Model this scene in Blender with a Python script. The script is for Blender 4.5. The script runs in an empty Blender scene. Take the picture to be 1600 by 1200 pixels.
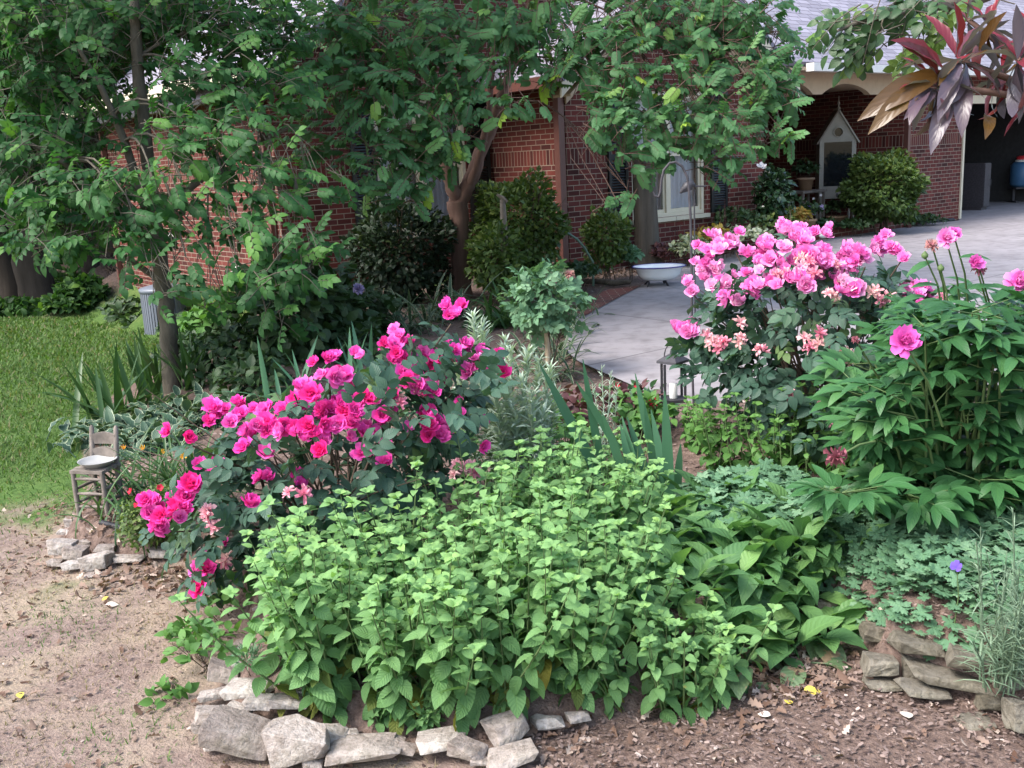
import bpy, bmesh, math, random
import numpy as np
from mathutils import Vector, Matrix

SC = bpy.context.scene
COL = SC.collection
R = math.radians
# ---------------------------------------------------------------- camera
F = 1556.0            # focal length in photo pixels (1600 wide)
EYE = 1.5
PITCH, ROLL = R(12.6), R(2.8)
cf = Vector((0, math.cos(PITCH), -math.sin(PITCH)))
u0 = Vector((0, math.sin(PITCH), math.cos(PITCH)))
r0 = Vector((1, 0, 0))
cr = r0 * math.cos(ROLL) - u0 * math.sin(ROLL)
cu = u0 * math.cos(ROLL) + r0 * math.sin(ROLL)
cam = bpy.data.cameras.new('camera')
cam.sensor_width = 36.0
cam.lens = 36.0 * F / 1600.0
cam.clip_start, cam.clip_end = 0.05, 500
camo = bpy.data.objects.new('camera', cam)
COL.objects.link(camo)
camo.matrix_world = Matrix(((cr.x, cu.x, -cf.x, 0), (cr.y, cu.y, -cf.y, 0), (cr.z, cu.z, -cf.z, EYE), (0, 0, 0, 1)))
SC.camera = camo
# ---------------------------------------------------------------- light
W = bpy.data.worlds.new('World'); SC.world = W; W.use_nodes = True
wn = W.node_tree
sky = wn.nodes.new('ShaderNodeTexSky'); sky.sky_type = 'NISHITA'; sky.sun_disc = False
SUN_EL, SUN_AZ = R(52), R(-118)      # azimuth measured from +y towards +x
sky.sun_elevation = SUN_EL; sky.sun_rotation = SUN_AZ
sky.air_density = 1.2; sky.dust_density = 3.0
wn.links.new(sky.outputs[0], wn.nodes['Background'].inputs[0])
wn.nodes['Background'].inputs[1].default_value = 0.15
sl = bpy.data.lights.new('sun', 'SUN'); sl.energy = 1.5; sl.angle = R(25); sl.color = (1.0, 0.98, 0.95)
so = bpy.data.objects.new('sun', sl); COL.objects.link(so)
sd = Vector((math.sin(SUN_AZ) * math.cos(SUN_EL), math.cos(SUN_AZ) * math.cos(SUN_EL), math.sin(SUN_EL)))
so.rotation_euler = sd.to_track_quat('Z', 'Y').to_euler()
SC.view_settings.view_transform = 'Standard'; SC.view_settings.look = 'None'
SC.view_settings.exposure = 1.75; SC.view_settings.gamma = 1.0
SC.cycles.max_bounces = 6; SC.cycles.diffuse_bounces = 3; SC.cycles.glossy_bounces = 2
SC.cycles.transmission_bounces = 4; SC.cycles.transparent_max_bounces = 6
SC.cycles.caustics_reflective = False; SC.cycles.caustics_refractive = False

# ---------------------------------------------------------------- pixel helpers (used to measure the photo)
def ray(px, py):
    return (cf + cr * ((px - 800.0) / F) + cu * ((600.0 - py) / F))
def at(px, py, y):
    d = ray(px, py); k = y / d.y
    return Vector((d.x * k, y, EYE + d.z * k))
def atz(px, py, z=0.0):
    d = ray(px, py); k = (z - EYE) / d.z
    return Vector((d.x * k, d.y * k, z))
def sm(a, b, x):
    t = np.clip((x - a) / (b - a), 0, 1); return t * t * (3 - 2 * t)
def base_z(x, y):
    x = np.asarray(x, float); y = np.asarray(y, float)
    zl = -0.10 - 0.05 * np.clip(y - 2.5, 0, 16)
    zr = -0.12 * (1 - sm(3.2, 6.2, y)) - 0.012 * sm(3.2, 6.2, y)
    xb = np.where(y < 12, -0.6 - 0.26 * (y - 4), -2.68 - 0.62 * (y - 12))
    w = sm(xb - (2.2 - 1.3 * sm(8.5, 12.5, y)), xb, x)
    return zl * (1 - w) + zr * w
def gpb(px, py):                      # photo pixel -> point on the lawn level
    d = ray(px, py); lo = 0.5
    for i in range(4000):
        k = lo + i * 0.01
        if EYE + d.z * k <= float(base_z(d.x * k, d.y * k)):
            break
    return Vector((d.x * k, d.y * k, EYE + d.z * k))
BED_PX = [(1760, 1180), (1640, 1150), (1560, 1112), (1440, 1085), (1350, 1065), (1335, 1015), (1270, 968), (1200, 1005), (1120, 1062),
          (1000, 1118), (930, 1132), (860, 1140), (800, 1155), (720, 1168), (640, 1165), (520, 1165), (420, 1150), (345, 1112),
          (338, 1078), (372, 1035), (385, 990), (350, 930), (325, 880), (220, 876), (140, 878), (82, 862), (102, 825), (140, 790),
          (132, 730), (128, 690), (150, 640)]
BED = [tuple(gpb(*p)[:2]) for p in BED_PX]
BED += [(-3.6, 9.0), (-3.4, 11.5), (-2.6, 12.3), (4, 16), (5.0, 15.0), (3.5, 12.0), (1.2, 7.2), (4.0, 6.2), (4.2, 3.0)]
def inside_sd(poly, x, y):
    x = np.asarray(x, float); y = np.asarray(y, float)
    d = np.full(x.shape, 1e9); ins = np.zeros(x.shape, bool)
    n = len(poly)
    for i in range(n):
        ax, ay = poly[i]; bx, by = poly[(i + 1) % n]
        ex, ey = bx - ax, by - ay
        t = np.clip(((x - ax) * ex + (y - ay) * ey) / (ex * ex + ey * ey + 1e-12), 0, 1)
        d = np.minimum(d, np.hypot(x - ax - t * ex, y - ay - t * ey))
        c = ((ay > y) != (by > y)) & (x < (bx - ax) * (y - ay) / (by - ay + 1e-12) + ax)
        ins ^= c
    return np.where(ins, d, -d)
def ground_z(x, y):
    x = np.asarray(x, float); y = np.asarray(y, float)
    s = inside_sd(BED, x, y)
    h = (0.13 + 0.10 * sm(0.0, 1.2, x)) * (1 - sm(4.6, 6.4, y))
    b = base_z(x, y)
    wob = (np.sin(x * 3.1 + y * 1.7) + np.sin(x * 1.3 - y * 2.9 + 1) + np.sin(x * 7 + 2) * .5 + .5 * np.sin(y * 9 + x * 4) * np.sin(x * 8 - 1)) * .008
    return b + h * sm(0.0, 0.14, s) + np.where(b < -0.02, wob, -0.02)
def gz(x, y): return float(ground_z(x, y))
def gp(px, py):
    d = ray(px, py)
    ks = np.arange(0.8, 45, 0.01)
    zz = EYE + d.z * ks - ground_z(d.x * ks, d.y * ks)
    i = int(np.argmax(zz <= 0)); k = ks[i]
    return Vector((d.x * k, d.y * k, gz(d.x * k, d.y * k)))
def pxm(p):                           # photo pixels per metre at a point
    return F / (Vector(p) - Vector((0, 0, EYE))).dot(cf)

# ---------------------------------------------------------------- object helpers
def link(o, parent=None):
    COL.objects.link(o)
    if parent is not None: o.parent = parent
    return o
def tag(o, label=None, cat=None, group=None, kind=None):
    if label: o['label'] = label
    if cat: o['category'] = cat
    if group: o['group'] = group
    if kind: o['kind'] = kind
    return o
def thing(name, label, cat, loc=(0, 0, 0), rz=0.0, group=None):
    o = bpy.data.objects.new(name, None); o.empty_display_size = 0.1
    o.location = loc; o.rotation_euler = (0, 0, rz)
    link(o); return tag(o, label, cat, group)
class MB:
    """collects geometry for ONE mesh"""
    def __init__(s): s.v = []; s.f = []; s.t = []; s.uv = []; s.n = 0
    def add(s, v, f, tint=0.5, uv=None):
        v = np.asarray(v, float).reshape(-1, 3); f = np.asarray(f, int)
        s.v.append(v); s.f.append(f + s.n)
        s.t.append(np.full(len(v), tint) if np.isscalar(tint) else np.asarray(tint, float))
        s.uv.append(np.zeros((len(v), 2)) if uv is None else np.asarray(uv, float))
        s.n += len(v)
    def build(s, name, mat, parent=None, smooth=True, origin=None):
        if not s.v:
            s.add([(0, 0, 0), (.001, 0, 0), (.001, .001, 0), (0, .001, 0)], [[0, 1, 2, 3]])
        V = np.concatenate(s.v)
        if origin is not None: V = V - np.asarray(origin)
        me = bpy.data.meshes.new(name)
        me.vertices.add(len(V)); me.vertices.foreach_set('co', V.astype(np.float32).ravel())
        loops = np.concatenate([f.ravel() for f in s.f])
        sizes = np.concatenate([np.full(len(f), f.shape[1]) for f in s.f])
        starts = np.concatenate([[0], np.cumsum(sizes)[:-1]])
        me.loops.add(len(loops)); me.loops.foreach_set('vertex_index', loops.astype(np.int32))
        me.polygons.add(len(sizes)); me.polygons.foreach_set('loop_start', starts.astype(np.int32))
        me.polygons.foreach_set('loop_total', sizes.astype(np.int32))
        a = me.attributes.new('tint', 'FLOAT', 'POINT'); a.data.foreach_set('value', np.concatenate(s.t).astype(np.float32))
        uvl = me.uv_layers.new(name='UVMap'); UV = np.concatenate(s.uv)
        uvl.data.foreach_set('uv', UV[loops].astype(np.float32).ravel())
        me.update(calc_edges=True); me.validate()
        me.polygons.foreach_set('use_smooth', np.full(len(me.polygons), smooth))
        if mat: me.materials.append(mat)
        o = bpy.data.objects.new(name, me)
        return link(o, parent)
    # shapes
    def box(s, lo, hi, tint=0.5, rot=None, piv=None):
        (x0, y0, z0), (x1, y1, z1) = lo, hi
        V = []; Fc = []; U = []
        def q(pts, uvs):
            n = len(V); V.extend(pts); U.extend(uvs); Fc.append([n, n + 1, n + 2, n + 3])
        q([(x0, y0, z0), (x1, y0, z0), (x1, y0, z1), (x0, y0, z1)], [(x0, z0), (x1, z0), (x1, z1), (x0, z1)])
        q([(x1, y1, z0), (x0, y1, z0), (x0, y1, z1), (x1, y1, z1)], [(x1, z0), (x0, z0), (x0, z1), (x1, z1)])
        q([(x0, y1, z0), (x0, y0, z0), (x0, y0, z1), (x0, y1, z1)], [(y1, z0), (y0, z0), (y0, z1), (y1, z1)])
        q([(x1, y0, z0), (x1, y1, z0), (x1, y1, z1), (x1, y0, z1)], [(y0, z0), (y1, z0), (y1, z1), (y0, z1)])
        q([(x0, y0, z1), (x1, y0, z1), (x1, y1, z1), (x0, y1, z1)], [(x0, y0), (x1, y0), (x1, y1), (x0, y1)])
        q([(x0, y1, z0), (x1, y1, z0), (x1, y0, z0), (x0, y0, z0)], [(x0, y1), (x1, y1), (x1, y0), (x0, y0)])
        V = np.array(V, float)
        if rot is not None:
            c = V.mean(0) if piv is None else np.array(piv)
            V = (np.array(rot.to_3x3()) @ (V - c).T).T + c
        s.add(V, Fc, tint, U)
    def quad(s, p, uv=None, tint=0.5):
        s.add(p, [[0, 1, 2, 3]], tint, uv)
    def prism(s, pts, y0, y1, tint=0.5):
        """polygon in local x,z extruded along y; uv = (x,z)"""
        n = len(pts)
        a = [(x, y0, z) for x, z in pts]; b = [(x, y1, z) for x, z in pts]
        s.add(a, [list(range(n))], tint, pts); s.add(b, [list(range(n))[::-1]], tint, pts)
        for i in range(n):
            j = (i + 1) % n
            s.add([a[j], a[i], b[i], b[j]], [[0, 1, 2, 3]], tint,
                  [(0, 0), (0, 0.05), (abs(y1 - y0), .05), (abs(y1 - y0), 0)])
    def tube(s, pts, rad, n=8, tint=0.5, cap=True):
        P = np.array([list(p) for p in pts], float); k = len(P)
        rad = np.full(k, rad) if np.isscalar(rad) else np.array(rad, float)
        T = np.gradient(P, axis=0); T /= np.linalg.norm(T, axis=1)[:, None] + 1e-9
        ref = np.array([0.31, 0.95, 0.05]) if abs(T[0][1]) < 0.8 else np.array([1.0, 0.1, 0.2])
        X = np.cross(T, ref); X /= np.linalg.norm(X, axis=1)[:, None] + 1e-9
        Y = np.cross(T, X)
        a = np.arange(n) / n * 2 * math.pi
        V = P[:, None, :] + rad[:, None, None] * (np.cos(a)[None, :, None] * X[:, None, :] + np.sin(a)[None, :, None] * Y[:, None, :])
        L = np.concatenate([[0], np.cumsum(np.linalg.norm(np.diff(P, axis=0), axis=1))])
        U = np.stack([np.broadcast_to(np.arange(n) / n, (k, n)), np.broadcast_to(L[:, None], (k, n))], -1)
        i = np.arange(k - 1)[:, None] * n; j = np.arange(n)[None, :]; j2 = (j + 1) % n
        Fq = np.stack([i + j, i + j2, i + n + j2, i + n + j], -1).reshape(-1, 4)
        s.add(V.reshape(-1, 3), Fq, tint, U.reshape(-1, 2))
        if cap:
            s.add(V[0][::-1], [list(range(n))], tint); s.add(V[-1], [list(range(n))], tint)
    def lathe(s, prof, n=24, c=(0, 0, 0), sx=1.0, sy=1.0, tint=0.5):
        k = len(prof); a = np.arange(n) / n * 2 * math.pi
        pr = np.array(prof, float)
        V = np.stack([pr[:, 0][:, None] * np.cos(a) * sx, pr[:, 0][:, None] * np.sin(a) * sy, np.broadcast_to(pr[:, 1][:, None], (k, n))], -1) + np.array(c)
        i = np.arange(k - 1)[:, None] * n; j = np.arange(n)[None, :]; j2 = (j + 1) % n
        Fq = np.stack([i + j, i + j2, i + n + j2, i + n + j], -1).reshape(-1, 4)
        s.add(V.reshape(-1, 3), Fq, tint)

# leaves ---------------------------------------------------------------
def tpl(st, hw, fold=0.2, bend=0.5, ser=0.0, wave=0.0):
    """leaf template: root at origin, along +y, upper face +z. returns verts, quads, uv"""
    st = np.array(st, float); hw = np.array(hw, float)
    y = [0.0]; z = [0.0]
    for i in range(1, len(st)):
        tm = bend * (st[i] + st[i - 1]) / 2; dl = st[i] - st[i - 1]
        y.append(y[-1] + dl * math.cos(tm)); z.append(z[-1] - dl * math.sin(tm))
    V = []; U = []
    for i, t in enumerate(st):
        w = hw[i] * (1 + ser * (1 if i % 2 else -1))
        wz = wave * (1 if i % 2 else -1) * hw[i]
        V += [(-w, y[i], z[i] + fold * w + wz), (0, y[i], z[i]), (w, y[i], z[i] + fold * w - wz)]
        U += [(0, t), (.5, t), (1, t)]
    Fq = []
    for i in range(len(st) - 1):
        a = 3 * i
        Fq += [[a, a + 1, a + 4, a + 3], [a + 1, a + 2, a + 5, a + 4]]
    return np.array(V, float), np.array(Fq), np.array(U, float)
def norm(a): return a / (np.linalg.norm(a, axis=-1, keepdims=True) + 1e-9)
def put(mb, tp, P, D, N, S, tint, wid=1.0):
    V, Fq, U = tp
    P = np.asarray(P, float).reshape(-1, 3); n = len(P)
    if n == 0: return
    D = norm(np.broadcast_to(np.asarray(D, float), (n, 3))); N = np.broadcast_to(np.asarray(N, float), (n, 3))
    Z = norm(N - (N * D).sum(-1, keepdims=True) * D + 1e-6); X = np.cross(D, Z)
    S = np.broadcast_to(np.asarray(S, float), (n,)); Wd = np.broadcast_to(np.asarray(wid, float), (n,))
    A = (X[:, None, :] * (V[None, :, 0] * Wd[:, None])[..., None] + D[:, None, :] * V[None, :, 1, None] + Z[:, None, :] * V[None, :, 2, None])
    A = P[:, None, :] + A * S[:, None, None]
    m = len(V)
    Fa = (Fq[None] + (np.arange(n) * m)[:, None, None]).reshape(-1, Fq.shape[1])
    t = np.repeat(np.broadcast_to(np.asarray(tint, float), (n,)), m)
    mb.add(A.reshape(-1, 3), Fa, t, np.tile(U, (n, 1)))
def rdir(rng, n):
    return norm(rng.normal(size=(n, 3)))
OV = [0, .12, .3, .5, .7, .87, 1]; OVH = [.01, .19, .29, .30, .22, .10, .005]
LANCE = ([0, .15, .4, .65, .85, 1], [.012, .09, .145, .13, .07, .004])

# ---------------------------------------------------------------- materials
def mat(name, rough=0.8, spec=0.3):
    m = bpy.data.materials.new(name); m.use_nodes = True
    b = m.node_tree.nodes['Principled BSDF']; b.inputs['Roughness'].default_value = rough
    b.inputs['Specular IOR Level'].default_value = spec
    return m, m.node_tree, b
def nd(nt, typ, **kw):
    n = nt.nodes.new(typ)
    for k, v in kw.items():
        if k.startswith('i_'): n.inputs[k[2:].replace('_', ' ')].default_value = v
        else: setattr(n, k, v)
    return n
def ramp(nt, stops, src=None, interp='LINEAR'):
    r = nt.nodes.new('ShaderNodeValToRGB'); e = r.color_ramp.elements; r.color_ramp.interpolation = interp
    while len(e) > len(stops): e.remove(e[-1])
    while len(e) < len(stops): e.new(1.0)
    for q, (p, c) in zip(e, stops):
        q.position = p; q.color = (*c, 1) if len(c) == 3 else c
    if src is not None: nt.links.new(src, r.inputs[0])
    return r
def mixc(nt, a, b, fac, mode='MIX'):
    m = nt.nodes.new('ShaderNodeMix'); m.data_type = 'RGBA'; m.blend_type = mode
    for s, x in ((0, fac), (6, a), (7, b)):
        if hasattr(x, 'is_linked') or hasattr(x, 'links'): nt.links.new(x, m.inputs[s])
        else: m.inputs[s].default_value = x if s == 0 else (*x, 1)
    return m.outputs[2]
def math_(nt, op, a, b=0.0, c=0.0):
    m = nt.nodes.new('ShaderNodeMath'); m.operation = op
    for s, x in enumerate((a, b, c)):
        if hasattr(x, 'links'): nt.links.new(x, m.inputs[s])
        else: m.inputs[s].default_value = x
    return m.outputs[0]
def noise(nt, scale, detail=4, vec=None, rough=.55):
    n = nd(nt, 'ShaderNodeTexNoise', i_Scale=scale, i_Detail=detail, i_Roughness=rough)
    if vec is None:
        tc = nt.nodes.new('ShaderNodeTexCoord'); vec = tc.outputs['Object']
    nt.links.new(vec, n.inputs['Vector']); return n
def bump(nt, b, h, strength=0.4, dist=0.01):
    n = nd(nt, 'ShaderNodeBump', i_Strength=strength, i_Distance=dist)
    nt.links.new(h, n.inputs['Height']); nt.links.new(n.outputs[0], b.inputs['Normal'])
def leafmat(name, stops, transl=0.3, rough=0.5, spec=0.25, vein=0.0, margin=None, tcol=1.6, spots=None, back=None):
    m, nt, b = mat(name, rough, spec)
    at_ = nd(nt, 'ShaderNodeAttribute', attribute_name='tint')
    col = ramp(nt, stops, at_.outputs['Fac']).outputs[0]
    tc = nt.nodes.new('ShaderNodeTexCoord')
    if vein or margin or spots:
        sx = nd(nt, 'ShaderNodeSeparateXYZ'); nt.links.new(tc.outputs['UV'], sx.inputs[0])
        e = math_(nt, 'ABSOLUTE', math_(nt, 'SUBTRACT', sx.outputs[0], 0.5))
    if margin:
        nz = noise(nt, 9, 2, tc.outputs['UV'])
        e2 = math_(nt, 'ADD', e, math_(nt, 'MULTIPLY', math_(nt, 'SUBTRACT', nz.outputs[0], .5), 0.22))
        f = ramp(nt, [(margin[1], (0, 0, 0)), (margin[1] + .04, (1, 1, 1))], e2).outputs[0]
        col = mixc(nt, col, margin[0], f)
    if spots:
        nz = noise(nt, spots[1], 3)
        f = ramp(nt, [(spots[2], (0, 0, 0)), (spots[2] + .05, (1, 1, 1))], nz.outputs[0]).outputs[0]
        col = mixc(nt, col, spots[0], f)
    if vein:
        v1 = math_(nt, 'ADD', sx.outputs[1], math_(nt, 'MULTIPLY', e, -0.55))
        v2 = math_(nt, 'SINE', math_(nt, 'MULTIPLY', v1, 48))
        mid = ramp(nt, [(0.0, (1, 1, 1)), (0.05, (0, 0, 0))], e).outputs[0]
        h = math_(nt, 'SUBTRACT', math_(nt, 'MULTIPLY', v2, 0.5), mid)
        bump(nt, b, h, vein, 0.004)
        col = mixc(nt, col, (1.25, 1.25, 1.0), math_(nt, 'MULTIPLY', mid, 0.55), 'MULTIPLY')
    if back:
        g = nt.nodes.new('ShaderNodeNewGeometry')
        col = mixc(nt, col, back, g.outputs['Backfacing'])
    nt.links.new(col, b.inputs['Base Color'])
    tr = nt.nodes.new('ShaderNodeBsdfTranslucent')
    tcx = mixc(nt, col, (tcol, tcol * 1.1, tcol * .52), 1.0, 'MULTIPLY')
    nt.links.new(tcx, tr.inputs[0])
    mx = nd(nt, 'ShaderNodeMixShader'); mx.inputs[0].default_value = transl
    out = nt.nodes['Material Output']
    nt.links.new(b.outputs[0], mx.inputs[1]); nt.links.new(tr.outputs[0], mx.inputs[2]); nt.links.new(mx.outputs[0], out.inputs[0])
    return m
def plain(name, col, rough=0.7, spec=0.3, var=0.15, scale=12, metal=0.0, bmp=0.0):
    m, nt, b = mat(name, rough, spec); b.inputs['Metallic'].default_value = metal
    nz = noise(nt, scale, 5)
    c = ramp(nt, [(0.3, tuple(x * (1 - var) for x in col)), (0.7, tuple(min(1, x * (1 + var)) for x in col))], nz.outputs[0])
    nt.links.new(c.outputs[0], b.inputs['Base Color'])
    if bmp: bump(nt, b, nz.outputs[0], bmp, 0.01)
    return m
def barkmat(name, a, b_, scale=9, stretch=0.18, strength=.7):
    m, nt, b = mat(name, 0.9, 0.2)
    tc = nt.nodes.new('ShaderNodeTexCoord')
    mp = nd(nt, 'ShaderNodeMapping'); mp.inputs['Scale'].default_value = (1, 1, stretch); nt.links.new(tc.outputs['Object'], mp.inputs[0])
    nz = noise(nt, scale, 8, mp.outputs[0], .7)
    c = ramp(nt, [(0.32, a), (0.68, b_)], nz.outputs[0])
    n2 = noise(nt, 2.5, 3)
    col = mixc(nt, c.outputs[0], tuple(x * 1.3 for x in b_), math_(nt, 'MULTIPLY', n2.outputs[0], .35))
    nt.links.new(col, b.inputs['Base Color']); bump(nt, b, nz.outputs[0], strength, 0.02)
    return m
def brickmat():
    m, nt, b = mat('red_brick', 0.85, 0.25)
    tc = nt.nodes.new('ShaderNodeTexCoord'); sx = nd(nt, 'ShaderNodeSeparateXYZ'); nt.links.new(tc.outputs['UV'], sx.inputs[0])
    def br(vec, w, h, off):
        t = nd(nt, 'ShaderNodeTexBrick', offset=off, offset_frequency=2); t.inputs['Scale'].default_value = 1.0
        t.inputs['Brick Width'].default_value = w; t.inputs['Row Height'].default_value = h
        t.inputs['Mortar Size'].default_value = 0.0055; t.inputs['Mortar Smooth'].default_value = 0.15
        t.inputs['Color1'].default_value = (0, 0, 0, 1); t.inputs['Color2'].default_value = (1, 1, 1, 1); t.inputs['Mortar'].default_value = (.5, .5, .5, 1)
        nt.links.new(vec, t.inputs['Vector']); return t
    a = br(tc.outputs['UV'], .2032, .0677, .5)
    mp = nd(nt, 'ShaderNodeMapping'); mp.inputs['Location'].default_value = (0, -1.4218, 0); nt.links.new(tc.outputs['UV'], mp.inputs[0])
    s = br(mp.outputs[0], .0677, .2032, 0.0)
    z = sx.outputs[1]
    msk = math_(nt, 'MULTIPLY', math_(nt, 'GREATER_THAN', z, 1.4218), math_(nt, 'LESS_THAN', z, 1.625))
    val = mixc(nt, a.outputs['Color'], s.outputs['Color'], msk)
    fac = nt.nodes.new('ShaderNodeMix'); fac.data_type = 'FLOAT'
    nt.links.new(msk, fac.inputs[0]); nt.links.new(a.outputs['Fac'], fac.inputs[2]); nt.links.new(s.outputs['Fac'], fac.inputs[3])
    c = ramp(nt, [(0.0, (.06, .016, .014)), (0.3, (.125, .029, .024)), (.7, (.165, .039, .030)), (1.0, (.105, .030, .028))], val)
    nz = noise(nt, 60, 4, tc.outputs['UV'])
    c2 = mixc(nt, c.outputs[0], (.55, .50, .47), math_(nt, 'MULTIPLY', nz.outputs[0], .9), 'MULTIPLY')
    c2 = mixc(nt, c.outputs[0], c2, .5)
    n3 = noise(nt, 1.1, 4, tc.outputs['UV'])
    c2 = mixc(nt, c2, (.6, .58, .58), ramp(nt, [(.40, (0, 0, 0)), (.68, (.85, .85, .85))], n3.outputs[0]).outputs[0], 'MULTIPLY')
    col = mixc(nt, c2, (.25, .20, .155), fac.outputs[0])
    nt.links.new(col, b.inputs['Base Color'])
    h = math_(nt, 'SUBTRACT', math_(nt, 'MULTIPLY', nz.outputs[0], .35), fac.outputs[0])
    bump(nt, b, h, .8, .008)
    return m
def shinglemat():
    m, nt, b = mat('grey_shingle', 0.9, 0.2)
    tc = nt.nodes.new('ShaderNodeTexCoord')
    nzv = noise(nt, 5, 2, tc.outputs['UV'])
    t = nd(nt, 'ShaderNodeTexBrick', offset=.37, offset_frequency=2); t.inputs['Scale'].default_value = 1
    t.inputs['Brick Width'].default_value = .30; t.inputs['Row Height'].default_value = .135; t.inputs['Mortar Size'].default_value = .009
    t.inputs['Mortar Smooth'].default_value = .6
    t.inputs['Color1'].default_value = (.20, .19, .225, 1); t.inputs['Color2'].default_value = (.29, .275, .32, 1); t.inputs['Mortar'].default_value = (.12, .11, .135, 1)
    nt.links.new(tc.outputs['UV'], t.inputs['Vector'])
    nz = noise(nt, 260, 2, tc.outputs['UV']); n3 = noise(nt, 1.4, 4, tc.outputs['UV'])
    col = mixc(nt, t.outputs['Color'], (.75, .74, .76), math_(nt, 'MULTIPLY', nz.outputs[0], .55), 'MULTIPLY')
    col = mixc(nt, col, (.90, .89, .90), ramp(nt, [(.4, (0, 0, 0)), (.7, (1, 1, 1))], n3.outputs[0]).outputs[0], 'MULTIPLY')
    nt.links.new(col, b.inputs['Base Color'])
    sx = nd(nt, 'ShaderNodeSeparateXYZ'); nt.links.new(tc.outputs['UV'], sx.inputs[0])
    saw = math_(nt, 'FRACT', math_(nt, 'DIVIDE', sx.outputs[1], .135))
    h = math_(nt, 'SUBTRACT', math_(nt, 'MULTIPLY', saw, -.8), t.outputs['Fac'])
    bump(nt, b, h, .8, .012)
    return m
# ================================================================ MATERIAL SET
M = {}
M['brick'] = brickmat(); M['shingle'] = shinglemat()
M['cream'] = plain('cream_paint', (.55, .50, .38), .55, .4, .06)
M['tan'] = plain('tan_paint', (.40, .31, .21), .6, .3, .08)
M['gutter'] = plain('pale_gutter', (.66, .64, .60), .45, .4, .06)
M['brown_metal'] = plain('brown_metal', (.105, .042, .034), .45, .4, .1)
M['black_paint'] = plain('black_shutter_paint', (.012, .014, .014), .5, .4, .2)
M['curtain'] = plain('white_curtain', (.72, .74, .80), .9, .1, .05)
M['dark_room'] = plain('dark_room', (.02, .02, .022), .9, .1)
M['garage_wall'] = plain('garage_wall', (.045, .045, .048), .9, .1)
M['white'] = plain('white_paint', (.62, .61, .58), .5, .4, .05)
M['cab'] = plain('weathered_white_paint', (.28, .262, .225), .6, .3, .1)
M['iron'] = plain('dark_iron', (.030, .028, .034), .55, .5, .25, 40)
M['rustiron'] = plain('weathered_iron', (.045, .04, .046), .65, .4, .3, 30)
M['wood'] = plain('weathered_grey_wood', (.17, .145, .125), .9, .2, .3, 18, 0, .5)
M['oldwood'] = barkmat('old_post_wood', (.035, .03, .025), (.11, .095, .078), 9, .10, 1.0)
M['enamel'] = plain('white_enamel', (.80, .82, .84), .18, .5, .03)
M['rimblue'] = plain('blue_enamel_rim', (.07, .06, .25), .25, .5, .1)
M['tin'] = plain('pale_tin', (.30, .30, .29), .4, .5, .12, 20)
M['acmetal'] = plain('grey_blue_metal', (.12, .135, .165), .45, .5, .08, 6)
M['acgrille'] = plain('dark_grille', (.05, .05, .06), .6, .4)
M['concrete_pad'] = plain('pad_concrete', (.36, .33, .29), .9, .2, .15)
M['terracotta'] = plain('clay_pot', (.30, .20, .13), .85, .2, .15)
M['orange'] = plain('orange_plastic', (.55, .13, .03), .5, .4, .08)
M['blue'] = plain('blue_plastic', (.05, .13, .25), .4, .5, .06)
M['redp'] = plain('red_plastic', (.5, .03, .04), .4, .5, .06)
M['rubber'] = plain('black_rubber', (.02, .019, .024), .6, .4, .2)
M['hose'] = plain('green_hose', (.10, .17, .13), .45, .4, .1)
M['soilb'] = plain('potting_soil', (.03, .022, .016), 1, .1, .3, 60, 0, .6)
m, nt, b = mat('window_glass', .05, .5)
gl = nd(nt, 'ShaderNodeBsdfGlossy'); gl.inputs['Roughness'].default_value = .03; tp = nt.nodes.new('ShaderNodeBsdfTransparent'); tp.inputs[0].default_value = (.85, .88, .9, 1)
mx = nt.nodes.new('ShaderNodeMixShader'); fr = nd(nt, 'ShaderNodeFresnel', i_IOR=1.6)
nt.links.new(fr.outputs[0], mx.inputs[0]); nt.links.new(tp.outputs[0], mx.inputs[1]); nt.links.new(gl.outputs[0], mx.inputs[2]); nt.links.new(mx.outputs[0], nt.nodes['Material Output'].inputs[0])
M['glass'] = m
M['darkglass'] = plain('dark_glass', (.012, .014, .016), .06, .6, .2)
def concretemat():
    m, nt, b = mat('concrete_drive', .8, .3)
    tc = nt.nodes.new('ShaderNodeTexCoord')
    n1 = noise(nt, 1.3, 6); n2 = noise(nt, 90, 3); n3 = noise(nt, 6, 5)
    c = ramp(nt, [(.3, (.225, .205, .208)), (.7, (.305, .28, .285))], n1.outputs[0])
    col = mixc(nt, c.outputs[0], (.72, .70, .72), math_(nt, 'MULTIPLY', n2.outputs[0], .5), 'MULTIPLY')
    col = mixc(nt, col, (.62, .60, .60), ramp(nt, [(.46, (0, 0, 0)), (.70, (.8, .8, .8))], n3.outputs[0]).outputs[0], 'MULTIPLY')
    sx = nd(nt, 'ShaderNodeSeparateXYZ'); nt.links.new(tc.outputs['UV'], sx.inputs[0])
    wob = math_(nt, 'MULTIPLY', n3.outputs[0], .01)
    def line(a, step, off):
        f = math_(nt, 'FRACT', math_(nt, 'DIVIDE', math_(nt, 'ADD', math_(nt, 'ADD', a, wob), off), step))
        return math_(nt, 'LESS_THAN', math_(nt, 'ABSOLUTE', math_(nt, 'SUBTRACT', f, .5)), .012 / step)
    ln = math_(nt, 'MAXIMUM', line(sx.outputs[0], 3.0, .6), line(sx.outputs[1], 2.9, .2))
    col = mixc(nt, col, (.10, .09, .09), math_(nt, 'MULTIPLY', ln, .75))
    nt.links.new(col, b.inputs['Base Color'])
    bump(nt, b, math_(nt, 'SUBTRACT', math_(nt, 'MULTIPLY', n2.outputs[0], .3), ln), .4, .006)
    return m
M['concrete'] = concretemat()
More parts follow.
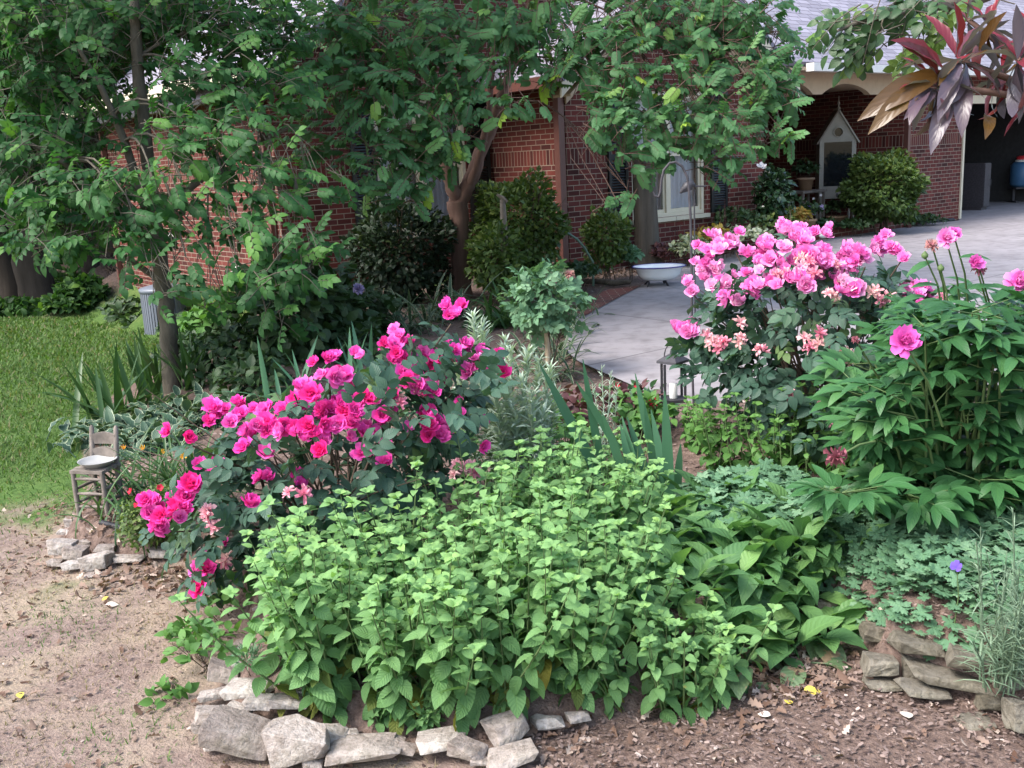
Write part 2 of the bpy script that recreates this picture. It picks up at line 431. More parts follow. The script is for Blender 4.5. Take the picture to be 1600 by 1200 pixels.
def stonemat(name, a, b_, c_):
    m, nt, b = mat(name, .92, .2)
    n1 = noise(nt, 7, 8, None, .65); n2 = noise(nt, 45, 6, None, .7); oi = nt.nodes.new('ShaderNodeObjectInfo')
    t = math_(nt, 'ADD', math_(nt, 'MULTIPLY', n1.outputs[0], .9), math_(nt, 'MULTIPLY', math_(nt, 'SUBTRACT', oi.outputs['Random'], .5), .45))
    c = ramp(nt, [(.2, a), (.5, b_), (.75, c_)], t)
    col = mixc(nt, c.outputs[0], (.55, .53, .5), ramp(nt, [(.4, (0, 0, 0)), (.65, (1, 1, 1))], n2.outputs[0]).outputs[0], 'MULTIPLY')
    n4 = noise(nt, 3.3, 5)
    col = mixc(nt, col, (.16, .15, .10), ramp(nt, [(.55, (0, 0, 0)), (.7, (.55, .55, .55))], n4.outputs[0]).outputs[0])
    nt.links.new(col, b.inputs['Base Color'])
    bump(nt, b, math_(nt, 'ADD', n1.outputs[0], math_(nt, 'MULTIPLY', n2.outputs[0], .5)), .9, .025)
    return m
M['stone'] = stonemat('pale_sandstone', (.27, .225, .20), (.41, .36, .325), (.55, .505, .47))
M['stoneb'] = stonemat('brown_sandstone', (.13, .115, .085), (.20, .18, .145), (.28, .255, .21))
def groundmat():
    m, nt, b = mat('ground_cover', .95, .15)
    so_ = nd(nt, 'ShaderNodeAttribute', attribute_name='soil'); gr = nd(nt, 'ShaderNodeAttribute', attribute_name='grass')
    n1 = noise(nt, 2.2, 6); n2 = noise(nt, 28, 6, None, .7); n3 = noise(nt, 110, 3); n0 = noise(nt, .9, 4)
    dirt = ramp(nt, [(.25, (.12, .085, .07)), (.5, (.205, .15, .125)), (.75, (.29, .225, .19))], n2.outputs[0]).outputs[0]
    dry = ramp(nt, [(.3, (.24, .19, .135)), (.7, (.34, .27, .20))], n3.outputs[0]).outputs[0]
    dirt = mixc(nt, dirt, dry, ramp(nt, [(.42, (0, 0, 0)), (.6, (.8, .8, .8))], n1.outputs[0]).outputs[0])
    grs = ramp(nt, [(.3, (.042, .088, .020)), (.55, (.075, .132, .032)), (.8, (.125, .172, .05))], n2.outputs[0]).outputs[0]
    grs = mixc(nt, grs, (.13, .145, .055), ramp(nt, [(.5, (0, 0, 0)), (.75, (.6, .6, .6))], n0.outputs[0]).outputs[0])
    g = math_(nt, 'ADD', gr.outputs['Fac'], math_(nt, 'MULTIPLY', math_(nt, 'SUBTRACT', n1.outputs[0], .5), 1.1))
    gf = ramp(nt, [(.42, (0, 0, 0)), (.62, (1, 1, 1))], g).outputs[0]
    col = mixc(nt, dirt, grs, gf)
    soil = ramp(nt, [(.3, (.07, .046, .038)), (.55, (.16, .112, .092)), (.75, (.27, .20, .165))], n2.outputs[0]).outputs[0]
    s2 = math_(nt, 'ADD', so_.outputs['Fac'], math_(nt, 'MULTIPLY', math_(nt, 'SUBTRACT', n2.outputs[0], .5), .5))
    col = mixc(nt, col, soil, ramp(nt, [(.4, (0, 0, 0)), (.6, (1, 1, 1))], s2).outputs[0])
    nt.links.new(col, b.inputs['Base Color'])
    bump(nt, b, math_(nt, 'ADD', n2.outputs[0], math_(nt, 'MULTIPLY', n3.outputs[0], .6)), .6, .03)
    return m
M['ground'] = groundmat()
# ================================================================ GROUND
def axis(lo, a, b, hi, step):
    mid = list(np.arange(a, b + 1e-6, step)); out = mid[:]
    x, d = b, step
    while x < hi: d *= 1.18; x += d; out.append(x)
    x, d = a, step
    while x > lo: d *= 1.18; x -= d; out.insert(0, x)
    return np.array(out)
gx = axis(-70, -3.2, 2.6, 70, .05); gy = axis(-30, 1.4, 7.2, 110, .05)
GX, GY = np.meshgrid(gx, gy)
rs = np.random.default_rng(3)
GZ = ground_z(GX, GY)
HOUSE_FOOT = None
mb = MB(); nx, ny = len(gx), len(gy)
i = np.arange(ny - 1)[:, None] * nx; j = np.arange(nx - 1)[None, :]
mb.add(np.stack([GX, GY, GZ], -1).reshape(-1, 3), np.stack([i + j, i + j + 1, i + nx + j + 1, i + nx + j], -1).reshape(-1, 4))
ground = mb.build('ground', M['ground']); tag(ground, kind='structure')
S_ = inside_sd(BED, GX, GY)
soil = np.clip(.5 + S_ * 6, 0, 1)
soil = np.maximum(soil, (.86 * sm(-.25, .15, GX) + .42 * (1 - sm(-1.6, -.25, GX)) * 0) * (1 - sm(3.4, 3.8, GY)) * (.88 + .12 * np.sin(GX * 5) * np.sin(GY * 6)))
dist = GY
grass = sm(4.0, 7.2, GY) * .95 + .28
grass = np.where(GX > -0.3, np.minimum(grass, .25 + .1 * (GX < 0)), grass)
woods = .75 * sm(17.0, 18.5, GY - .15 * (GX + 6)) ; soil = np.maximum(soil, woods * (GX < 0))
for nm, arr in (('soil', soil), ('grass', grass)):
    a = ground.data.attributes.new(nm, 'FLOAT', 'POINT'); a.data.foreach_set('value', arr.ravel().astype(np.float32))
# driveway
DR = [(1075, 640), (905, 565), (880, 545), (886, 520), (905, 488), (945, 468), (1000, 446), (1080, 412), (1130, 398), (1180, 384),
      (1250, 364), (1330, 358), (1420, 352), (1500, 344)]
dpts = [atz(*p, .004) for p in DR]
HA = R(52); U_ = Vector((math.sin(HA), math.cos(HA), 0)); V_ = Vector((-math.cos(HA), math.sin(HA), 0)); A0 = Vector((0.85, 13.2, 0))
def hw(t, s, z=0.0): return A0 + U_ * t + V_ * s + Vector((0, 0, z))
gar = [hw(10.2, 0.1), hw(10.2, 6.2), hw(15.5, 6.2), hw(15.5, 0.1), hw(24, .1), Vector((26, 5, 0)), Vector((6.0, 5.4, 0)), Vector((2.5, 5.9, 0))]
dpoly = [Vector((p.x, p.y, .004)) for p in dpts] + [Vector((p.x, p.y, .004)) for p in gar]
bm = bmesh.new()
vs = [bm.verts.new(p) for p in dpoly]; f = bm.faces.new(vs); f.normal_update()
if f.normal.z < 0: f.normal_flip()
bmesh.ops.triangulate(bm, faces=bm.faces[:])
uvl = bm.loops.layers.uv.new('UVMap')
for fc in bm.faces:
    for l in fc.loops:
        c = l.vert.co - A0; l[uvl].uv = (c.dot(U_), c.dot(V_))
me = bpy.data.meshes.new('driveway'); bm.to_mesh(me); bm.free(); me.materials.append(M['concrete'])
drive = link(bpy.data.objects.new('driveway', me)); tag(drive, kind='structure')
# ================================================================ HOUSE
house = thing('brick_house', 'red brick house with pale shingle roof, cream trim and black shutters behind the garden', 'house', A0, math.pi / 2 - HA)
EV = 2.72; PIT = 0.8
def wall(name, build):
    mb = MB(); build(mb); return mb.build(name, M['brick'], house, smooth=False)
def w1(mb):   # gabled section with window opening
    x0, x1, z0, z1 = 1.18, 2.70, .62, 2.35
    mb.box((0, 0, -.3), (x0, .2, EV)); mb.box((x1, 0, -.3), (4.05, .2, EV)); mb.box((x0, .0, -.3), (x1, .2, z0)); mb.box((x0, 0, z1), (x1, .2, EV))
    mb.prism([(0, EV), (4.05, EV), (2.025, EV + 2.025 * PIT)], 0, .2)
wall('wall', w1)
wall('wall', lambda mb: mb.box((0, .2, -.4), (.2, 1.58, EV)))
def w2(mb):
    x0, x1, z0, z1 = -1.90, -.45, .62, 2.35
    mb.box((-3.32, 1.58, -.9), (x0, 1.78, EV)); mb.box((x1, 1.58, -.9), (.2, 1.78, EV)); mb.box((x0, 1.58, -.9), (x1, 1.78, z0)); mb.box((x0, 1.58, z1), (x1, 1.78, EV))
    mb.prism([(-3.32, EV), (4.0, EV), (4.0, 4.2), (1.4, EV + 4.72 * PIT)], 1.58, 1.78)
wall('wall', w2)
wall('wall', lambda mb: (mb.box((-3.32, 1.78, -1.6), (-3.12, 8.13, EV))))
wall('wall', lambda mb: (mb.box((-3.12, 7.93, -1.6), (6, 8.13, EV))))
wall('wall', lambda mb: (mb.box((3.85, .2, -.2), (4.05, 2.9, EV))))
wall('wall', lambda mb: (mb.box((3.85, 2.9, -.2), (8.18, 3.1, EV))))  # back wall set deeper so the porch interior turns darker
wall('wall', lambda mb: (mb.box((7.98, .2, -.2), (8.18, 2.9, EV))))
wall('wall', lambda mb: (mb.box((7.98, 0, -.2), (10.05, .2, EV - .02))))
def sl(name, mbf, m): mb = MB(); mbf(mb); return mb.build(name, m, house, smooth=False)
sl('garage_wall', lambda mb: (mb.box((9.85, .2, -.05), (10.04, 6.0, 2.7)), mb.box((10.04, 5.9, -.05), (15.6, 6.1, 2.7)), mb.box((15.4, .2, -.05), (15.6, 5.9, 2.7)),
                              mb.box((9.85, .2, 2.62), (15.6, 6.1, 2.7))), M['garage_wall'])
wall('wall', lambda mb: (mb.box((10.05, 0, 2.15), (14.9, .2, EV - .02)), mb.box((14.9, 0, -.2), (17, .2, EV - .02))))
sl('porch_floor', lambda mb: mb.box((4.05, -.12, -.1), (7.98, 2.9, .13)), M['brick'])
sl('garage_jamb', lambda mb: (mb.box((10.05, -.03, 0), (10.11, .24, 2.15)), mb.box((10.11, .02, 0), (10.20, .2, 2.12)), mb.box((10.2, .06, 0), (10.24, .16, 2.1)),
                              mb.box((10.05, -.03, 2.15), (14.9, .0, 2.3))), M['cream'])
d = sl('garage_side_door', lambda mb: (mb.box((10.05, 1.5, 0.02), (10.10, 2.35, 2.03)), mb.box((10.10, 1.6, .15), (10.115, 2.25, .9)), mb.box((10.10, 1.6, 1.05), (10.115, 2.25, 1.9))), M['white'])
# roofs: slabs with uv in metres (v runs up the slope)
def slab(mb, e0, e1, r1, r0, th=.07):
    """e0,e1 along the eave, r1,r0 along the ridge"""
    e0, e1, r0, r1 = map(Vector, (e0, e1, r0, r1))
    ax = (e1 - e0).normalized(); n = ax.cross(r0 - e0).normalized()
    if n.z < 0: n = -n
    upv = n.cross(ax) if n.cross(ax).z > 0 else -n.cross(ax)
    def uv(p): q = p - e0; return (q.dot(ax), q.dot(upv))
    T = [e0, e1, r1, r0]; B = [p - n * th for p in T]
    mb.add([list(p) for p in T], [[0, 1, 2, 3]] if (T[1] - T[0]).cross(T[2] - T[0]).z > 0 else [[3, 2, 1, 0]], .5, [uv(p) for p in T])
    mb.add([list(p) for p in B], [[3, 2, 1, 0]] if (T[1] - T[0]).cross(T[2] - T[0]).z > 0 else [[0, 1, 2, 3]], .5, [uv(p) for p in B])
    for a, b2 in ((0, 1), (1, 2), (2, 3), (3, 0)):
        mb.add([list(T[a]), list(B[a]), list(B[b2]), list(T[b2])], [[0, 1, 2, 3]], .5, [(0, 0), (0, .05), (.3, .05), (.3, 0)])
def zr(t, t0): return EV + .06 + (t - t0) * PIT
rf = MB()
slab(rf, (-3.32 - .42, 8.5, zr(-3.74, -3.32)), (-3.74, 1.25, zr(-3.74, -3.32)), (1.4, 1.25, zr(1.4, -3.32)), (1.4, 8.5, zr(1.4, -3.32)))
slab(rf, (6.54, 2.5, zr(-3.74, -3.32)), (6.54, 8.5, zr(-3.74, -3.32)), (1.4, 8.5, zr(1.4, -3.32)), (1.4, 2.5, zr(1.4, -3.32)))
roof = rf.build('roof', M['shingle'], house, smooth=False)
rf = MB()
slab(rf, (-.38, 1.57, zr(-.38, 0)), (-.38, -.38, zr(-.38, 0)), (2.025, -.38, zr(2.025, 0)), (2.025, 1.57, zr(2.025, 0)))
slab(rf, (4.43, -.38, zr(-.38, 0)), (4.43, 3.5, zr(-.38, 0)), (2.025, 3.5, zr(2.025, 0)), (2.025, -.38, zr(2.025, 0)))
rf.build('roof', M['shingle'], house, smooth=False)
rf = MB()
slab(rf, (3.6, -.45, EV + .02), (17.4, -.45, EV + .02), (17.4, 4.6, EV + .02 + 5.05 * .72), (3.6, 4.6, EV + .02 + 5.05 * .72))
slab(rf, (17.4, 9.0, EV - .2), (3.6, 9.0, EV - .2), (3.6, 4.62, EV + .02 + 5.05 * .72), (17.4, 4.62, EV + .02 + 5.05 * .72))
# front facing garage gable further along
rf.build('roof', M['shingle'], house, smooth=False)
# trim
tb = MB()
tb.box((-3.72, 1.3, EV - .10), (-3.33, 8.4, EV - .06))          # soffit on the side eave
tb.box((-3.33, 1.79, EV - .28), (-3.31 - .03, 8.1, EV - .10))
tb.build('soffit', M['tan'], house, smooth=False)
tb = MB(); tb.box((-3.86, 1.2, EV - .16), (-3.73, 8.55, EV - .02)); tb.build('gutter', M['cream'], house, smooth=False)
tb = MB(); tb.box((-.52, -.4, EV - .36), (-.39, 1.5, EV - .22)); tb.build('gutter', M['brown_metal'], house, smooth=False)
tb = MB(); tb.box((-.39, -.36, EV - .30), (-.003, 1.57, EV - .26)); tb.build('soffit', M['tan'], house, smooth=False)
def rake(mb, t0, za, t1, zb, y0, y1, h):
    mb.prism([(t0, za - h), (t1, zb - h), (t1, zb), (t0, za)], y0, y1)
tb = MB(); c0 = zr(-.38, 0) - .075; c1 = zr(2.025, 0) - .075
rake(tb, -.38, c0, 2.025, c1, -.375, -.34, .17); rake(tb, 2.026, c1, 4.43, c0, -.375, -.34, .17)
tb.build('rake_board', M['cream'], house, smooth=False)
tb = MB(); rake(tb, -.2, c0 - .12, 2.025, c1 - .2, -.338, -.003, .03); rake(tb, 2.026, c1 - .2, 4.3, c0 - .12, -.338, -.003, .03)
rake(tb, -.0, c0 + .02, 2.025, c1 - .26, -.03, -.002, .24); rake(tb, 2.026, c1 - .26, 4.05, c0 + .02, -.03, -.002, .24)
tb.build('frieze_board', M['tan'], house, smooth=False)
# porch beam with scalloped arches
pts = [(4.06, EV - .02), (4.06, EV - .42)]
for a, b2 in ((4.06, 5.24), (5.24, 6.85), (6.85, 7.97)):
    for k in range(0, 15):
        q = k / 14; e = .12
        x = a + e + (b2 - a - 2 * e) * q
        pts.append((x, EV - .42 + .17 * math.sin(math.pi * q) ** .8))
pts += [(7.97, EV - .42), (7.97, EV - .02)]
bm = bmesh.new()
fr_ = [bm.verts.new((x, -.12, z)) for x, z in pts]; fc = bm.faces.new(fr_)
ex = bmesh.ops.extrude_face_region(bm, geom=[fc]); bmesh.ops.translate(bm, verts=[v for v in ex['geom'] if isinstance(v, bmesh.types.BMVert)], vec=(0, .11, 0))
bmesh.ops.triangulate(bm, faces=[f for f in bm.faces if len(f.verts) > 4]); bmesh.ops.recalc_face_normals(bm, faces=bm.faces[:])
me = bpy.data.meshes.new('porch_beam'); bm.to_mesh(me); bm.free(); me.materials.append(M['tan']); link(bpy.data.objects.new('porch_beam', me), house)
sl('porch_ceiling', lambda mb: mb.box((4.06, -.005, EV - .25), (7.97, 2.89, EV - .2)), M['tan'])
sl('gutter', lambda mb: mb.box((4.45, -.60, EV - .12), (17.4, -.46, EV + .0)), M['gutter'])
sl('soffit', lambda mb: mb.box((4.1, -.46, EV - .10), (17.4, -.125, EV - .05)), M['tan'])
def downspout(x, y, z0, z1, w=.075):
    mb = MB(); mb.box((x - w / 2, y - w / 2, z0), (x + w / 2, y + w / 2, z1))
    mb.box((x - w / 2 - .008, y - w / 2 - .008, z0 + .9), (x + w / 2 + .008, y + w / 2 + .008, z0 + .93))
    mb.tube([(x, y, z0 + .08), (x - .1, y - .12, z0 + .0), (x - .16, y - .2, z0 - .02)], .04, 8)
    mb.build('downspout', M['brown_metal'], house, smooth=False)
downspout(-3.37, 1.72, -.25, EV - .1); downspout(-3.37, 8.0, -.75, EV - .1); downspout(-.06, .06, 0, EV - .26, .10); downspout(8.04, -.05, .05, EV - .1, .08)
# windows
def window(x0, x1, z0, z1, y, n, rows, curtain):
    mb = MB(); fr = .055
    mb.box((x0, y - .05, z0), (x0 + fr, y + .06, z1)); mb.box((x1 - fr, y - .05, z0), (x1, y + .06, z1))
    mb.box((x0 + fr, y - .05, z1 - fr), (x1 - fr, y + .06, z1)); mb.box((x0 + fr, y - .05, z0), (x1 - fr, y + .06, z0 + fr))
    wd = (x1 - x0 - 2 * fr)
    for k in range(1, n): mb.box((x0 + fr + wd * k / n - .045, y - .05, z0 + fr), (x0 + fr + wd * k / n + .045, y + .06, z1 - fr))
    o = mb.build('window', M['cream'], house, smooth=False)
    mb = MB(); mb.box((x0 - .05, y - .13, z0 - .06), (x1 + .05, y + .0, z0 - .003)); mb.build('sill', M['cream'], o, smooth=False)
    for k in range(n):
        a = x0 + fr + wd * k / n + (.045 if k else 0); b2 = x0 + fr + wd * (k + 1) / n - (.045 if k < n - 1 else 0)
        mb = MB()
        mb.box((a, y - .02, z0 + fr), (a + .035, y + .02, z1 - fr)); mb.box((b2 - .035, y - .02, z0 + fr), (b2, y + .02, z1 - fr))
        zm = (z0 + z1) / 2
        mb.box((a + .035, y - .02, zm - .025), (b2 - .035, y + .02, zm + .025))
        mb.box((a + .035, y - .02, z0 + fr), (b2 - .035, y + .02, z0 + fr + .05)); mb.box((a + .035, y - .02, z1 - fr - .04), (b2 - .035, y + .02, z1 - fr))
        s = mb.build('sash', M['cream'], o, smooth=False)
        mb = MB(); mb.quad([(a + .035, y, z0 + fr + .05), (b2 - .035, y, z0 + fr + .05), (b2 - .035, y, z1 - fr - .04), (a + .035, y, z1 - fr - .04)])
        mb.build('pane', M['glass'], o, smooth=False)
    if curtain:
        mb = MB(); N = 120; xs = np.linspace(x0, x1, N); ys = y + .12 + .018 * np.sin(xs * 75) + .01 * np.sin(xs * 31)
        V = [(xs[k], ys[k], z) for k in range(N) for z in (z0, z1)]
        mb.add(V, [[2 * k, 2 * k + 2, 2 * k + 3, 2 * k + 1] for k in range(N - 1)]); mb.build('curtain', M['curtain'], o)
    return o
window(1.18, 2.70, .62, 2.35, .08, 2, 1, True)
window(-1.90, -.45, .62, 2.35, 1.66, 2, 1, True)
def shutter(x0, x1, z0, z1, y):
    mb = MB(); e = .05
    mb.box((x0, y - .035, z0), (x0 + e, y, z1)); mb.box((x1 - e, y - .035, z0), (x1, y, z1))
    for a, b2 in ((z0, z0 + .08), ((z0 + z1) / 2 - .04, (z0 + z1) / 2 + .04), (z1 - .06, z1)): mb.box((x0 + e, y - .035, a), (x1 - e, y, b2))
    z = z0 + .09
    while z < z1 - .08:
        if abs(z - (z0 + z1) / 2) > .06: mb.box((x0 + e, y - .028, z), (x1 - e, y - .006, z + .022), rot=Matrix.Rotation(R(-30), 3, 'X'))
        z += .036
    mb.build('shutter', M['black_paint'], house, smooth=False)
shutter(2.80, 3.16, .62, 2.35, -.003); shutter(.72, 1.08, .62, 2.35, -.003); shutter(-2.28, -1.92, .62, 2.35, 1.577); shutter(-.43, -.06, .62, 2.35, 1.577)
# porch window on the back wall of the porch, foundation vents on the side wall
mb = MB(); z0, z1, x0, x1 = .35, 2.25, 4.5, 6.3
for a, b2 in ((x0, x0 + .07), ((x0 + x1) / 2 - .04, (x0 + x1) / 2 + .04), (x1 - .07, x1)): mb.box((a, 2.83, z0), (b2, 2.897, z1))
mb.box((x0 + .07, 2.832, z1 - .07), ((x0 + x1) / 2 - .04, 2.897, z1)); mb.box(((x0 + x1) / 2 + .04, 2.832, z1 - .07), (x1 - .07, 2.897, z1)); mb.box((x0 + .07, 2.832, z0), ((x0 + x1) / 2 - .04, 2.897, z0 + .07)); mb.box(((x0 + x1) / 2 + .04, 2.832, z0), (x1 - .07, 2.897, z0 + .07))
wo = mb.build('window', M['tan'], house, smooth=False)
mb = MB(); mb.quad([(x0, 2.88, z0), (x1, 2.88, z0), (x1, 2.88, z1), (x0, 2.88, z1)]); mb.build('pane', M['darkglass'], wo, smooth=False)
def vent(s, z):
    mb = MB(); mb.box((-3.335, s, z), (-3.322, s + .30, z + .24))
    o = mb.build('foundation_vent', M['rubber'], house, smooth=False)
    mb = MB()
    for k in range(3): mb.box((-3.35, s + .02, z + .025 + k * .075), (-3.336, s + .28, z + .065 + k * .075))
    mb.build('vent_slat', M['gutter'], o, smooth=False)
vent(5.2, .45); vent(2.9, .1)
# ================================================================ STONES
GS = 'stones edging the garden beds'
def stone(label, cx, cy, w, h, foot, m='stone', seed=0, yaw=0.0, deep=.75, tilt=0.0, flat=.0):
    """cx,cy centre, w,h size in photo pixels; foot = photo y of the wall foot below it (gives its distance)"""
    rng = np.random.default_rng(seed * 7 + 11)
    g = gpb(cx, foot); y = g.y
    c = at(cx, cy, y); k = pxm(c); W_ = w / k * 1.04
    D_ = W_ * deep
    down = math.atan2(EYE - c.z, c.y)
    H_ = max((h / k - D_ * math.sin(down) * .8) / math.cos(down), .45 * h / k)
    bm = bmesh.new()
    P = []
    for s in (-1, 1):
        for a in (-1, 1):
            for z in (-1, 1):
                P.append((s * (.5 - .22 * rng.random()), a * (.5 - .24 * rng.random()), z * (.5 - .22 * rng.random() - flat * (z > 0) * (s > 0) * .3)))
    for q in range(3):
        d = rng.normal(size=3); d /= np.max(np.abs(d)); P.append(tuple(d * .5 * (.9 + .1 * rng.random())))
    for p in P: bm.verts.new(p)
    r_ = bmesh.ops.convex_hull(bm, input=bm.verts[:])
    bmesh.ops.delete(bm, geom=[v for v in bm.verts if not v.link_faces], context='VERTS')
    for v in bm.verts: v.co = Vector((v.co.x * W_, v.co.y * D_, v.co.z * H_))
    bmesh.ops.bevel(bm, geom=bm.edges[:], offset=min(W_, H_) * .035, segments=2, profile=.5, affect='EDGES', clamp_overlap=True)
    bmesh.ops.triangulate(bm, faces=[f for f in bm.faces if f.calc_area() > W_ * H_ * .04])
    bmesh.ops.subdivide_edges(bm, edges=[e for e in bm.edges if e.calc_length() > W_ * .2], cuts=2)
    ph = rng.random(6) * 6
    for v in bm.verts:
        q = v.co / W_
        a_ = math.sin(q.x * 9 + ph[0]) * math.sin(q.y * 8 + ph[1]) + .6 * math.sin(q.z * 14 + q.x * 7 + ph[2]) + .5 * math.sin(q.y * 19 + ph[3] + q.z * 11)
        v.co += v.co.normalized() * a_ * min(W_, H_) * .03
    me = bpy.data.meshes.new('stone'); bm.to_mesh(me); bm.free()
    me.materials.append(M[m]); pass
    o = link(bpy.data.objects.new('stone', me))
    o.location = c + Vector((0, D_ * .22, 0)); o.rotation_euler = (R(-6), R(tilt), R(yaw))
    tag(o, label, 'stone', GS); return o
# front arc under the lemon balm
st = [
 ('large pale wedge stone with a sloping top at the lower bend of the front edging', 378, 1154, 124, 84, 1190, 0, 14),
 ('tall pale slab standing second from the bend, its smooth face to the lawn', 464, 1168, 104, 96, 1205, -8, -6),
 ('small pale block wedged on top beside the tall slab', 515, 1152, 58, 54, 1178, 10, 5),
 ('long low flat-topped pale stone in front of the lemon balm', 566, 1180, 122, 48, 1202, 0, -3),
 ('tiny pale stone tucked between the tall slab and the long flat stone', 488, 1192, 34, 28, 1205, 0, 0),
 ('flat whitish stone behind the sprig of seedlings', 684, 1162, 92, 40, 1185, 4, -4),
 ('rounded squarish stone beside the flat whitish stone', 730, 1174, 58, 44, 1196, -20, 3),
 ('brownish stone leaning into the leaves at the centre of the front edging', 792, 1142, 74, 62, 1172, 25, -18),
 ('pale slab lying low at the bottom edge of the photo', 800, 1188, 92, 36, 1206, 18, -8),
 ('dark half-buried stone under the middle of the lemon balm', 856, 1132, 52, 36, 1150, 0, 4),
 ('small dark stone almost hidden by drooping lemon balm leaves', 905, 1122, 42, 28, 1140, 12, 0),
 ('square pale stone in the second course at the bend', 340, 1122, 76, 42, 1155, 6, 2),
 ('rounded grey stone at the very foot of the bend, on bare earth', 322, 1135, 50, 34, 1155, 0, -6),
 ('small triangular stone perched between the square stone and the wedge', 372, 1115, 44, 30, 1150, -15, 8),
 ('tan stone with a flat lid-like top lying under the yellowed leaves', 450, 1100, 72, 38, 1150, 10, 6),
 ('pale cap stone joined to the tan flat stone', 405, 1102, 52, 34, 1150, -6, -5),
 ('long smooth whitish stone lying across the upper row of the bend', 385, 1080, 86, 36, 1125, 3, 0),
 ('grey round-shouldered stone above the whitish one', 350, 1050, 54, 46, 1090, 0, 12),
 ('brown-grey upright stone next to the round-shouldered one', 380, 1045, 44, 40, 1082, 10, -10),
 ('small mossy stone highest up the bend, against the weeds', 385, 1014, 40, 26, 1045, 0, 6),
 ('flat sliver of stone at the toe of the large wedge stone', 335, 1168, 40, 20, 1180, 12, 3),
 ('chunky little stone closing the gap next to the flat whitish stone', 634, 1172, 34, 26, 1188, -8, 4),
 ('small tan stone behind the long low stone, against the earth', 600, 1158, 40, 24, 1178, 15, 0),
 ('low lump of stone between the squarish stone and the bottom slab', 752, 1192, 40, 22, 1204, 5, 0),
 ('small broken stone on top of the tan flat stone, touching the stems', 470, 1082, 36, 22, 1128, 12, 6),
 ('flat chip of stone set behind the small pale block', 545, 1146, 36, 20, 1168, 8, 0),
 ('low flat stone spilling out onto the lawn at the bend', 330, 1088, 50, 26, 1112, 20, 0),
]
for n_, s in enumerate(st): stone(s[0], s[1], s[2], s[3], s[4], s[5], 'stone', n_, s[6], .7, s[7], 1.0)
# wall round the chair
st = [
 ('big rounded grey stone at the outer corner of the wall by the little chair', 96, 856, 42, 36, 884, 0, 0),
 ('yellow-flecked stone next to the outer corner of the chair wall', 114, 864, 40, 32, 886, 0, 4),
 ('dark-sided foot stone beneath the outer corner of the chair wall', 84, 880, 26, 16, 890, 0, 0),
 ('flat lilac-grey block in the lower course of the chair wall', 112, 885, 34, 20, 897, 10, 0),
 ('tall pale angular stone in the middle of the chair wall', 148, 878, 50, 36, 896, 6, -8),
 ('oval stone capping the chair wall behind the angular one', 164, 858, 36, 17, 876, 0, 0),
 ('reddish flat-faced block in the chair wall', 196, 876, 56, 20, 888, -3, 0),
 ('long pointed grey stone in the chair wall under the small shrub', 256, 866, 66, 28, 880, 4, 6),
 ('brown slab at the end of the chair wall behind the rose', 308, 858, 46, 22, 872, 0, 3),
 ('thin sunken slab at the foot of the chair wall', 152, 899, 48, 9, 904, 0, 0),
 ('lilac triangular stone leading up from the corner to the chair', 116, 838, 28, 24, 850, 20, 10),
 ('small wedge stone between the lilac stone and the oval cap', 133, 850, 26, 16, 866, -10, -6),
 ('pale stone lying lengthwise at the outer side of the chair bed', 112, 818, 26, 28, 830, 15, 0),
 ('flat bluish stone at the chair leg', 134, 806, 26, 12, 814, 0, 0),
 ('small chipped stone on the lawn side of the lilac triangular stone', 98, 832, 20, 12, 842, 0, 5),
 ('round dark stone behind the chair, nearest its back', 160, 716, 24, 20, 730, 0, 0),
 ('brownish stone in the heap behind the chair, under the hosta', 140, 712, 22, 24, 730, 0, 0),
 ('square stone stacked low behind the chair seat', 147, 733, 28, 16, 746, 0, 0),
 ('flat stone on the heap behind the chair, touching the hosta leaves', 172, 703, 26, 14, 716, 8, 0),
 ('outermost stone of the heap behind the chair, by the grass', 131, 740, 14, 26, 752, 0, 6),
]
for n_, s in enumerate(st): stone(s[0], s[1], s[2], s[3], s[4], s[5], 'stone' if n_ < 15 else 'stoneb', n_ + 40, s[6], .7, s[7], .5)
# stacked wall under the ground cover
st = [
 ('brown block in the shade of the hosta at the far end of the stacked wall', 1294, 950, 52, 40, 985, 10, 0),
 ('upright brown stone beside the shaded end block of the stacked wall', 1340, 962, 34, 42, 988, 0, 4),
 ('squarish tan stone topping the corner of the stacked wall', 1372, 992, 46, 42, 1040, -12, 4),
 ('cube-like grey stone in the middle course at the wall corner', 1384, 1042, 64, 48, 1075, -8, 2),
 ('low mossy foot stone under the cube-like corner stone', 1380, 1072, 66, 24, 1085, 0, 3),
 ('long flat capstone of the stacked wall under trailing ground cover', 1437, 1012, 86, 46, 1075, -4, 8),
 ('long bulging stone in the lower course of the stacked wall', 1492, 1066, 124, 52, 1098, -6, 8),
 ('half-buried foot stone below the long bulging stone', 1448, 1084, 84, 34, 1108, -8, 10),
 ('shelf-like stone of the top course with leaf litter on it', 1520, 1036, 76, 50, 1100, -14, 6),
 ('pale stone partly behind the grey grassy plant', 1580, 1064, 50, 52, 1116, 0, 0),
 ('rounded foot stone in the lower course near the grey grassy plant', 1556, 1102, 54, 34, 1122, -5, -4),
 ('tall rounded stone cut by the edge of the photo', 1597, 1122, 46, 64, 1160, 0, 0),
 ('flat stone sunk in the leaf litter before the stacked wall', 1530, 1132, 62, 22, 1140, 6, 0),
 ('dark gap stone deep in the wall between cube and capstone', 1424, 1052, 26, 50, 1075, 0, 0),
]
for n_, s in enumerate(st): stone(s[0], s[1], s[2], s[3], s[4], s[5], 'stoneb', n_ + 80, s[6], .8, s[7], .3)
st = None
o = stone('smooth oval reddish pebble alone on the leaf litter', 1278, 1187, 20, 12, 1194, 'stoneb', 131, 10, .8); o['group'] = 'loose pebbles'

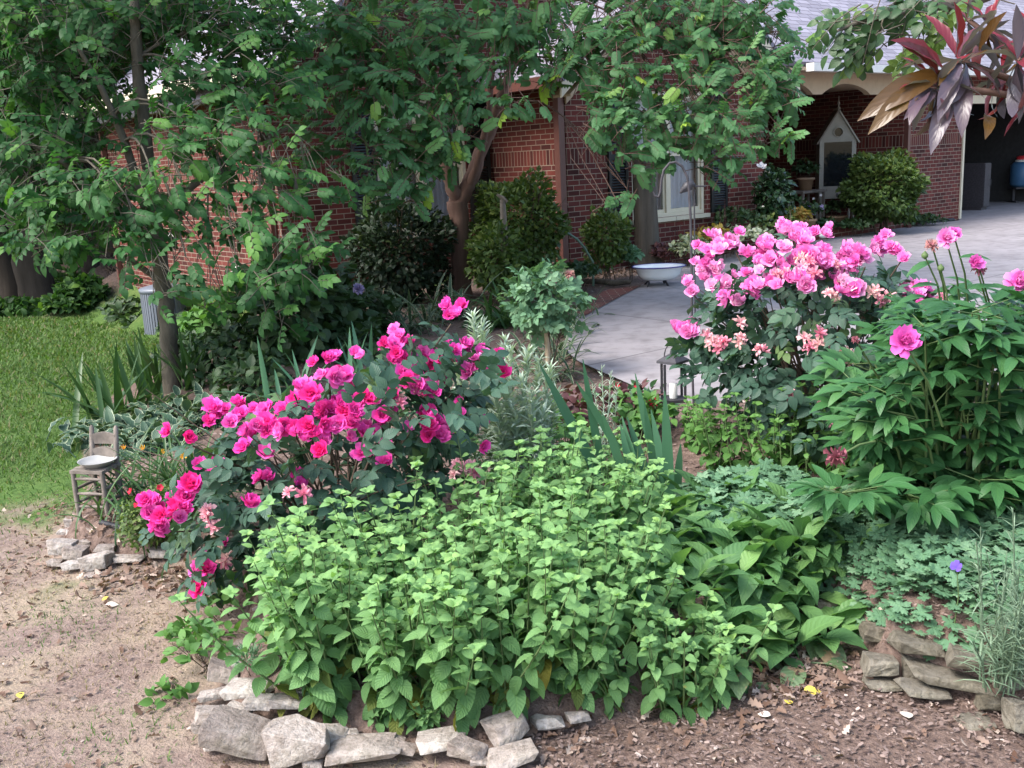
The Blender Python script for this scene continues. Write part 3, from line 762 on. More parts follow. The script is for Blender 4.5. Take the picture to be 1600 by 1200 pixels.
# ================================================================ LADDER-BACK CHAIR with a saucer
base = gp(160, 800)
k = pxm(base + Vector((0, 0, .2)))
wS = 54 / k; hs = 70 / k; hb = 128 / k
chair = thing('ladder_back_chair', 'small weathered grey ladder-back chair standing by the stone wall', 'chair', base, R(-14))
def leg(x, y, z1, r=.011, lean=0.0):
    mb = MB(); mb.tube([(x, y, -.02), (x, y, z1 * .5), (x, y + lean, z1)], [r, r * 1.1, r], 8); return mb.build('leg', M['wood'], chair)
a = wS / 2 * .95; dp = wS * .8
leg(-a, -dp / 2, hs); leg(a, -dp / 2, hs)
for s in (-1, 1):
    mb = MB(); mb.tube([(s * a * .85, dp / 2, -.02), (s * a * .85, dp / 2, hs), (s * a * .85, dp / 2 + .03, hb), (s * a * .85, dp / 2 + .032, hb + .012)], [.012, .013, .011, .005], 8); mb.build('back_post', M['wood'], chair)
def slat(z, h, name='back_slat'):
    mb = MB(); n = 9; V = []
    for i in range(n):
        q = i / (n - 1); x = -a * .85 + 2 * a * .85 * q; y = dp / 2 + .03 * (z - hs) / (hb - hs) + .012 * math.sin(math.pi * q)
        top = h * (1 + .25 * math.sin(math.pi * q))
        V += [(x, y - .005, z), (x, y - .005, z + top), (x, y + .005, z + top), (x, y + .005, z)]
    Fq = []
    for i in range(n - 1):
        for j in range(4): Fq.append([4 * i + j, 4 * i + 4 + j, 4 * i + 4 + (j + 1) % 4, 4 * i + (j + 1) % 4])
    mb.add(V, Fq); mb.build(name, M['wood'], chair, smooth=False)
slat(hb - .075, .045); slat(hs + .035, .04)
for i, (x0, y0, x1, y1, z) in enumerate([(-a, -dp / 2, a, -dp / 2, hs * .86), (-a, -dp / 2, a, -dp / 2, hs * .52), (-a, -dp / 2, a, -dp / 2, hs * .22), (-a, -dp / 2, -a * .85, dp / 2, hs * .62), (-a, -dp / 2, -a * .85, dp / 2, hs * .3),
                          (a, -dp / 2, a * .85, dp / 2, hs * .62), (a, -dp / 2, a * .85, dp / 2, hs * .3), (-a * .85, dp / 2, a * .85, dp / 2, hs * .4)]):
    mb = MB(); mb.tube([(x0, y0, z), ((x0 + x1) / 2, (y0 + y1) / 2, z + .002), (x1, y1, z)], [.006, .0085, .006], 7); mb.build('rung', M['wood'], chair)
mb = MB()
for i in range(5):
    y = -dp / 2 - .012 + i * dp / 4.3; mb.box((-a * 1.12, y, hs), (a * 1.12, y + dp / 5.2, hs + .014 + .003 * (i % 2)))
mb.build('seat', M['wood'], chair, smooth=False)
sc_ = base + Vector((.012, .0, hs + .018)); rr = 29 / k
mb = MB(); mb.lathe([(.001, .004), (rr * .6, .0), (rr * .66, .004), (rr * .88, .018), (rr, .027), (rr * 1.02, .029), (rr * .96, .026), (rr * .85, .018), (rr * .62, .008), (.001, .008)], 28)
o = mb.build('saucer', M['tin']); o.location = sc_; tag(o, 'shallow pale metal dish lying on the seat of the small chair', 'dish')
p = gp(195, 826); kk = pxm(p)
mb = MB(); q = [gp(158, 822), gp(185, 830), gp(212, 832)]; mb.tube([v + Vector((0, 0, .012)) for v in q], .013, 8)
o = mb.build('irrigation_hose', M['rubber']); tag(o, 'short length of black hose lying in the mulch below the chair', 'hose')

# ================================================================ FRONT YARD OBJECTS
# enamel basin on an iron stand
b0 = atz(1030, 446, 0.0); kb = pxm(b0 + Vector((0, 0, .2))); rb = 42 / kb
basin = thing('enamel_basin', 'white enamel basin with a dark blue rim standing on the driveway edge', 'basin', b0)
zb = .07
mb = MB(); mb.lathe([(.001, zb + .012), (rb * .50, zb), (rb * .62, zb + .01), (rb * .78, zb + .06), (rb * .86, zb + .13), (rb * .97, zb + .155), (rb * .955, zb + .16), (rb * .83, zb + .135), (rb * .75, zb + .07), (rb * .6, zb + .022), (.001, zb + .02)], 40, sx=1.0, sy=.8)
mb.build('bowl', M['enamel'], basin)
mb = MB(); a_ = np.linspace(0, 2 * math.pi, 41); mb.tube([(rb * .985 * math.cos(t), rb * .985 * .8 * math.sin(t), zb + .157) for t in a_], .008, 8, cap=False); mb.build('rim', M['rimblue'], basin)
for s in (-1, 1):
    mb = MB(); mb.tube([(s * .12 - .03, -.12, .0), (s * .1 - .03, -.08, .04), (s * .09 - .03, 0, zb + .01), (s * .1 - .03, .1, .03), (s * .12 - .03, .14, 0)], .012, 8); mb.build('foot', M['iron'], basin)
# broken post (old trunk) behind the basin
b0 = atz(1013, 416, 0); kb = pxm(b0)
stump = thing('tree_stump', 'tall broken grey tree stump with a splintered top standing behind the basin', 'stump', b0)
h = 165 / kb; w = 19 / kb
rng = np.random.default_rng(5); mb = MB(); n = 18; prof = []
for i in range(14):
    q = i / 13; prof.append(q)
a_ = np.arange(n) / n * 2 * math.pi
lob = 1 + .12 * np.sin(a_ * 2 + .6) + .08 * np.sin(a_ * 5)
V = []
for q in prof:
    rr = w * (1.0 - .18 * q + .25 * max(0, .12 - q) * 4)
    top = (rng.random(n) * .35 - .12) * (q > .95)
    for j in range(n): V.append((rr * lob[j] * math.cos(a_[j]) - .05 * q, rr * .8 * lob[j] * math.sin(a_[j]), h * q + (top[j] if q > .95 else 0)))
Fq = [[i * n + j, i * n + (j + 1) % n, (i + 1) * n + (j + 1) % n, (i + 1) * n + j] for i in range(13) for j in range(n)]
mb.add(V, Fq); mb.add(V[-n:], [list(range(n))]); mb.build('trunk', M['oldwood'], stump)
mb = MB(); mb.tube([(.0, -.02, h * .9), (-.08, -.12, h * 1.02), (-.16, -.15, h * 1.08)], [.05, .035, .015], 7); mb.tube([(.05, 0, h * .92), (.1, -.1, h * 1.0), (.12, -.12, h * 1.1)], [.045, .03, .012], 7)
mb.build('broken_branch', M['oldwood'], stump)
# shepherd hook
b0 = Vector(at(1083, 560, 5.6)); b0.z = 0; kk = pxm(Vector((b0.x, b0.y, 1.2)))
def hook_pt(px, py): return at(px, py, b0.y)
hook = thing('shepherd_hook', 'dark iron shepherd hook rising above the pink roses by the driveway', 'garden hook', b0)
top = [hook_pt(*p) - b0 for p in ((1081, 560), (1081, 430), (1079, 340), (1077, 300), (1074, 276), (1066, 260), (1056, 253), (1046, 255), (1037, 266), (1033, 284), (1032, 300), (1029, 308), (1023, 306), (1021, 300))]
top = [Vector((0.004, 0, -.05))] + top
mb = MB(); mb.tube(top, [.0072] * (len(top) - 3) + [.007, .0065, .005], 9); mb.build('hook_rod', M['rustiron'], hook)
# hummingbird feeder / iron bird on a thin arm beyond the hook
fd = Vector(at(1086, 352, 7.4)); g0 = Vector((fd.x, fd.y, 0.0))
feeder = thing('bird_ornament', 'black iron bird ornament on a thin rod beside the shepherd hook', 'garden ornament', g0)
def fp(px, py): return at(px, py, fd.y) - g0
mb = MB(); mb.tube([Vector((fp(1085, 352).x, 0, -.05)), fp(1085, 352), fp(1085, 296)], .006, 7); mb.tube([fp(1072, 292), fp(1085, 291), fp(1103, 291)], .006, 7); mb.build('rod', M['iron'], feeder)
mb = MB(); P_ = [fp(1062, 302), fp(1067, 297), fp(1072, 293), fp(1078, 289), fp(1082, 287), fp(1086, 289)]
mb.tube(P_, [.004, .022, .034, .038, .026, .006], 10); mb.build('bird_body', M['iron'], feeder)
mb = MB(); mb.add([fp(1066, 297) + Vector((0, -.03, 0)), fp(1080, 288) + Vector((0, -.035, 0)), fp(1081, 292) + Vector((0, -.03, 0)), fp(1063, 303) + Vector((0, -.02, 0))], [[0, 1, 2, 3]]); mb.build('wing', M['iron'], feeder)
# lantern among the leaves by the drive edge
lp = at(1052, 590, 4.9); kk = pxm(lp); s = 34 / kk / 2
gl_ = Vector((lp.x, lp.y, gz(lp.x, lp.y)))
lz = lp.z - gl_.z
lantern = thing('garden_lantern', 'small black metal lantern with glass sides on a stake by the driveway', 'lantern', gl_)
tz = (at(1052, 566, 4.9).z - gl_.z); bz = tz - .20
mb = MB(); mb.tube([(0, 0, -.05), (0, 0, bz)], .009, 7); mb.build('stake', M['iron'], lantern)
mb = MB(); mb.box((-s, -s, bz), (s, s, bz + .015)); mb.build('base', M['iron'], lantern, smooth=False)
for sx in (-1, 1):
    for sy in (-1, 1):
        mb = MB(); mb.box((sx * s * .92 - .006, sy * s * .92 - .006, bz + .015), (sx * s * .92 + .006, sy * s * .92 + .006, tz)); mb.build('corner_post', M['iron'], lantern, smooth=False)
mb = MB(); mb.lathe([(s * 1.55, tz), (s * 1.5, tz + .012), (s * .9, tz + .03), (s * .3, tz + .045), (s * .25, tz + .06), (.001, tz + .062)], 4); mb.build('roof', M['iron'], lantern, smooth=False)
mb = MB(); mb.tube([(s * math.cos(t) * .8, 0, tz + .03 + s * 1.25 * math.sin(t)) for t in np.linspace(0, math.pi, 12)], .003, 6); mb.build('handle', M['iron'], lantern)
mb = MB(); mb.lathe([(.02, bz + .016), (.02, bz + .09), (.001, bz + .09)], 14); mb.build('candle', M['white'], lantern)
# wooden stake and pale paddle in front of the pale-green bush, hose arc
b0 = atz(790, 470, 0); b0.y = b0.y
kk = pxm(b0); stake = thing('garden_stake', 'rough grey wooden stake with a slanted top in front of the pointed bush', 'stake', b0)
def spt(px, py, o=b0): return at(px, py, o.y) - o
mb = MB(); mb.tube([Vector((spt(792, 470).x, 0, -.1)), spt(790, 420), spt(787, 350), spt(785, 312)], [.045, .04, .038, .03], 7); mb.build('post', M['wood'], stake)
mb = MB(); mb.tube([spt(792, 316), spt(785, 309), spt(776, 304)], [.02, .025, .012], 6); mb.build('peg', M['wood'], stake)
b0 = atz(822, 452, 0)
tool = thing('garden_windmill', 'pale slanted blade on a green stem sticking up in front of the pointed bush', 'garden ornament', b0)
def tpt(px, py): return at(px, py, b0.y) - b0
mb = MB(); mb.tube([Vector((tpt(815, 452).x, 0, -.05)), tpt(819, 410), tpt(826, 392)], .012, 7); mb.build('stem', M['hose'], tool)
mb = MB(); mb.tube([tpt(825, 395), tpt(834, 383), tpt(842, 373)], [.03, .035, .028], 8); mb.build('blade', M['tin'], tool)
mb = MB(); mb.tube([tpt(826, 393), tpt(816, 402), tpt(804, 408)], [.02, .02, .008], 8); mb.build('tail', M['tin'], tool)
hp = [at(850, 362, 11.9), at(866, 357, 12.0), at(885, 363, 12.1), at(902, 374, 12.1), at(914, 388, 12.1), at(922, 402, 12.1), at(926, 408, 12.1)]
hp.append(Vector((hp[-1].x, 12.1, -.03)))
mb = MB(); mb.tube(hp, .016, 8); o = mb.build('garden_hose', M['hose']); tag(o, 'grey green garden hose arching over the mulch beside the brown downspout', 'hose')
# black edging strip along the drive
ed = [atz(*p, .02) for p in ((1255, 361), (1290, 358), (1330, 356), (1380, 354.5), (1420, 351), (1460, 347), (1494, 344))]
mb = MB(); mb.tube([p + V_ * .06 for p in ed], .045, 8); o = mb.build('edging_strip', M['rubber']); tag(o, 'black rubber edging strip curving between driveway and porch bed', 'edging')
ed = [atz(*p, .02) for p in ((905, 441), (935, 440), (960, 443), (985, 441))]
mb = MB(); mb.tube([p + Vector((0, .05, 0)) for p in ed], [.03, .035, .04, .03], 7); o = mb.build('edging_log', M['oldwood']); tag(o, 'thin dark log edging the leaf mulch beside the enamel basin', 'log')
# brick paver strip beside the drive
pv = [atz(893, 482, .012), atz(950, 452, .012), atz(1002, 446, .012), atz(960, 468, .012), atz(912, 494, .012)]
bm = bmesh.new(); f = bm.faces.new([bm.verts.new(p) for p in pv]); f.normal_update()
if f.normal.z < 0: f.normal_flip()
uvl = bm.loops.layers.uv.new('UVMap')
for l in f.loops: l[uvl].uv = (l.vert.co.x, l.vert.co.y)
me = bpy.data.meshes.new('paver_path'); bm.to_mesh(me); bm.free(); me.materials.append(M['brick']); o = link(bpy.data.objects.new('paver_path', me)); tag(o, kind='structure')
# AC unit
b0 = gp(262, 524); b0.z = gz(b0.x, b0.y)
ac = thing('air_conditioner', 'round blue-grey outdoor air conditioner unit on a pad beside the brick side wall', 'air conditioner', b0, R(38 + 14))
k = pxm(b0); hh = 76 / k; ww = 34 / k
mb = MB(); mb.lathe([(ww * .86, .05), (ww * .86, hh - .06)], 30); mb.build('coil', M['acgrille'], ac, smooth=False)
mb = MB()
for q in range(44):
    t = q / 44 * 2 * math.pi; c_, s_ = math.cos(t), math.sin(t); tx, ty = -s_ * ww * .05, c_ * ww * .05
    x_, y_ = c_ * ww * .97, s_ * ww * .97
    mb.add([(x_ - tx, y_ - ty, .06), (x_ + tx, y_ + ty, .06), (x_ + tx, y_ + ty, hh - .06), (x_ - tx, y_ - ty, hh - .06), (x_ * .96 - tx, y_ * .96 - ty, .06), (x_ * .96 + tx, y_ * .96 + ty, .06), (x_ * .96 + tx, y_ * .96 + ty, hh - .06), (x_ * .96 - tx, y_ * .96 - ty, hh - .06)],
           [[0, 1, 2, 3], [5, 4, 7, 6], [1, 5, 6, 2], [4, 0, 3, 7]])
mb.build('louver_panel', M['acmetal'], ac, smooth=False)
mb = MB(); mb.lathe([(ww * .9, hh - .07), (ww * 1.0, hh - .06), (ww * 1.02, hh - .02), (ww * .96, hh), (ww * .7, hh + .02), (ww * .3, hh + .045), (.001, hh + .05)], 30); mb.build('lid', M['acmetal'], ac)
mb = MB(); mb.lathe([(ww * 1.0, .0), (ww * 1.02, .05), (ww * .9, .06)], 30); mb.build('base', M['acmetal'], ac)
mb = MB(); mb.box((-ww * 1.15, -ww * 1.15, -.25), (ww * 1.15, ww * 1.15, -.002)); o = mb.build('concrete_pad', M['concrete_pad'], smooth=False); o.location = b0; o.rotation_euler = (0, 0, R(52)); tag(o, 'square concrete pad under the air conditioner', 'pad')
# display cabinet shaped like a bird house on the porch
_d = ray(1307, 333); _n = ((A0 + V_ * .75) - Vector((0, 0, EYE))).dot(V_) / _d.dot(V_); cb = Vector((0, 0, EYE)) + _d * _n; cb.z = .13
dirc = math.atan2(-cb.x, -cb.y)         # heading towards the camera
yaw = math.pi - dirc + R(10)
cab = thing('display_cabinet', 'tall off-white cabinet shaped like a steep-roofed bird house with glass door', 'cabinet', cb, R(-8))
k = pxm(cb + Vector((0, 0, 1))); w = 27.5 / k; dpt = .42
zl = 38 / k; zt = zl + 90 / k; ap = zt + 44 / k
for sx in (-1, 1):
    for sy in (0, dpt):
        mb = MB(); mb.tube([(sx * (w - .03), sy + .03 * (1 if sy == 0 else -1), 0), (sx * (w - .03), sy + .03 * (1 if sy == 0 else -1), .12), (sx * (w - .03), sy + .03 * (1 if sy == 0 else -1), .2), (sx * (w - .03), sy + .03 * (1 if sy == 0 else -1), zl)], [.018, .028, .02, .03], 8)
        mb.build('leg', M['cab'], cab)
mb = MB()
mb.box((-w, .025, zl), (w, dpt, zl + .05)); mb.box((-w, dpt - .02, zl + .05), (w, dpt, zt))
mb.box((-w, .02, zl + .05), (-w + .02, dpt - .02, zt)); mb.box((w - .02, .02, zl + .05), (w, dpt - .02, zt))
mb.build('case', M['cab'], cab, smooth=False)
fz0, fz1 = zl + .22, zt - .02
fr = MB(); fr.box((-w, 0, zl), (w, .02, fz0)); fr.box((-w, 0, fz0), (-w + .075, .02, zt)); fr.box((w - .075, 0, fz0), (w, .02, zt)); fr.box((-w + .075, 0, fz1 - .02), (w - .075, .02, zt))
do = fr.build('door', M['cab'], cab, smooth=False)
mb = MB(); mb.quad([(-w + .075, .012, fz0), (w - .075, .012, fz0), (w - .075, .012, fz1 - .02), (-w + .075, .012, fz1 - .02)]); mb.build('pane', M['darkglass'], do, smooth=False)
mb = MB(); mb.box((-.012, -.012, zl + .02), (.012, -.001, zl + .09)); mb.build('latch', M['iron'], do, smooth=False)
# gable with a round hole
bm = bmesh.new(); cx, cz, rr = 0, zt + .13, .07
outer = [(-w - .02, zt), (w + .02, zt), (.02, ap), (-.02, ap)]
N = 32; ring = [(cx + rr * math.cos(i / N * 2 * math.pi), cz + rr * math.sin(i / N * 2 * math.pi)) for i in range(N)]
def edge_hit(dx, dz):
    best = 9
    for i in range(4):
        x1, z1 = outer[i]; x2, z2 = outer[(i + 1) % 4]; ex, ez = x2 - x1, z2 - z1
        den = dx * ez - dz * ex
        if abs(den) < 1e-9: continue
        t = ((x1 - cx) * ez - (z1 - cz) * ex) / den; s_ = ((x1 - cx) * dz - (z1 - cz) * dx) / den
        if t > 0 and -1e-6 <= s_ <= 1 + 1e-6: best = min(best, t)
    return best
angs = sorted([i / N * 2 * math.pi for i in range(N)] + [math.atan2(z - cz, x - cx) % (2 * math.pi) for x, z in outer])
V = []; Fq = []
for t in angs:
    dx, dz = math.cos(t), math.sin(t); e = edge_hit(dx, dz)
    V += [(cx + rr * dx, -.002, cz + rr * dz), (cx + e * dx, -.002, cz + e * dz), (cx + rr * dx, .02, cz + rr * dz), (cx + e * dx, .02, cz + e * dz)]
n = len(angs)
for i in range(n):
    a4, b4 = 4 * i, 4 * ((i + 1) % n); Fq += [[a4, a4 + 1, b4 + 1, b4], [a4 + 2, b4 + 2, b4 + 3, a4 + 3], [a4, b4, b4 + 2, a4 + 2], [a4 + 1, a4 + 3, b4 + 3, b4 + 1]]
mb = MB(); mb.add(V, Fq); mb.build('gable_board', M['cab'], cab, smooth=False)
mb = MB(); mb.lathe([(.001, 0), (rr * 1.0, 0)], 24); o = mb.build('hole_shade_disc', M['darkglass'], cab); o.location = (cx, .03, cz); o.rotation_euler = (R(90), 0, 0)  # dark disc behind the opening stands in for the shade inside
mb = MB(); mb.tube([(cx + (rr + .012) * math.cos(t), -.006, cz + (rr + .012) * math.sin(t)) for t in np.linspace(0, 2 * math.pi, 33)], .012, 8, cap=False); mb.build('hole_ring', M['cab'], cab)
for s in (-1, 1):
    mb = MB(); slab(mb, (s * (w + .06), -.04, zt - .06), (s * (w + .06), dpt + .05, zt - .06), (0, dpt + .05, ap + .03), (0, -.04, ap + .03), .025); mb.build('roof', M['cab'] if s > 0 else M['wood'], cab, smooth=False)
mb = MB(); mb.lathe([(.03, ap + .02), (.03, ap + .05), (.014, ap + .06), (.012, ap + .1), (.03, ap + .115), (.02, ap + .14), (.008, ap + .16), (.006, ap + .24), (.001, ap + .26)], 12, c=(0, .03, 0)); mb.build('finial', M['cab'], cab)
# pots on the porch
def pot(label, px, py, y_s, r, h, m, rim=True, group='pots on the porch', cat='plant pot'):
    p = None
    d = ray(px, py); 
    # meet the vertical plane s = y_s in front of the house
    n = V_; k = ((A0 + V_ * y_s) - Vector((0, 0, EYE))).dot(n) / d.dot(n)
    q = Vector((0, 0, EYE)) + d * k
    o = thing('plant_pot', label, cat, (q.x, q.y, .13 if y_s > -.12 else 0), 0, group)
    mb = MB(); mb.lathe([(.001, 0), (r * .72, 0), (r * .95, h * .82), (r * 1.08, h * .82), (r * 1.1, h), (r * .95, h), (r * .9, h * .86), (.001, h * .86)], 22); mb.build('pot_body', M[m], o)
    return o, h, r
POTS = []
POTS.append(pot('small clay pot of blue flowers at the edge of the porch step', 1263, 334, .0, .13, .22, 'terracotta'))
POTS.append(pot('tall pale urn in the shadow at the corner of the porch', 1229, 318, .35, .14, .40, 'terracotta'))
POTS.append(pot('wide clay planter on the porch floor under the bird house cabinet', 1308, 334, .3, .17, .18, 'terracotta'))
POTS.append(pot('clay pot raised on a shelf beside the glass cabinet', 1259, 284, .9, .14, .22, 'terracotta'))
o = POTS[3][0]; o.location.z = .63
mb = MB(); pl_ = Vector(o.location); mb.box((-.35, -.2, .58), (.35, .2, .62)); 
for sx in (-1, 1):
    for sy in (-1, 1): mb.box((sx * .3 - .02, sy * .16 - .02, 0), (sx * .3 + .02, sy * .16 + .02, .58))
o2 = mb.build('plant_bench', M['wood'], smooth=False); o2.location = (pl_.x, pl_.y, .13 + .0); o2.rotation_euler = (0, 0, R(38)); tag(o2, 'narrow wooden plant bench against the porch window', 'bench'); o.location.z = .13 + .62
b0 = hw(5.15, -.35, 0)
goose = thing('goose_figurine', 'small white goose figurine in the bed before the porch step', 'figurine', b0, R(40))
mb = MB(); mb.tube([(-.12, 0, .09), (-.06, 0, .1), (.02, 0, .11), (.07, 0, .13), (.08, 0, .2), (.085, 0, .27), (.1, 0, .3), (.13, 0, .3)], [.01, .05, .065, .045, .022, .02, .028, .008], 10); mb.build('goose_body', M['white'], goose)
mb = MB(); mb.tube([(.125, 0, .3), (.165, 0, .295)], [.012, .003], 6); mb.build('beak', M['orange'], goose)
# garage contents
def garpt(px, py, s):
    d = ray(px, py); k = ((A0 + V_ * s) - Vector((0, 0, EYE))).dot(V_) / d.dot(V_); return Vector((0, 0, EYE)) + d * k
q = garpt(1571, 334, 2.0)
bk = thing('orange_bucket', 'orange bucket standing on the garage floor beside the door', 'bucket', (q.x, q.y, .004))
mb = MB(); mb.lathe([(.001, .01), (.15, 0), (.19, .42), (.2, .42), (.2, .45), (.18, .45), (.15, .05), (.001, .05)], 22); mb.build('bucket_body', M['orange'], bk)
mb = MB(); mb.tube([(.195 * math.cos(t), .195 * math.sin(t) * .3, .43 - .16 * math.sin(t)) for t in np.linspace(0, math.pi, 14)], .006, 6); mb.build('handle', M['iron'], bk)
q = garpt(1594, 345, 1.2)
cl = thing('blue_drum', 'blue plastic drum with a red and white lid just inside the garage', 'drum', (q.x, q.y, .004))
mb = MB(); mb.lathe([(.001, .35), (.22, .35), (.27, .42), (.28, .62), (.27, .85), (.2, .92), (.001, .92)], 24); mb.build('drum_body', M['blue'], cl)
mb = MB(); mb.lathe([(.19, .92), (.19, .97), (.001, .97)], 20); mb.build('band', M['white'], cl)
mb = MB(); mb.lathe([(.17, .97), (.17, 1.03), (.1, 1.06), (.001, 1.06)], 20); mb.build('lid', M['redp'], cl)
mb = MB()
for s in (-1, 1): mb.box((s * .2 - .03, -.2, 0), (s * .2 + .03, .2, .04)); mb.box((s * .2 - .025, -.025, .04), (s * .2 + .025, .025, .345))
mb.box((-.25, -.22, .31), (.25, .22, .348)); mb.build('stand', M['iron'], cl, smooth=False)
q = garpt(1524, 340, .9)
fz = thing('storage_cupboard', 'narrow pale storage cupboard just inside the garage opening', 'cupboard', (q.x, q.y, .004), R(38))
mb = MB(); mb.box((-.13, -.2, .06), (.13, .3, .98)); mb.box((-.12, -.17, 0), (.12, .28, .06)); mb.build('case', M['rustiron'], fz, smooth=False)
mb = MB(); mb.box((-.125, -.222, .08), (.125, -.202, .97)); mb.build('door', M['rustiron'], fz, smooth=False)
mb = MB(); mb.tube([(.09, -.225, .5), (.09, -.25, .51), (.09, -.25, .63), (.09, -.225, .64)], .008, 6); mb.build('handle', M['iron'], fz)
# ================================================================ PLANTS
LM = {}
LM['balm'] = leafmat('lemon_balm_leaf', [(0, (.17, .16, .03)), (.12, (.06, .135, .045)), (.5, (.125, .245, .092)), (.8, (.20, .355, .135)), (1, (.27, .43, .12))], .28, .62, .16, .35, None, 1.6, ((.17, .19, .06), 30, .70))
LM['rose'] = leafmat('rose_leaf', [(0, (.026, .062, .042)), (.7, (.052, .108, .070)), (1, (.10, .165, .05))], .18, .45, .28, .3)
LM['peony'] = leafmat('peony_leaf', [(0, (.024, .078, .026)), (.6, (.044, .13, .042)), (1, (.095, .205, .06))], .2, .42, .28, .15)
LM['hosta'] = leafmat('hosta_leaf', [(0, (.050, .122, .048)), (.5, (.088, .192, .070)), (1, (.15, .28, .085))], .28, .5, .25, .3)
LM['hostas'] = leafmat('spotted_hosta_leaf', [(0, (.075, .12, .06)), (1, (.11, .17, .08))], .2, .5, .3, .3, None, 1.6, ((.22, .16, .10), 22, .56))
LM['hostav'] = leafmat('variegated_hosta_leaf', [(0, (.028, .06, .04)), (1, (.06, .11, .065))], .15, .5, .3, .3, ((.27, .32, .21), .405))
LM['geran'] = leafmat('cranesbill_leaf', [(0, (.06, .13, .07)), (.6, (.105, .21, .115)), (1, (.17, .28, .165))], .18, .6, .2, .25)
LM['silver'] = leafmat('silver_leaf', [(0, (.30, .38, .30)), (1, (.48, .56, .46))], .2, .8, .1)
LM['greygrass'] = leafmat('grey_green_leaf', [(0, (.10, .16, .10)), (1, (.22, .30, .20))], .2, .7, .15)
LM['iris'] = leafmat('iris_leaf', [(0, (.035, .10, .055)), (1, (.085, .20, .11))], .2, .5, .3)
LM['strap'] = leafmat('strap_leaf', [(0, (.025, .065, .022)), (1, (.06, .125, .035))], .22, .42, .35)
LM['strapv'] = leafmat('striped_strap_leaf', [(0, (.03, .06, .03)), (1, (.055, .09, .05))], .2, .5, .3, 0, ((.30, .33, .22), .40))
LM['box'] = leafmat('boxwood_leaf', [(0, (.035, .065, .018)), (.6, (.075, .125, .03)), (1, (.15, .19, .045))], .22, .5, .3)
LM['darkbox'] = leafmat('dark_yew_leaf', [(0, (.010, .020, .010)), (.8, (.022, .042, .018)), (1, (.06, .085, .03))], .12, .5, .3)
LM['hydr'] = leafmat('hydrangea_leaf', [(0, (.016, .038, .014)), (1, (.045, .085, .03))], .2, .45, .3, .3)
LM['cam'] = leafmat('camellia_leaf', [(0, (.012, .035, .016)), (1, (.04, .08, .035))], .1, .25, .5)
LM['heuy'] = leafmat('amber_leaf', [(0, (.25, .09, .03)), (.5, (.30, .22, .05)), (1, (.38, .33, .10))], .25, .55, .2)
LM['heuw'] = leafmat('white_variegated_leaf', [(0, (.10, .14, .08)), (.5, (.28, .32, .20)), (1, (.50, .52, .40))], .2, .55, .2)
LM['weed'] = leafmat('weed_leaf', [(0, (.045, .115, .03)), (1, (.11, .23, .055))], .25, .55, .2)
LM['maroon'] = leafmat('maroon_leaf', [(0, (.05, .02, .025)), (1, (.12, .05, .05))], .2, .5, .3)
LM['stem'] = plain('green_stem', (.09, .14, .05), .6, .3, .2)
LM['cane'] = plain('brown_cane', (.075, .055, .04), .8, .2, .25)
LM['redstem'] = plain('reddish_stem', (.16, .09, .06), .7, .2, .2)
def petalmat(name, stops):
    m, nt, b = mat(name, .55, .2)
    a_ = nd(nt, 'ShaderNodeAttribute', attribute_name='tint'); oi = nt.nodes.new('ShaderNodeObjectInfo')
    t = math_(nt, 'ADD', math_(nt, 'MULTIPLY', a_.outputs['Fac'], .45), math_(nt, 'MULTIPLY', oi.outputs['Random'], .55))
    c = ramp(nt, stops, t); nt.links.new(c.outputs[0], b.inputs['Base Color'])
    tr = nt.nodes.new('ShaderNodeBsdfTranslucent'); nt.links.new(c.outputs[0], tr.inputs[0])
    mx = nd(nt, 'ShaderNodeMixShader'); mx.inputs[0].default_value = .3
    nt.links.new(b.outputs[0], mx.inputs[1]); nt.links.new(tr.outputs[0], mx.inputs[2]); nt.links.new(mx.outputs[0], nt.nodes['Material Output'].inputs[0])
    return m
PM = {}
PM['hot'] = petalmat('hot_pink_petal', [(0, (.72, .012, .09)), (.3, (.82, .028, .25)), (.65, (.82, .08, .44)), (1, (.88, .26, .60))])
PM['pink'] = petalmat('pink_petal', [(0, (.80, .09, .40)), (.4, (.85, .19, .55)), (.75, (.88, .36, .64)), (1, (.92, .64, .76))])
PM['faded'] = petalmat('faded_petal', [(0, (.62, .10, .20)), (.4, (.78, .30, .40)), (.75, (.84, .52, .52)), (1, (.58, .36, .26))])
PM['peony'] = petalmat('peony_petal', [(0, (.66, .07, .40)), (.6, (.82, .18, .56)), (1, (.90, .45, .70))])
PM['brown'] = petalmat('spent_petal', [(0, (.20, .05, .07)), (.6, (.36, .12, .15)), (1, (.48, .28, .22))])
PM['white'] = petalmat('white_petal', [(0, (.7, .68, .72)), (1, (.82, .80, .80))])
PM['blue'] = petalmat('violet_petal', [(0, (.10, .05, .42)), (1, (.28, .18, .6))])
PM['red'] = petalmat('red_petal', [(0, (.5, .01, .03)), (1, (.65, .04, .09))])
PM['yellow'] = petalmat('orange_yellow_petal', [(0, (.7, .25, .02)), (1, (.8, .5, .06))])
PM['lilac'] = petalmat('lilac_petal', [(0, (.16, .13, .30)), (1, (.30, .26, .42))])
T_OV = tpl(OV, OVH, .25, .5); T_OV2 = tpl(OV, OVH, .15, .9)
T_BALM = [tpl([0, .06, .14, .22, .31, .40, .50, .60, .70, .80, .9, 1], [.01, .15, .245, .275, .315, .30, .305, .265, .235, .165, .10, .01], .22, b_, .05, .05) for b_ in (.3, .8, 1.2)]
T_LAN = [tpl(*LANCE, .3, b_) for b_ in (.3, .7, 1.1)]
T_HOS = [tpl([0, .10, .25, .42, .58, .72, .84, .93, 1], [.018, .11, .205, .235, .22, .17, .10, .045, .004], .35, b_, 0, .05) for b_ in (.7, 1.1, 1.6)]
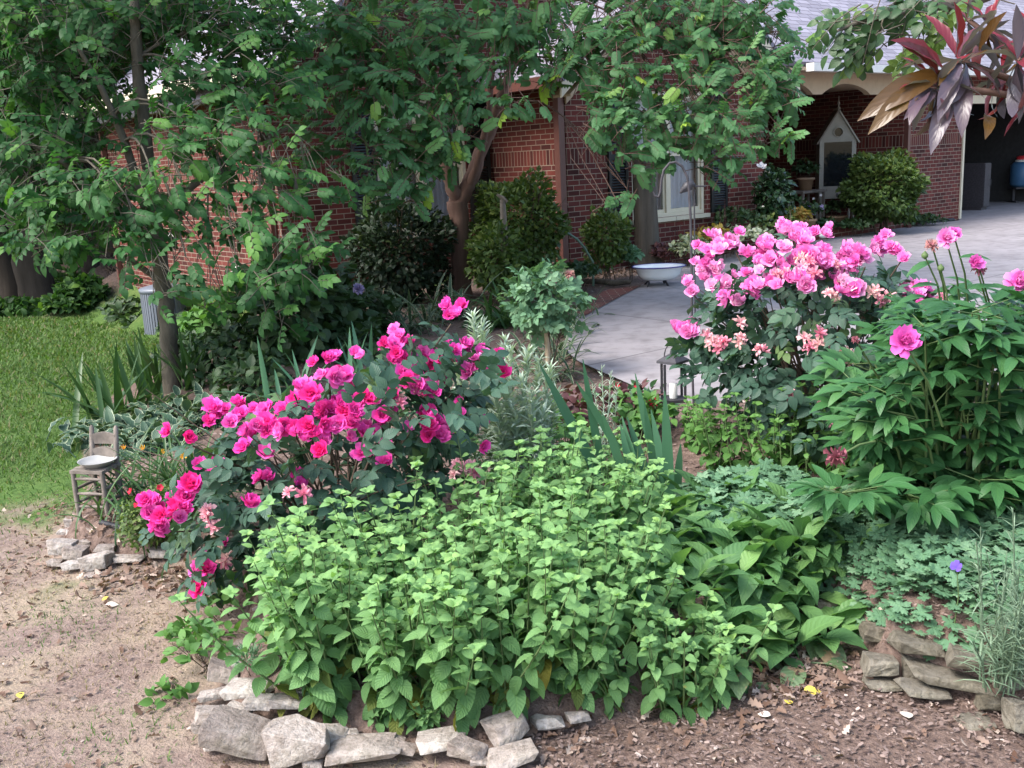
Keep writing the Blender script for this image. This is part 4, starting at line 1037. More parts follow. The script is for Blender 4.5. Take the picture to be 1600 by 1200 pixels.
T_HOSV = [tpl([0, .10, .25, .42, .58, .72, .84, .93, 1], [.02, .20, .30, .31, .27, .20, .12, .05, .004], .3, b_, 0, .12) for b_ in (.8, 1.3, 1.8)]
T_STRAP = [tpl(list(np.linspace(0, 1, 9)), [.016, .020, .021, .021, .020, .018, .014, .009, .001], .6, b_) for b_ in (.9, 1.6, 2.2, 2.7)]
T_SWORD = [tpl(list(np.linspace(0, 1, 7)), [.035, .038, .038, .036, .030, .018, .001], .25, b_) for b_ in (.05, .25, .6)]
T_LIN = [tpl([0, .3, .65, 1], [.03, .06, .05, .003], .2, b_) for b_ in (.3, .9)]
T_SMALL = tpl([0, .35, .7, 1], [.06, .26, .22, .02], .2, .4)
def lobed():
    V = [(0, .12, 0)]; U = [(.5, .3)]; n = 30
    for i in range(n + 1):
        t = i / n; a_ = R(-165 + 330 * t)
        l = (.5 + .5 * math.cos(t * 2 * math.pi * 5 - math.pi)) ; r = .30 + .20 * l ** .7 + .05 * math.cos(t * 2 * math.pi * 15 - math.pi)
        V.append((r * math.sin(a_), .12 + r * math.cos(a_), .07 * l - .10 * r)); U.append((.5 + r * math.sin(a_), .5 + r * math.cos(a_)))
    return np.array(V), np.array([[0, i + 1, i + 2] for i in range(n)]), np.array(U)
T_LOB = lobed()
def in_ell(rng, n, c, r, lo=.5, up=None):
    d = rdir(rng, n)
    if up is not None: d[:, 2] = np.where(d[:, 2] < up, -d[:, 2] * .6, d[:, 2])
    rad = (lo ** 3 + (1 - lo ** 3) * rng.random(n)) ** (1 / 3)
    return np.array(c) + d * rad[:, None] * np.array(r), d
def compound(mb, tp, P, D, N, L, pairs, S, tint, spread=R(58), droop=.15, term=True, wid=1.0, mbt=None):
    P = np.asarray(P); n = len(P); D = norm(D); Z = norm(N - (N * D).sum(-1, keepdims=True) * D + 1e-6); X = np.cross(D, Z)
    L = np.broadcast_to(L, (n,)); S = np.broadcast_to(S, (n,))
    for j in range(pairs):
        t = (j + .7) / (pairs + .2)
        for s in (-1, 1):
            p = P + D * (L * (t + .06 * s))[:, None] - Z * (L * droop * t * t)[:, None]
            put(mb, tp, p, D * math.cos(spread) + X * s * math.sin(spread) - Z * .15, Z, S * (1 - .18 * abs(t - .5)), tint, wid)
    if term: put(mb, tp, P + D * L[:, None] - Z * (L * droop)[:, None], D - Z * .25, Z, S * 1.05, tint, wid)
    if mbt is not None:
        for i in range(n):
            mbt.add([P[i] - X[i] * .0015, P[i] + X[i] * .0015, P[i] + D[i] * L[i] - Z[i] * L[i] * droop + X[i] * .001, P[i] + D[i] * L[i] - Z[i] * L[i] * droop - X[i] * .001], [[0, 1, 2, 3]])
def front(px, py, c, r):
    d = np.array(ray(px, py)); o = np.array((0, 0, EYE)); r = np.array(r); c = np.array(c)
    a_ = d / r; b_ = (o - c) / r
    A = a_ @ a_; B = 2 * a_ @ b_; C_ = b_ @ b_ - 1; q = B * B - 4 * A * C_
    k = (-B - math.sqrt(q)) / (2 * A) if q > 0 else -B / (2 * A)
    return Vector(o + d * k)
def flower_mesh(name, m, rng, rad, rings, cup=.35, ruffle=.15):
    mb = MB()
    for (n, el, ln, wd) in rings:
        off = rng.random() * 6
        for i in range(n):
            az = off + i / n * 2 * math.pi + rng.normal() * .15; e = R(el + rng.normal() * 8)
            o_ = np.array((math.cos(az), math.sin(az), 0)); sd_ = np.array((-math.sin(az), math.cos(az), 0)); up = np.array((0, 0, 1.0))
            L = rad * ln * (1 + rng.normal() * .08); V = []
            for q, w in ((0, .22), (.4, .8), (.75, 1.0), (1.0, .62)):
                ee = e + cup * 1.2 * (q - .3)
                c = (o_ * math.cos(e) + up * math.sin(e)) * L * q + (up * math.cos(e) - o_ * math.sin(e)) * L * cup * q * q
                for x in (-1, 0, 1):
                    V.append(c + sd_ * x * w * wd * rad * .5 + up * (abs(x) * cup * .25 * rad * w + rng.normal() * ruffle * rad * q))
            Fq = [[3 * a + b, 3 * a + b + 1, 3 * a + b + 4, 3 * a + b + 3] for a in range(3) for b in range(2)]
            t = np.repeat(np.clip(np.array([.15, .4, .7, .95]) * .8 + rng.random() * .2, 0, 1), 3)
            mb.add(V, Fq, t)
    o = mb.build(name, m); COL.objects.unlink(o); me = o.data; bpy.data.objects.remove(o); return me
ROSE = [(6, 12, 1, .95), (5, 32, .85, .85), (5, 55, .6, .7), (4, 75, .42, .5)]
PEO = [(8, 8, 1, .7), (9, 30, .92, .55), (10, 50, .78, .45), (10, 68, .65, .35)]
SPENT = [(6, -15, .9, .35), (6, 10, .7, .3), (5, 40, .6, .28)]
rng = np.random.default_rng(21)
FM = {'hot': [flower_mesh('blossom', PM['hot'], rng, .043, ROSE) for i in range(4)], 'pink': [flower_mesh('blossom', PM['pink'], rng, .043, ROSE) for i in range(4)],
      'faded': [flower_mesh('blossom', PM['faded'], rng, .036, SPENT, .25, .16) for i in range(3)], 'peony': [flower_mesh('blossom', PM['peony'], rng, .06, PEO) for i in range(2)],
      'spent': [flower_mesh('blossom', PM['brown'], rng, .055, [(12, -35, 1, .25), (12, -5, .9, .25), (10, 30, .7, .25)], .1, .15)]}
def add_flower(parent, kind, P, s, rng, face=None, name='blossom'):
    me = FM[kind][int(rng.integers(len(FM[kind])))]
    o = bpy.data.objects.new(name, me); link(o, parent)
    o.location = Vector(P) - Vector(parent.location)
    d = Vector(face if face is not None else (rng.normal() * .5, -.75 + rng.normal() * .4, .75 + rng.normal() * .3)).normalized()
    o.rotation_euler = (d.to_track_quat('Z', 'Y') @ Matrix.Rotation(rng.random() * 6.28, 3, 'Z').to_quaternion()).to_euler(); o.scale = (s, s, s)
    return o
def shrub(name, label, cat, foot, c, r, n, size, tp, m, seed, lo=.45, group=None, up=None, outw=.6, stems=7, stemr=.008, comp=0, rach=.09, spread=58, stem_m='cane', tint=None, wid=1.0, upn=.6, part='foliage', fbias=None, shear=0.0, ztop=9.0):
    """shrub as a thing: stems + foliage filling an ellipsoid"""
    rng = np.random.default_rng(seed); foot = Vector(foot)
    o = thing(name, label, cat, foot, 0, group)
    P, d = in_ell(rng, n, np.array(c) - np.array(foot), r, lo, up)
    lump = 1 + .13 * np.sin(d[:, 0] * 5 + seed) * np.sin(d[:, 1] * 4 + 1.3 * seed) + .12 * np.sin(d[:, 2] * 7 + d[:, 0] * 3 + seed * 2)
    P = np.array(c) - np.array(foot) + (P - (np.array(c) - np.array(foot))) * lump[:, None]
    P[:, 2] += shear * (P[:, 0] - (c[0] - foot[0])); keep = (P[:, 2] > .02) & (P[:, 2] < c[2] - foot[2] + ztop * r[2] + shear * (P[:, 0] - (c[0] - foot[0]))); P = P[keep]; d = d[keep]; n = len(P)
    D = norm(d * outw + rdir(rng, n) * .7 + np.array((0, 0, .15))); N = norm(d * .5 + rdir(rng, n) * .45 + np.array((0, 0, upn)))
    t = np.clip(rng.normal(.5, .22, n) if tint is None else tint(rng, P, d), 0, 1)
    S = size * (.7 + .5 * rng.random(n))
    mb = MB(); tps = tp if isinstance(tp, list) else [tp]
    which = rng.integers(len(tps), size=n)
    for k, q in enumerate(tps):
        s_ = which == k
        if comp: compound(mb, q, P[s_], D[s_], N[s_], rach, comp, S[s_], t[s_], R(spread), wid=wid)
        else: put(mb, q, P[s_], D[s_], N[s_], S[s_], t[s_], wid)
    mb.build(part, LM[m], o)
    mb = MB(); cc = np.array(c) - np.array(foot)
    for i in range(stems):
        e, dd = in_ell(rng, 1, cc, np.array(r) * .85, .6, 0.0); e = e[0]
        b0 = np.array((rng.normal() * r[0] * .15, rng.normal() * r[1] * .15, -.03)); mid = b0 * .5 + e * .5 + np.array((0, 0, .08 * r[2])) + rng.normal(size=3) * r[0] * .06
        mb.tube([b0, b0 * .6 + mid * .4, mid, e], [stemr, stemr * .85, stemr * .7, stemr * .4], 6)
        for q in range(3):
            f_ = e + rng.normal(size=3) * np.array(r) * .3; mb.tube([mid, (mid + f_) / 2 + rng.normal(size=3) * .01, f_], [stemr * .5, stemr * .4, stemr * .2], 5)
    mb.build('stem', LM[stem_m], o)
    return o

def blossom_mass(parent, kind, clusters, c, r, n, seed, s0, s1):
    rng = np.random.default_rng(seed); w = np.array([q[2] for q in clusters], float); w /= w.sum(); mb = MB()
    for i in range(n):
        px, py, _, sx, sy = clusters[int(rng.choice(len(clusters), p=w))]
        P = front(px + rng.normal() * sx * .75, py + rng.normal() * sy * .75, c, r) + Vector((0, .05 + .22 * rng.random(), .01)) - Vector(parent.location)
        me = FM[kind][int(rng.integers(len(FM[kind])))]; n_ = len(me.vertices); co = np.empty(n_ * 3, np.float32); me.vertices.foreach_get('co', co); t = np.empty(n_, np.float32); me.attributes['tint'].data.foreach_get('value', t)
        d = Vector((rng.normal() * .5, -.6, .8)).normalized(); Rm = np.array((d.to_track_quat('Z', 'Y') @ Matrix.Rotation(rng.random() * 6.28, 3, 'Z').to_quaternion()).to_matrix())
        V = (Rm @ (co.reshape(-1, 3) * rng.uniform(s0, s1)).T).T + np.array(P); Fq = np.array([list(p.vertices) for p in me.polygons]); mb.add(V, Fq, np.clip(t + rng.normal() * .25, 0, 1.2))
    o = mb.build('blossom_mass', PM[kind], parent); o['kind'] = 'stuff'
# ---- left rose bush -------------------------------------------------
yL = 3.75
cL = np.array(at(508, 735, yL)); kL = pxm(cL); rL = np.array((250 / kL, .55, 175 / kL))
fL = gp(500, 900); fL = Vector((cL[0], yL, gz(cL[0], yL)))
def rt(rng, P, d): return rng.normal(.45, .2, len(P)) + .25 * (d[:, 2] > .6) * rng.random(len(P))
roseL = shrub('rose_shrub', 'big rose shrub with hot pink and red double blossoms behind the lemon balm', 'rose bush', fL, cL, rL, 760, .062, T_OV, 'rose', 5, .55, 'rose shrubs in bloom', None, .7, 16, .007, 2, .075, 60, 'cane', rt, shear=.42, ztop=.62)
rng = np.random.default_rng(8)
CL = [(262, 795, 6, 26, 20), (254, 820, 3, 8, 12), (325, 884, 4, 14, 12), (320, 908, 3, 8, 10), (755, 688, 1, 3, 3), (305, 757, 4, 20, 10), (395, 780, 2, 8, 6), (625, 548, 7, 34, 12), (708, 494, 3, 12, 8), (690, 560, 6, 20, 16), (748, 568, 7, 32, 13), (520, 583, 5, 24, 12), (478, 607, 4, 20, 14), (560, 632, 9, 38, 26), (650, 603, 7, 36, 16), (690, 660, 8, 28, 16),
      (505, 667, 8, 34, 18), (430, 660, 7, 42, 14), (335, 672, 8, 36, 18), (372, 702, 4, 16, 16), (560, 712, 7, 34, 22), (426, 740, 5, 26, 12), (460, 775, 3, 18, 10), (600, 665, 4, 30, 16), (583, 690, 3, 20, 10), (395, 655, 4, 25, 12), (600, 718, 3, 15, 15)]
nf = 0
for (px, py, n, sx, sy) in CL:
    for i in range(n):
        if nf >= 96: break
        P = front(px + rng.normal() * sx * .62, py + rng.normal() * sy * .62, cL, rL * 1.03)
        add_flower(roseL, 'hot', P + Vector((0, -.02 - .05 * rng.random(), 0)), .62 + rng.random() * .30, rng); nf += 1
for (px, py, n, s) in [(730, 738, 7, 20), (340, 806, 5, 18), (470, 770, 2, 10), (640, 615, 3, 25), (345, 880, 2, 10)]:
    for i in range(n): add_flower(roseL, 'faded', front(px + rng.normal() * s * .6, py + rng.normal() * s * .6, cL, rL * 1.02), .8 + rng.random() * .3, rng, None, 'faded_blossom')
blossom_mass(roseL, 'hot', CL, cL, rL * 1.02, 110, 71, .55, .85)
# long shoots of the left rose that carry the outlying blossoms
mb = MB(); mbl = MB(); b0 = Vector(fL)
for (px, py) in [(705, 500), (255, 825), (320, 900), (300, 690), (625, 555), (745, 575), (515, 590), (460, 610)]:
    P = front(px, py + 6, cL, rL * 1.02) - b0; m_ = P * .5 + Vector((0, .05, P.z * .12))
    mb.tube([(0, 0, 0), m_ * .6, m_, P], [.008, .006, .005, .003], 6)
    for q in np.linspace(.45, .95, 7):
        p_ = np.array(m_ * (1 - (q - .45) / .55) + P * ((q - .45) / .55)); d_ = rdir(rng, 1) + np.array((0, -.3, .2))
        compound(mbl, T_OV, [p_], d_, np.array([[0, -.3, 1.0]]), .075, 2, .055, np.array([rng.normal(.55, .15)]))
mb.build('cane', LM['cane'], roseL); mbl.build('shoot_foliage', LM['rose'], roseL)
# ---- right rose bush ------------------------------------------------
yR = 4.5
cR = np.array(at(1278, 530, yR)); kR = pxm(cR); rR = np.array((172 / kR, .5, 165 / kR)); fR = Vector((cR[0], yR, gz(cR[0], yR)))
roseR = shrub('rose_shrub', 'big rose shrub covered in pale and bright pink blossoms beside the driveway', 'rose bush', fR, cR, rR, 800, .064, T_OV, 'rose', 6, .5, 'rose shrubs in bloom', None, .7, 14, .007, 2, .08, 60, 'cane', rt, ztop=.52)
CR = [(1150, 388, 7, 26, 14), (1205, 402, 7, 30, 18), (1112, 420, 6, 16, 16), (1125, 445, 5, 24, 12), (1245, 438, 9, 24, 14), (1275, 400, 8, 36, 18), (1315, 418, 8, 32, 20), (1330, 450, 6, 22, 12), (1185, 442, 6, 30, 16), (1255, 378, 5, 20, 10), (1241, 357, 1, 3, 2),
      (1272, 368, 2, 8, 4), (1352, 412, 5, 22, 12), (1410, 398, 7, 24, 10), (1440, 462, 5, 12, 14), (1150, 470, 3, 20, 8), (1082, 452, 2, 5, 6), (1078, 520, 2, 8, 6)]
rng = np.random.default_rng(9); nf = 0
for (px, py, n, sx, sy) in CR:
    for i in range(n):
        if nf >= 95: break
        P = front(px + rng.normal() * sx * .6, py + rng.normal() * sy * .6, cR, rR * 1.0)
        add_flower(roseR, 'pink', P + Vector((0, -.02 + (.35 * rng.random() if py < 430 else 0), .0)), .62 + rng.random() * .32, rng); nf += 1
for (px, py, n, s) in [(1140, 530, 7, 22), (1120, 540, 3, 15), (1265, 530, 5, 20), (1325, 558, 5, 16), (1195, 540, 2, 8), (1375, 460, 4, 10), (1240, 425, 5, 30), (1300, 440, 5, 25), (1455, 478, 4, 12), (1300, 640, 3, 20), (1237, 620, 2, 5)]:
    for i in range(n): add_flower(roseR, 'faded', front(px + rng.normal() * s * .6, py + rng.normal() * s * .6, cR, rR * 1.03), .85 + rng.random() * .3, rng, None, 'faded_blossom')
blossom_mass(roseR, 'pink', CR, cR, rR * 1.0, 140, 72, .55, .88)
mb = MB(); mbl = MB(); b0 = Vector(fR)
for (px, py) in [(1241, 360), (1410, 400), (1440, 465), (1082, 455), (1078, 522), (1150, 390), (1210, 400), (1275, 380), (1320, 415), (1352, 412)]:
    P = front(px, py + 5, cR, rR) - b0; m_ = P * .55 + Vector((0, .05, P.z * .1))
    mb.tube([(0, 0, 0), m_ * .6, m_, P], [.008, .006, .005, .003], 6)
    for q in np.linspace(.5, .92, 5):
        p_ = np.array(m_ * (1 - (q - .45) / .55) + P * ((q - .45) / .55)); d_ = rdir(rng, 1) + np.array((0, -.3, .2))
        compound(mbl, T_OV, [p_], d_, np.array([[0, -.3, 1.0]]), .075, 2, .055, np.array([rng.normal(.5, .15)]))
mb.build('cane', LM['cane'], roseR); mbl.build('shoot_foliage', LM['rose'], roseR)
# ---- lemon balm -----------------------------------------------------
def inpoly(poly, x, y): return inside_sd(poly, np.array([x]), np.array([y]))[0] > 0
def balm(label, poly, n, hfun, seed, size=.075, center=None, group='lemon balm plants', name='lemon_balm_plant', m='balm', lean=.25, yellow=.25, node=.038):
    rng = np.random.default_rng(seed); poly = [tuple(p[:2]) for p in poly]; xs = [p[0] for p in poly]; ys = [p[1] for p in poly]
    cx, cy = (np.mean(xs), np.mean(ys)) if center is None else center
    o = thing(name, label, 'herb', (cx, cy, gz(cx, cy)), 0, group); o0 = np.array(o.location)
    lf = MB(); stb = MB(); k = 0; tries = 0
    while k < n and tries < 20000:
        tries += 1; x = rng.uniform(min(xs), max(xs)); y = rng.uniform(min(ys), max(ys))
        if not inpoly(poly, x, y): continue
        k += 1; b0 = np.array((x, y, gz(x, y))) - o0; h = hfun(x, y) * (rng.uniform(.66, 1.08) if rng.random() < .85 else rng.uniform(1.05, 1.25))
        out = np.array((x - cx, y - cy, 0)); sz = max(max(xs) - min(xs), .2) / 2
        ln = out / sz * lean * h + np.array((rng.normal() * .17, rng.normal() * .15 - .05, 0)) * h
        tip = b0 + ln + np.array((0, 0, h)); mid = (b0 + tip) / 2 + ln * .15
        pts = [b0 * (1 - q) ** 2 + 2 * mid * q * (1 - q) + tip * q * q for q in np.linspace(0, 1, 6)]
        stb.tube(pts, [.0035, .0033, .003, .0026, .002, .0012], 5, cap=False)
        nn = max(4, int(h / node)); az0 = rng.random() * 6.28
        P = []; D = []; N = []; S = []; T = []
        for i in range(nn):
            q = (i + .8) / nn
            if q < .05: continue
            p = b0 * (1 - q) ** 2 + 2 * mid * q * (1 - q) + tip * q * q; az = az0 + (i % 2) * math.pi / 2 + rng.normal() * .25
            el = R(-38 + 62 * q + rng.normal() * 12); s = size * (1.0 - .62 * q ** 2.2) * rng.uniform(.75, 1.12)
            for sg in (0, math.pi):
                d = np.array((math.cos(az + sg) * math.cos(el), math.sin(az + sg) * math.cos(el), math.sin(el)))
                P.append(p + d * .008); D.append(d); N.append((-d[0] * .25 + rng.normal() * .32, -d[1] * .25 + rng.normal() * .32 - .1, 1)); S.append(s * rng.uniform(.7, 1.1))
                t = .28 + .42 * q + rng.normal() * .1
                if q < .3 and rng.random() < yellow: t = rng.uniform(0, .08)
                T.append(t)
                if q > .35 and q < .9 and rng.random() < .5:   # small axillary leaves
                    a2 = az + sg + rng.normal() * .5; d2 = np.array((math.cos(a2) * .6, math.sin(a2) * .6, .75))
                    P.append(p + d * .012); D.append(d2); N.append((rng.normal() * .3, -.3, .8)); S.append(s * .5); T.append(t + .12)
        for i in range(5):
            az = az0 + i * 1.4; d = np.array((math.cos(az) * .7, math.sin(az) * .7, rng.uniform(.2, .75))); P.append(tip); D.append(d); N.append((rng.normal() * .2, -.5, .8)); S.append(size * rng.uniform(.24, .40)); T.append(.70 + rng.random() * .2)
        P = np.array(P); D = np.array(D); N = np.array(N); S = np.array(S); T = np.clip(np.array(T), 0, 1); wch = rng.integers(3, size=len(P))
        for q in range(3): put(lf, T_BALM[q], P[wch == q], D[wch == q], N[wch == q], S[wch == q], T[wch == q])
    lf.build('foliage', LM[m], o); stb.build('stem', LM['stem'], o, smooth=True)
    return o
def htop(lo_y, hi_y, lo_py, hi_py, col=None):
    def f(x, y):
        q = min(max((y - lo_y) / (hi_y - lo_y), 0), 1); py = lo_py + (hi_py - lo_py) * q
        p = Vector((x, y, .3)) - Vector((0, 0, EYE)); px = 800 + F * p.dot(cr) / p.dot(cf)
        return max(.12, at(px, py + (col(px) if col else 0), y).z - gz(x, y))
    return f
pl = [gp(428, 1058), gp(455, 1095), gp(520, 1132), gp(640, 1142), gp(760, 1140), gp(870, 1118), gp(940, 1095), gp(975, 1055), (.44, 2.95), (.44, 3.5), (.05, 3.55), (-.35, 3.35), (-.74, 3.1)]
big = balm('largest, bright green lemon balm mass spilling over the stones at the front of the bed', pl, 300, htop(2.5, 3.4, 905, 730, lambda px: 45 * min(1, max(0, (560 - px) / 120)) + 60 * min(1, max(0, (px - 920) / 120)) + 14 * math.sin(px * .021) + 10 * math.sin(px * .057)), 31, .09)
balm('looser pale lemon balm patch behind the big mass, reaching to the sword leaves', [(-.12, 3.75), (.1, 3.65), (.52, 3.65), (.52, 4.35), (.3, 4.5), (-.1, 4.3)], 80, htop(3.65, 4.4, 715, 678), 32, .078)
balm('low bushy lemon balm at the edge of the leaf litter, beside the spotted hosta', [gp(960, 1115), gp(1060, 1130), gp(1150, 1105), gp(1160, 1060), gp(1080, 1040), gp(990, 1060)], 34, htop(2.3, 2.85, 1040, 950), 33, .075, None, 'lemon balm plants', 'lemon_balm_plant', 'balm', .35)
balm('tiny cluster of lemon balm seedlings between the flat stones and the big mass', [gp(585, 1142), gp(680, 1148), gp(700, 1128), gp(600, 1120)], 18, lambda x, y: .085, 34, .045, None, 'lemon balm plants', 'lemon_balm_plant', 'balm', .6, 0, .02)
balm('tall green lemon balm growing up into the pink roses', [(.84, 4.2), (1.02, 3.9), (1.45, 3.9), (1.5, 4.25), (.86, 4.35)], 56, htop(3.9, 4.3, 660, 612), 35, .07, None, 'lemon balm plants', 'lemon_balm_plant', 'weed', .2, 0)
balm('slim sprig of lemon balm beside the sword leaves and the black lantern', [(.82, 4.45), (1.02, 4.45), (1.02, 4.7), (.82, 4.7)], 16, htop(4.4, 4.7, 650, 630), 36, .07, None, 'lemon balm plants', 'lemon_balm_plant', 'weed', .2, 0)
# ---- rosettes -------------------------------------------------------
def rosette(name, label, cat, foot, n, L, tps, m, seed, el=(20, 75), pet=0.0, group=None, wid=1.0, spread=.03, tint=(.5, .2), azr=None, part='foliage', scape=None, nose=0.3, two=None):
    rng = np.random.default_rng(seed); foot = Vector(foot); o = thing(name, label, cat, foot, 0, group); mb = MB(); ps = MB(); mb2 = MB()
    for i in range(n):
        q = (i + .5) / n; az = i * 2.39996 + rng.normal() * .2 if azr is None else R(rng.uniform(*azr)); e = R(el[0] + (el[1] - el[0]) * q + rng.normal() * 6)
        d = np.array((math.cos(az) * math.cos(e), math.sin(az) * math.cos(e), math.sin(e))); h = np.array((math.cos(az), math.sin(az), 0))
        b0 = np.array((rng.normal() * spread, rng.normal() * spread, 0)) ; l = L * rng.uniform(.72, 1.08)
        p = b0 + d * l * pet
        nrm = np.array((0, 0, 1.0)) * math.cos(e) - h * math.sin(e) + rng.normal(size=3) * nose * .5
        tp = tps[min(len(tps) - 1, int((1 - q) * len(tps) + rng.random() * .7))] if len(tps) > 1 else tps[0]
        tgt = mb2 if (two and q < two[1]) else mb
        put(tgt, tp, [p], [d], [nrm], l * (1 - pet * .3), np.clip(rng.normal(tint[0] + .3 * (q - .5), tint[1]), 0, 1), wid)
        if pet: tgt.tube([b0, b0 * .5 + p * .5 - h * .0, p + d * .01], [.004, .0035, .003], 5, tint=.35, cap=False)
    mb.build(part, LM[m], o)
    if two: mb2.build('spotted_foliage', LM[two[0]], o)
    return o
H = [((1095, 775), 'hosta in the far row of the drift just beyond the sword leaves'), ((1165, 785), 'hosta in the far row under the pink roses'), ((1245, 790), 'hosta in the far row beside the spent peony bloom'), ((1050, 800), 'hosta squeezed between lemon balm patch and sword leaves'), ((1200, 855), 'hosta with blade-like leaves in the second row of the drift'), ((1085, 905), 'green hosta between the lemon balm and the middle of the hosta drift'), ((1165, 880), 'upright light green hosta in the middle of the hosta drift'), ((1245, 905), 'hosta at the edge of the ground cover with two folded hanging leaves'),
     ((1130, 995), 'low hosta close to the lemon balm with leaves lying flat'), ((1215, 992), 'hosta with brown-spotted leaves hanging over the corner of the bed'), ((1268, 978), 'smaller spotted hosta just before the shaded wall stones'),
     ((1060, 840), 'hosta with pale curled leaf edges beside the sword leaves'), ((1140, 825), 'hosta under the tall lemon balm, behind the drift'), ((1225, 830), 'broad hosta beneath the peony and its spent bloom'), ((1300, 845), 'narrow-leaved hosta where the ground cover meets the peony'),
     ((1175, 925), 'hosta in the front row of the drift with a bright green heart'), ((1075, 985), 'hosta half under the big lemon balm mass')]
for i, ((px, py), lab) in enumerate(H):
    g = gp(px, py + 28); sp = i in (8, 9, 10)
    rosette('hosta_plant', lab, 'hosta', g, 40 if not sp else 30, .175 if not sp else .19, T_HOS, 'hosta', 60 + i, (-14, 66) if not sp else (-18, 55), .42, 'green hostas of the front bed', 0.95 if not sp else 1.2, .05, (.55, .22), two=('hostas', .55) if sp else None)
# big blue-green variegated hosta by the tree
for i, ((px, py), lab) in enumerate([((222, 668), 'large white-edged hosta drooping over the stone heap behind the little chair'), ((285, 640), 'white-edged hosta at the foot of the left-hand tree trunk'), ((165, 672), 'outermost white-edged hosta, trailing over the stones towards the grass'), ((330, 650), 'smaller white-edged hosta beyond the tree trunk'), ((245, 690), 'white-edged hosta between the chair and the daylily clump')]):
    g = gp(px, py + 14); rosette('hosta_plant', lab.replace('left-hand ', ''), 'hosta', g + Vector((0, 0, .03)), 105, .165, T_HOSV, 'hostav', 80 + i, (-5, 66), .36, 'white-edged hostas', .72, .15, (.5, .22))
# daylilies / irises
dl = gp(282, 775)
dayl = rosette('daylily_plant', 'arching grassy daylily clump with yellow and orange buds beside the little chair', 'daylily', dl, 170, .43, T_STRAP, 'strap', 90, (35, 82), 0, None, .8, .16, (.5, .2))
rng = np.random.default_rng(4)
FM['lily'] = [flower_mesh('blossom', PM['yellow'], rng, .03, [(6, 35, 1, .35)], .3, .02)]; FM['dot'] = [flower_mesh('blossom', PM['red'], rng, .016, [(5, 15, 1, .8)], .2, .05)]
FM['violet'] = [flower_mesh('blossom', PM['blue'], rng, .02, [(5, 10, 1, .9)], .2, .05)]; FM['white'] = [flower_mesh('blossom', PM['white'], rng, .06, [(7, 15, 1, .8), (5, 45, .7, .6)], .3, .08)]
FM['lilac'] = [flower_mesh('blossom', PM['lilac'], rng, .085, [(14, -10, 1, .4), (14, 15, 1, .4), (14, 40, 1, .4), (10, 70, 1, .4)], .1, .08)]; FM['bluef'] = [flower_mesh('blossom', PM['lilac'], rng, .03, [(5, 15, 1, .9)], .2, .05)]
def stalk(parent, a_, b_, r=.003, m='stem', name='flower_stalk'):
    mb = MB(); a_ = Vector(a_) - Vector(parent.location); b_ = Vector(b_) - Vector(parent.location); mb.tube([a_, a_ * .5 + b_ * .5 + Vector((.01, 0, .015)), b_], [r, r * .9, r * .7], 5); return mb.build(name, LM[m], parent)
for px, py, s in [(180, 717, .8), (225, 702, .7), (252, 706, .6), (288, 713, .8), (296, 722, .6), (194, 702, .7)]:
    p = at(px, py, dl.y - .15 + rng.random() * .3); stalk(dayl, dl, p); add_flower(dayl, 'lily', p, s, rng)
def iris(label, foot, n, L, seed, tps=T_SWORD, spread=.10, el=(48, 86), m='iris', wid=1.0, grp='sword-leaved irises'):
    return rosette('iris_plant', label, 'iris', foot, n, L, tps, m, seed, el, 0, grp, wid, spread, (.45, .2))
iris('dark iris fan with spent flower stems standing out against the lawn', gp(195, 655), 48, .60, 100, T_SWORD, .14, (18, 80), 'strap')
iris('upright dark iris fan just in front of the air conditioner', gp(250, 615), 26, .58, 101, T_SWORD, .08, (55, 86), 'strap')
iris('iris leaves immediately beyond the tree trunk', gp(308, 608), 20, .52, 102, T_SWORD, .06, (60, 88), 'strap')
iris('blue-green iris fan between the dark hydrangea and the hot pink roses', gp(455, 640), 16, .5, 103, T_SWORD, .08, (30, 80))
iris('iris leaves rising behind the hot pink blossoms near the tree trunk', gp(575, 610), 12, .5, 104, T_SWORD, .07, (45, 84))
# large iris in the middle: measured blades
yi = 4.05; ib = Vector((at(990, 745, yi).x, yi, 0)); ib.z = gz(ib.x, ib.y)
ir = thing('iris_plant', 'tall iris with broad blue-green sword leaves in the middle of the bed', 'iris', ib, 0, 'sword-leaved irises')
mb = MB(); rng = np.random.default_rng(77)
for (bx, by, tx, ty, w) in [(1340, 920, 1240, 690, 1), (1420, 900, 1300, 500, 1.15), (1370, 900, 1280, 670, 1), (1440, 900, 1378, 640, .9), (1455, 905, 1437, 560, 1.2), (1490, 905, 1502, 780, .8), (1165, 800, 1085, 425, 1), (1145, 845, 922, 450, 1.25), (1215, 720, 1070, 515, .9), (1265, 870, 1180, 640, 1), (1300, 890, 1255, 700, .9), (1400, 905, 1345, 600, .9)]:
    yy = yi + -.12 + rng.normal() * .06; B = at(500 + bx / 2.667, 400 + by / 2.667 + 14, yy); Tp = at(500 + tx / 2.667, 400 + ty / 2.667, yy + rng.normal() * .05); d = Tp - B; l = d.length
    B = B - d.normalized() * .06
    put(mb, tpl(list(np.linspace(0, 1, 7)), [.036, .040, .040, .038, .032, .020, .003], .12, .12 * rng.normal()), [np.array(B - ib)], [np.array(d)], [(.35 * rng.normal(), -1, .15)], l + .06, np.clip(rng.normal(.5, .25), 0, 1), .17 / l * 2.4 * w)
mb.build('leaf_fan', LM['iris'], ir)
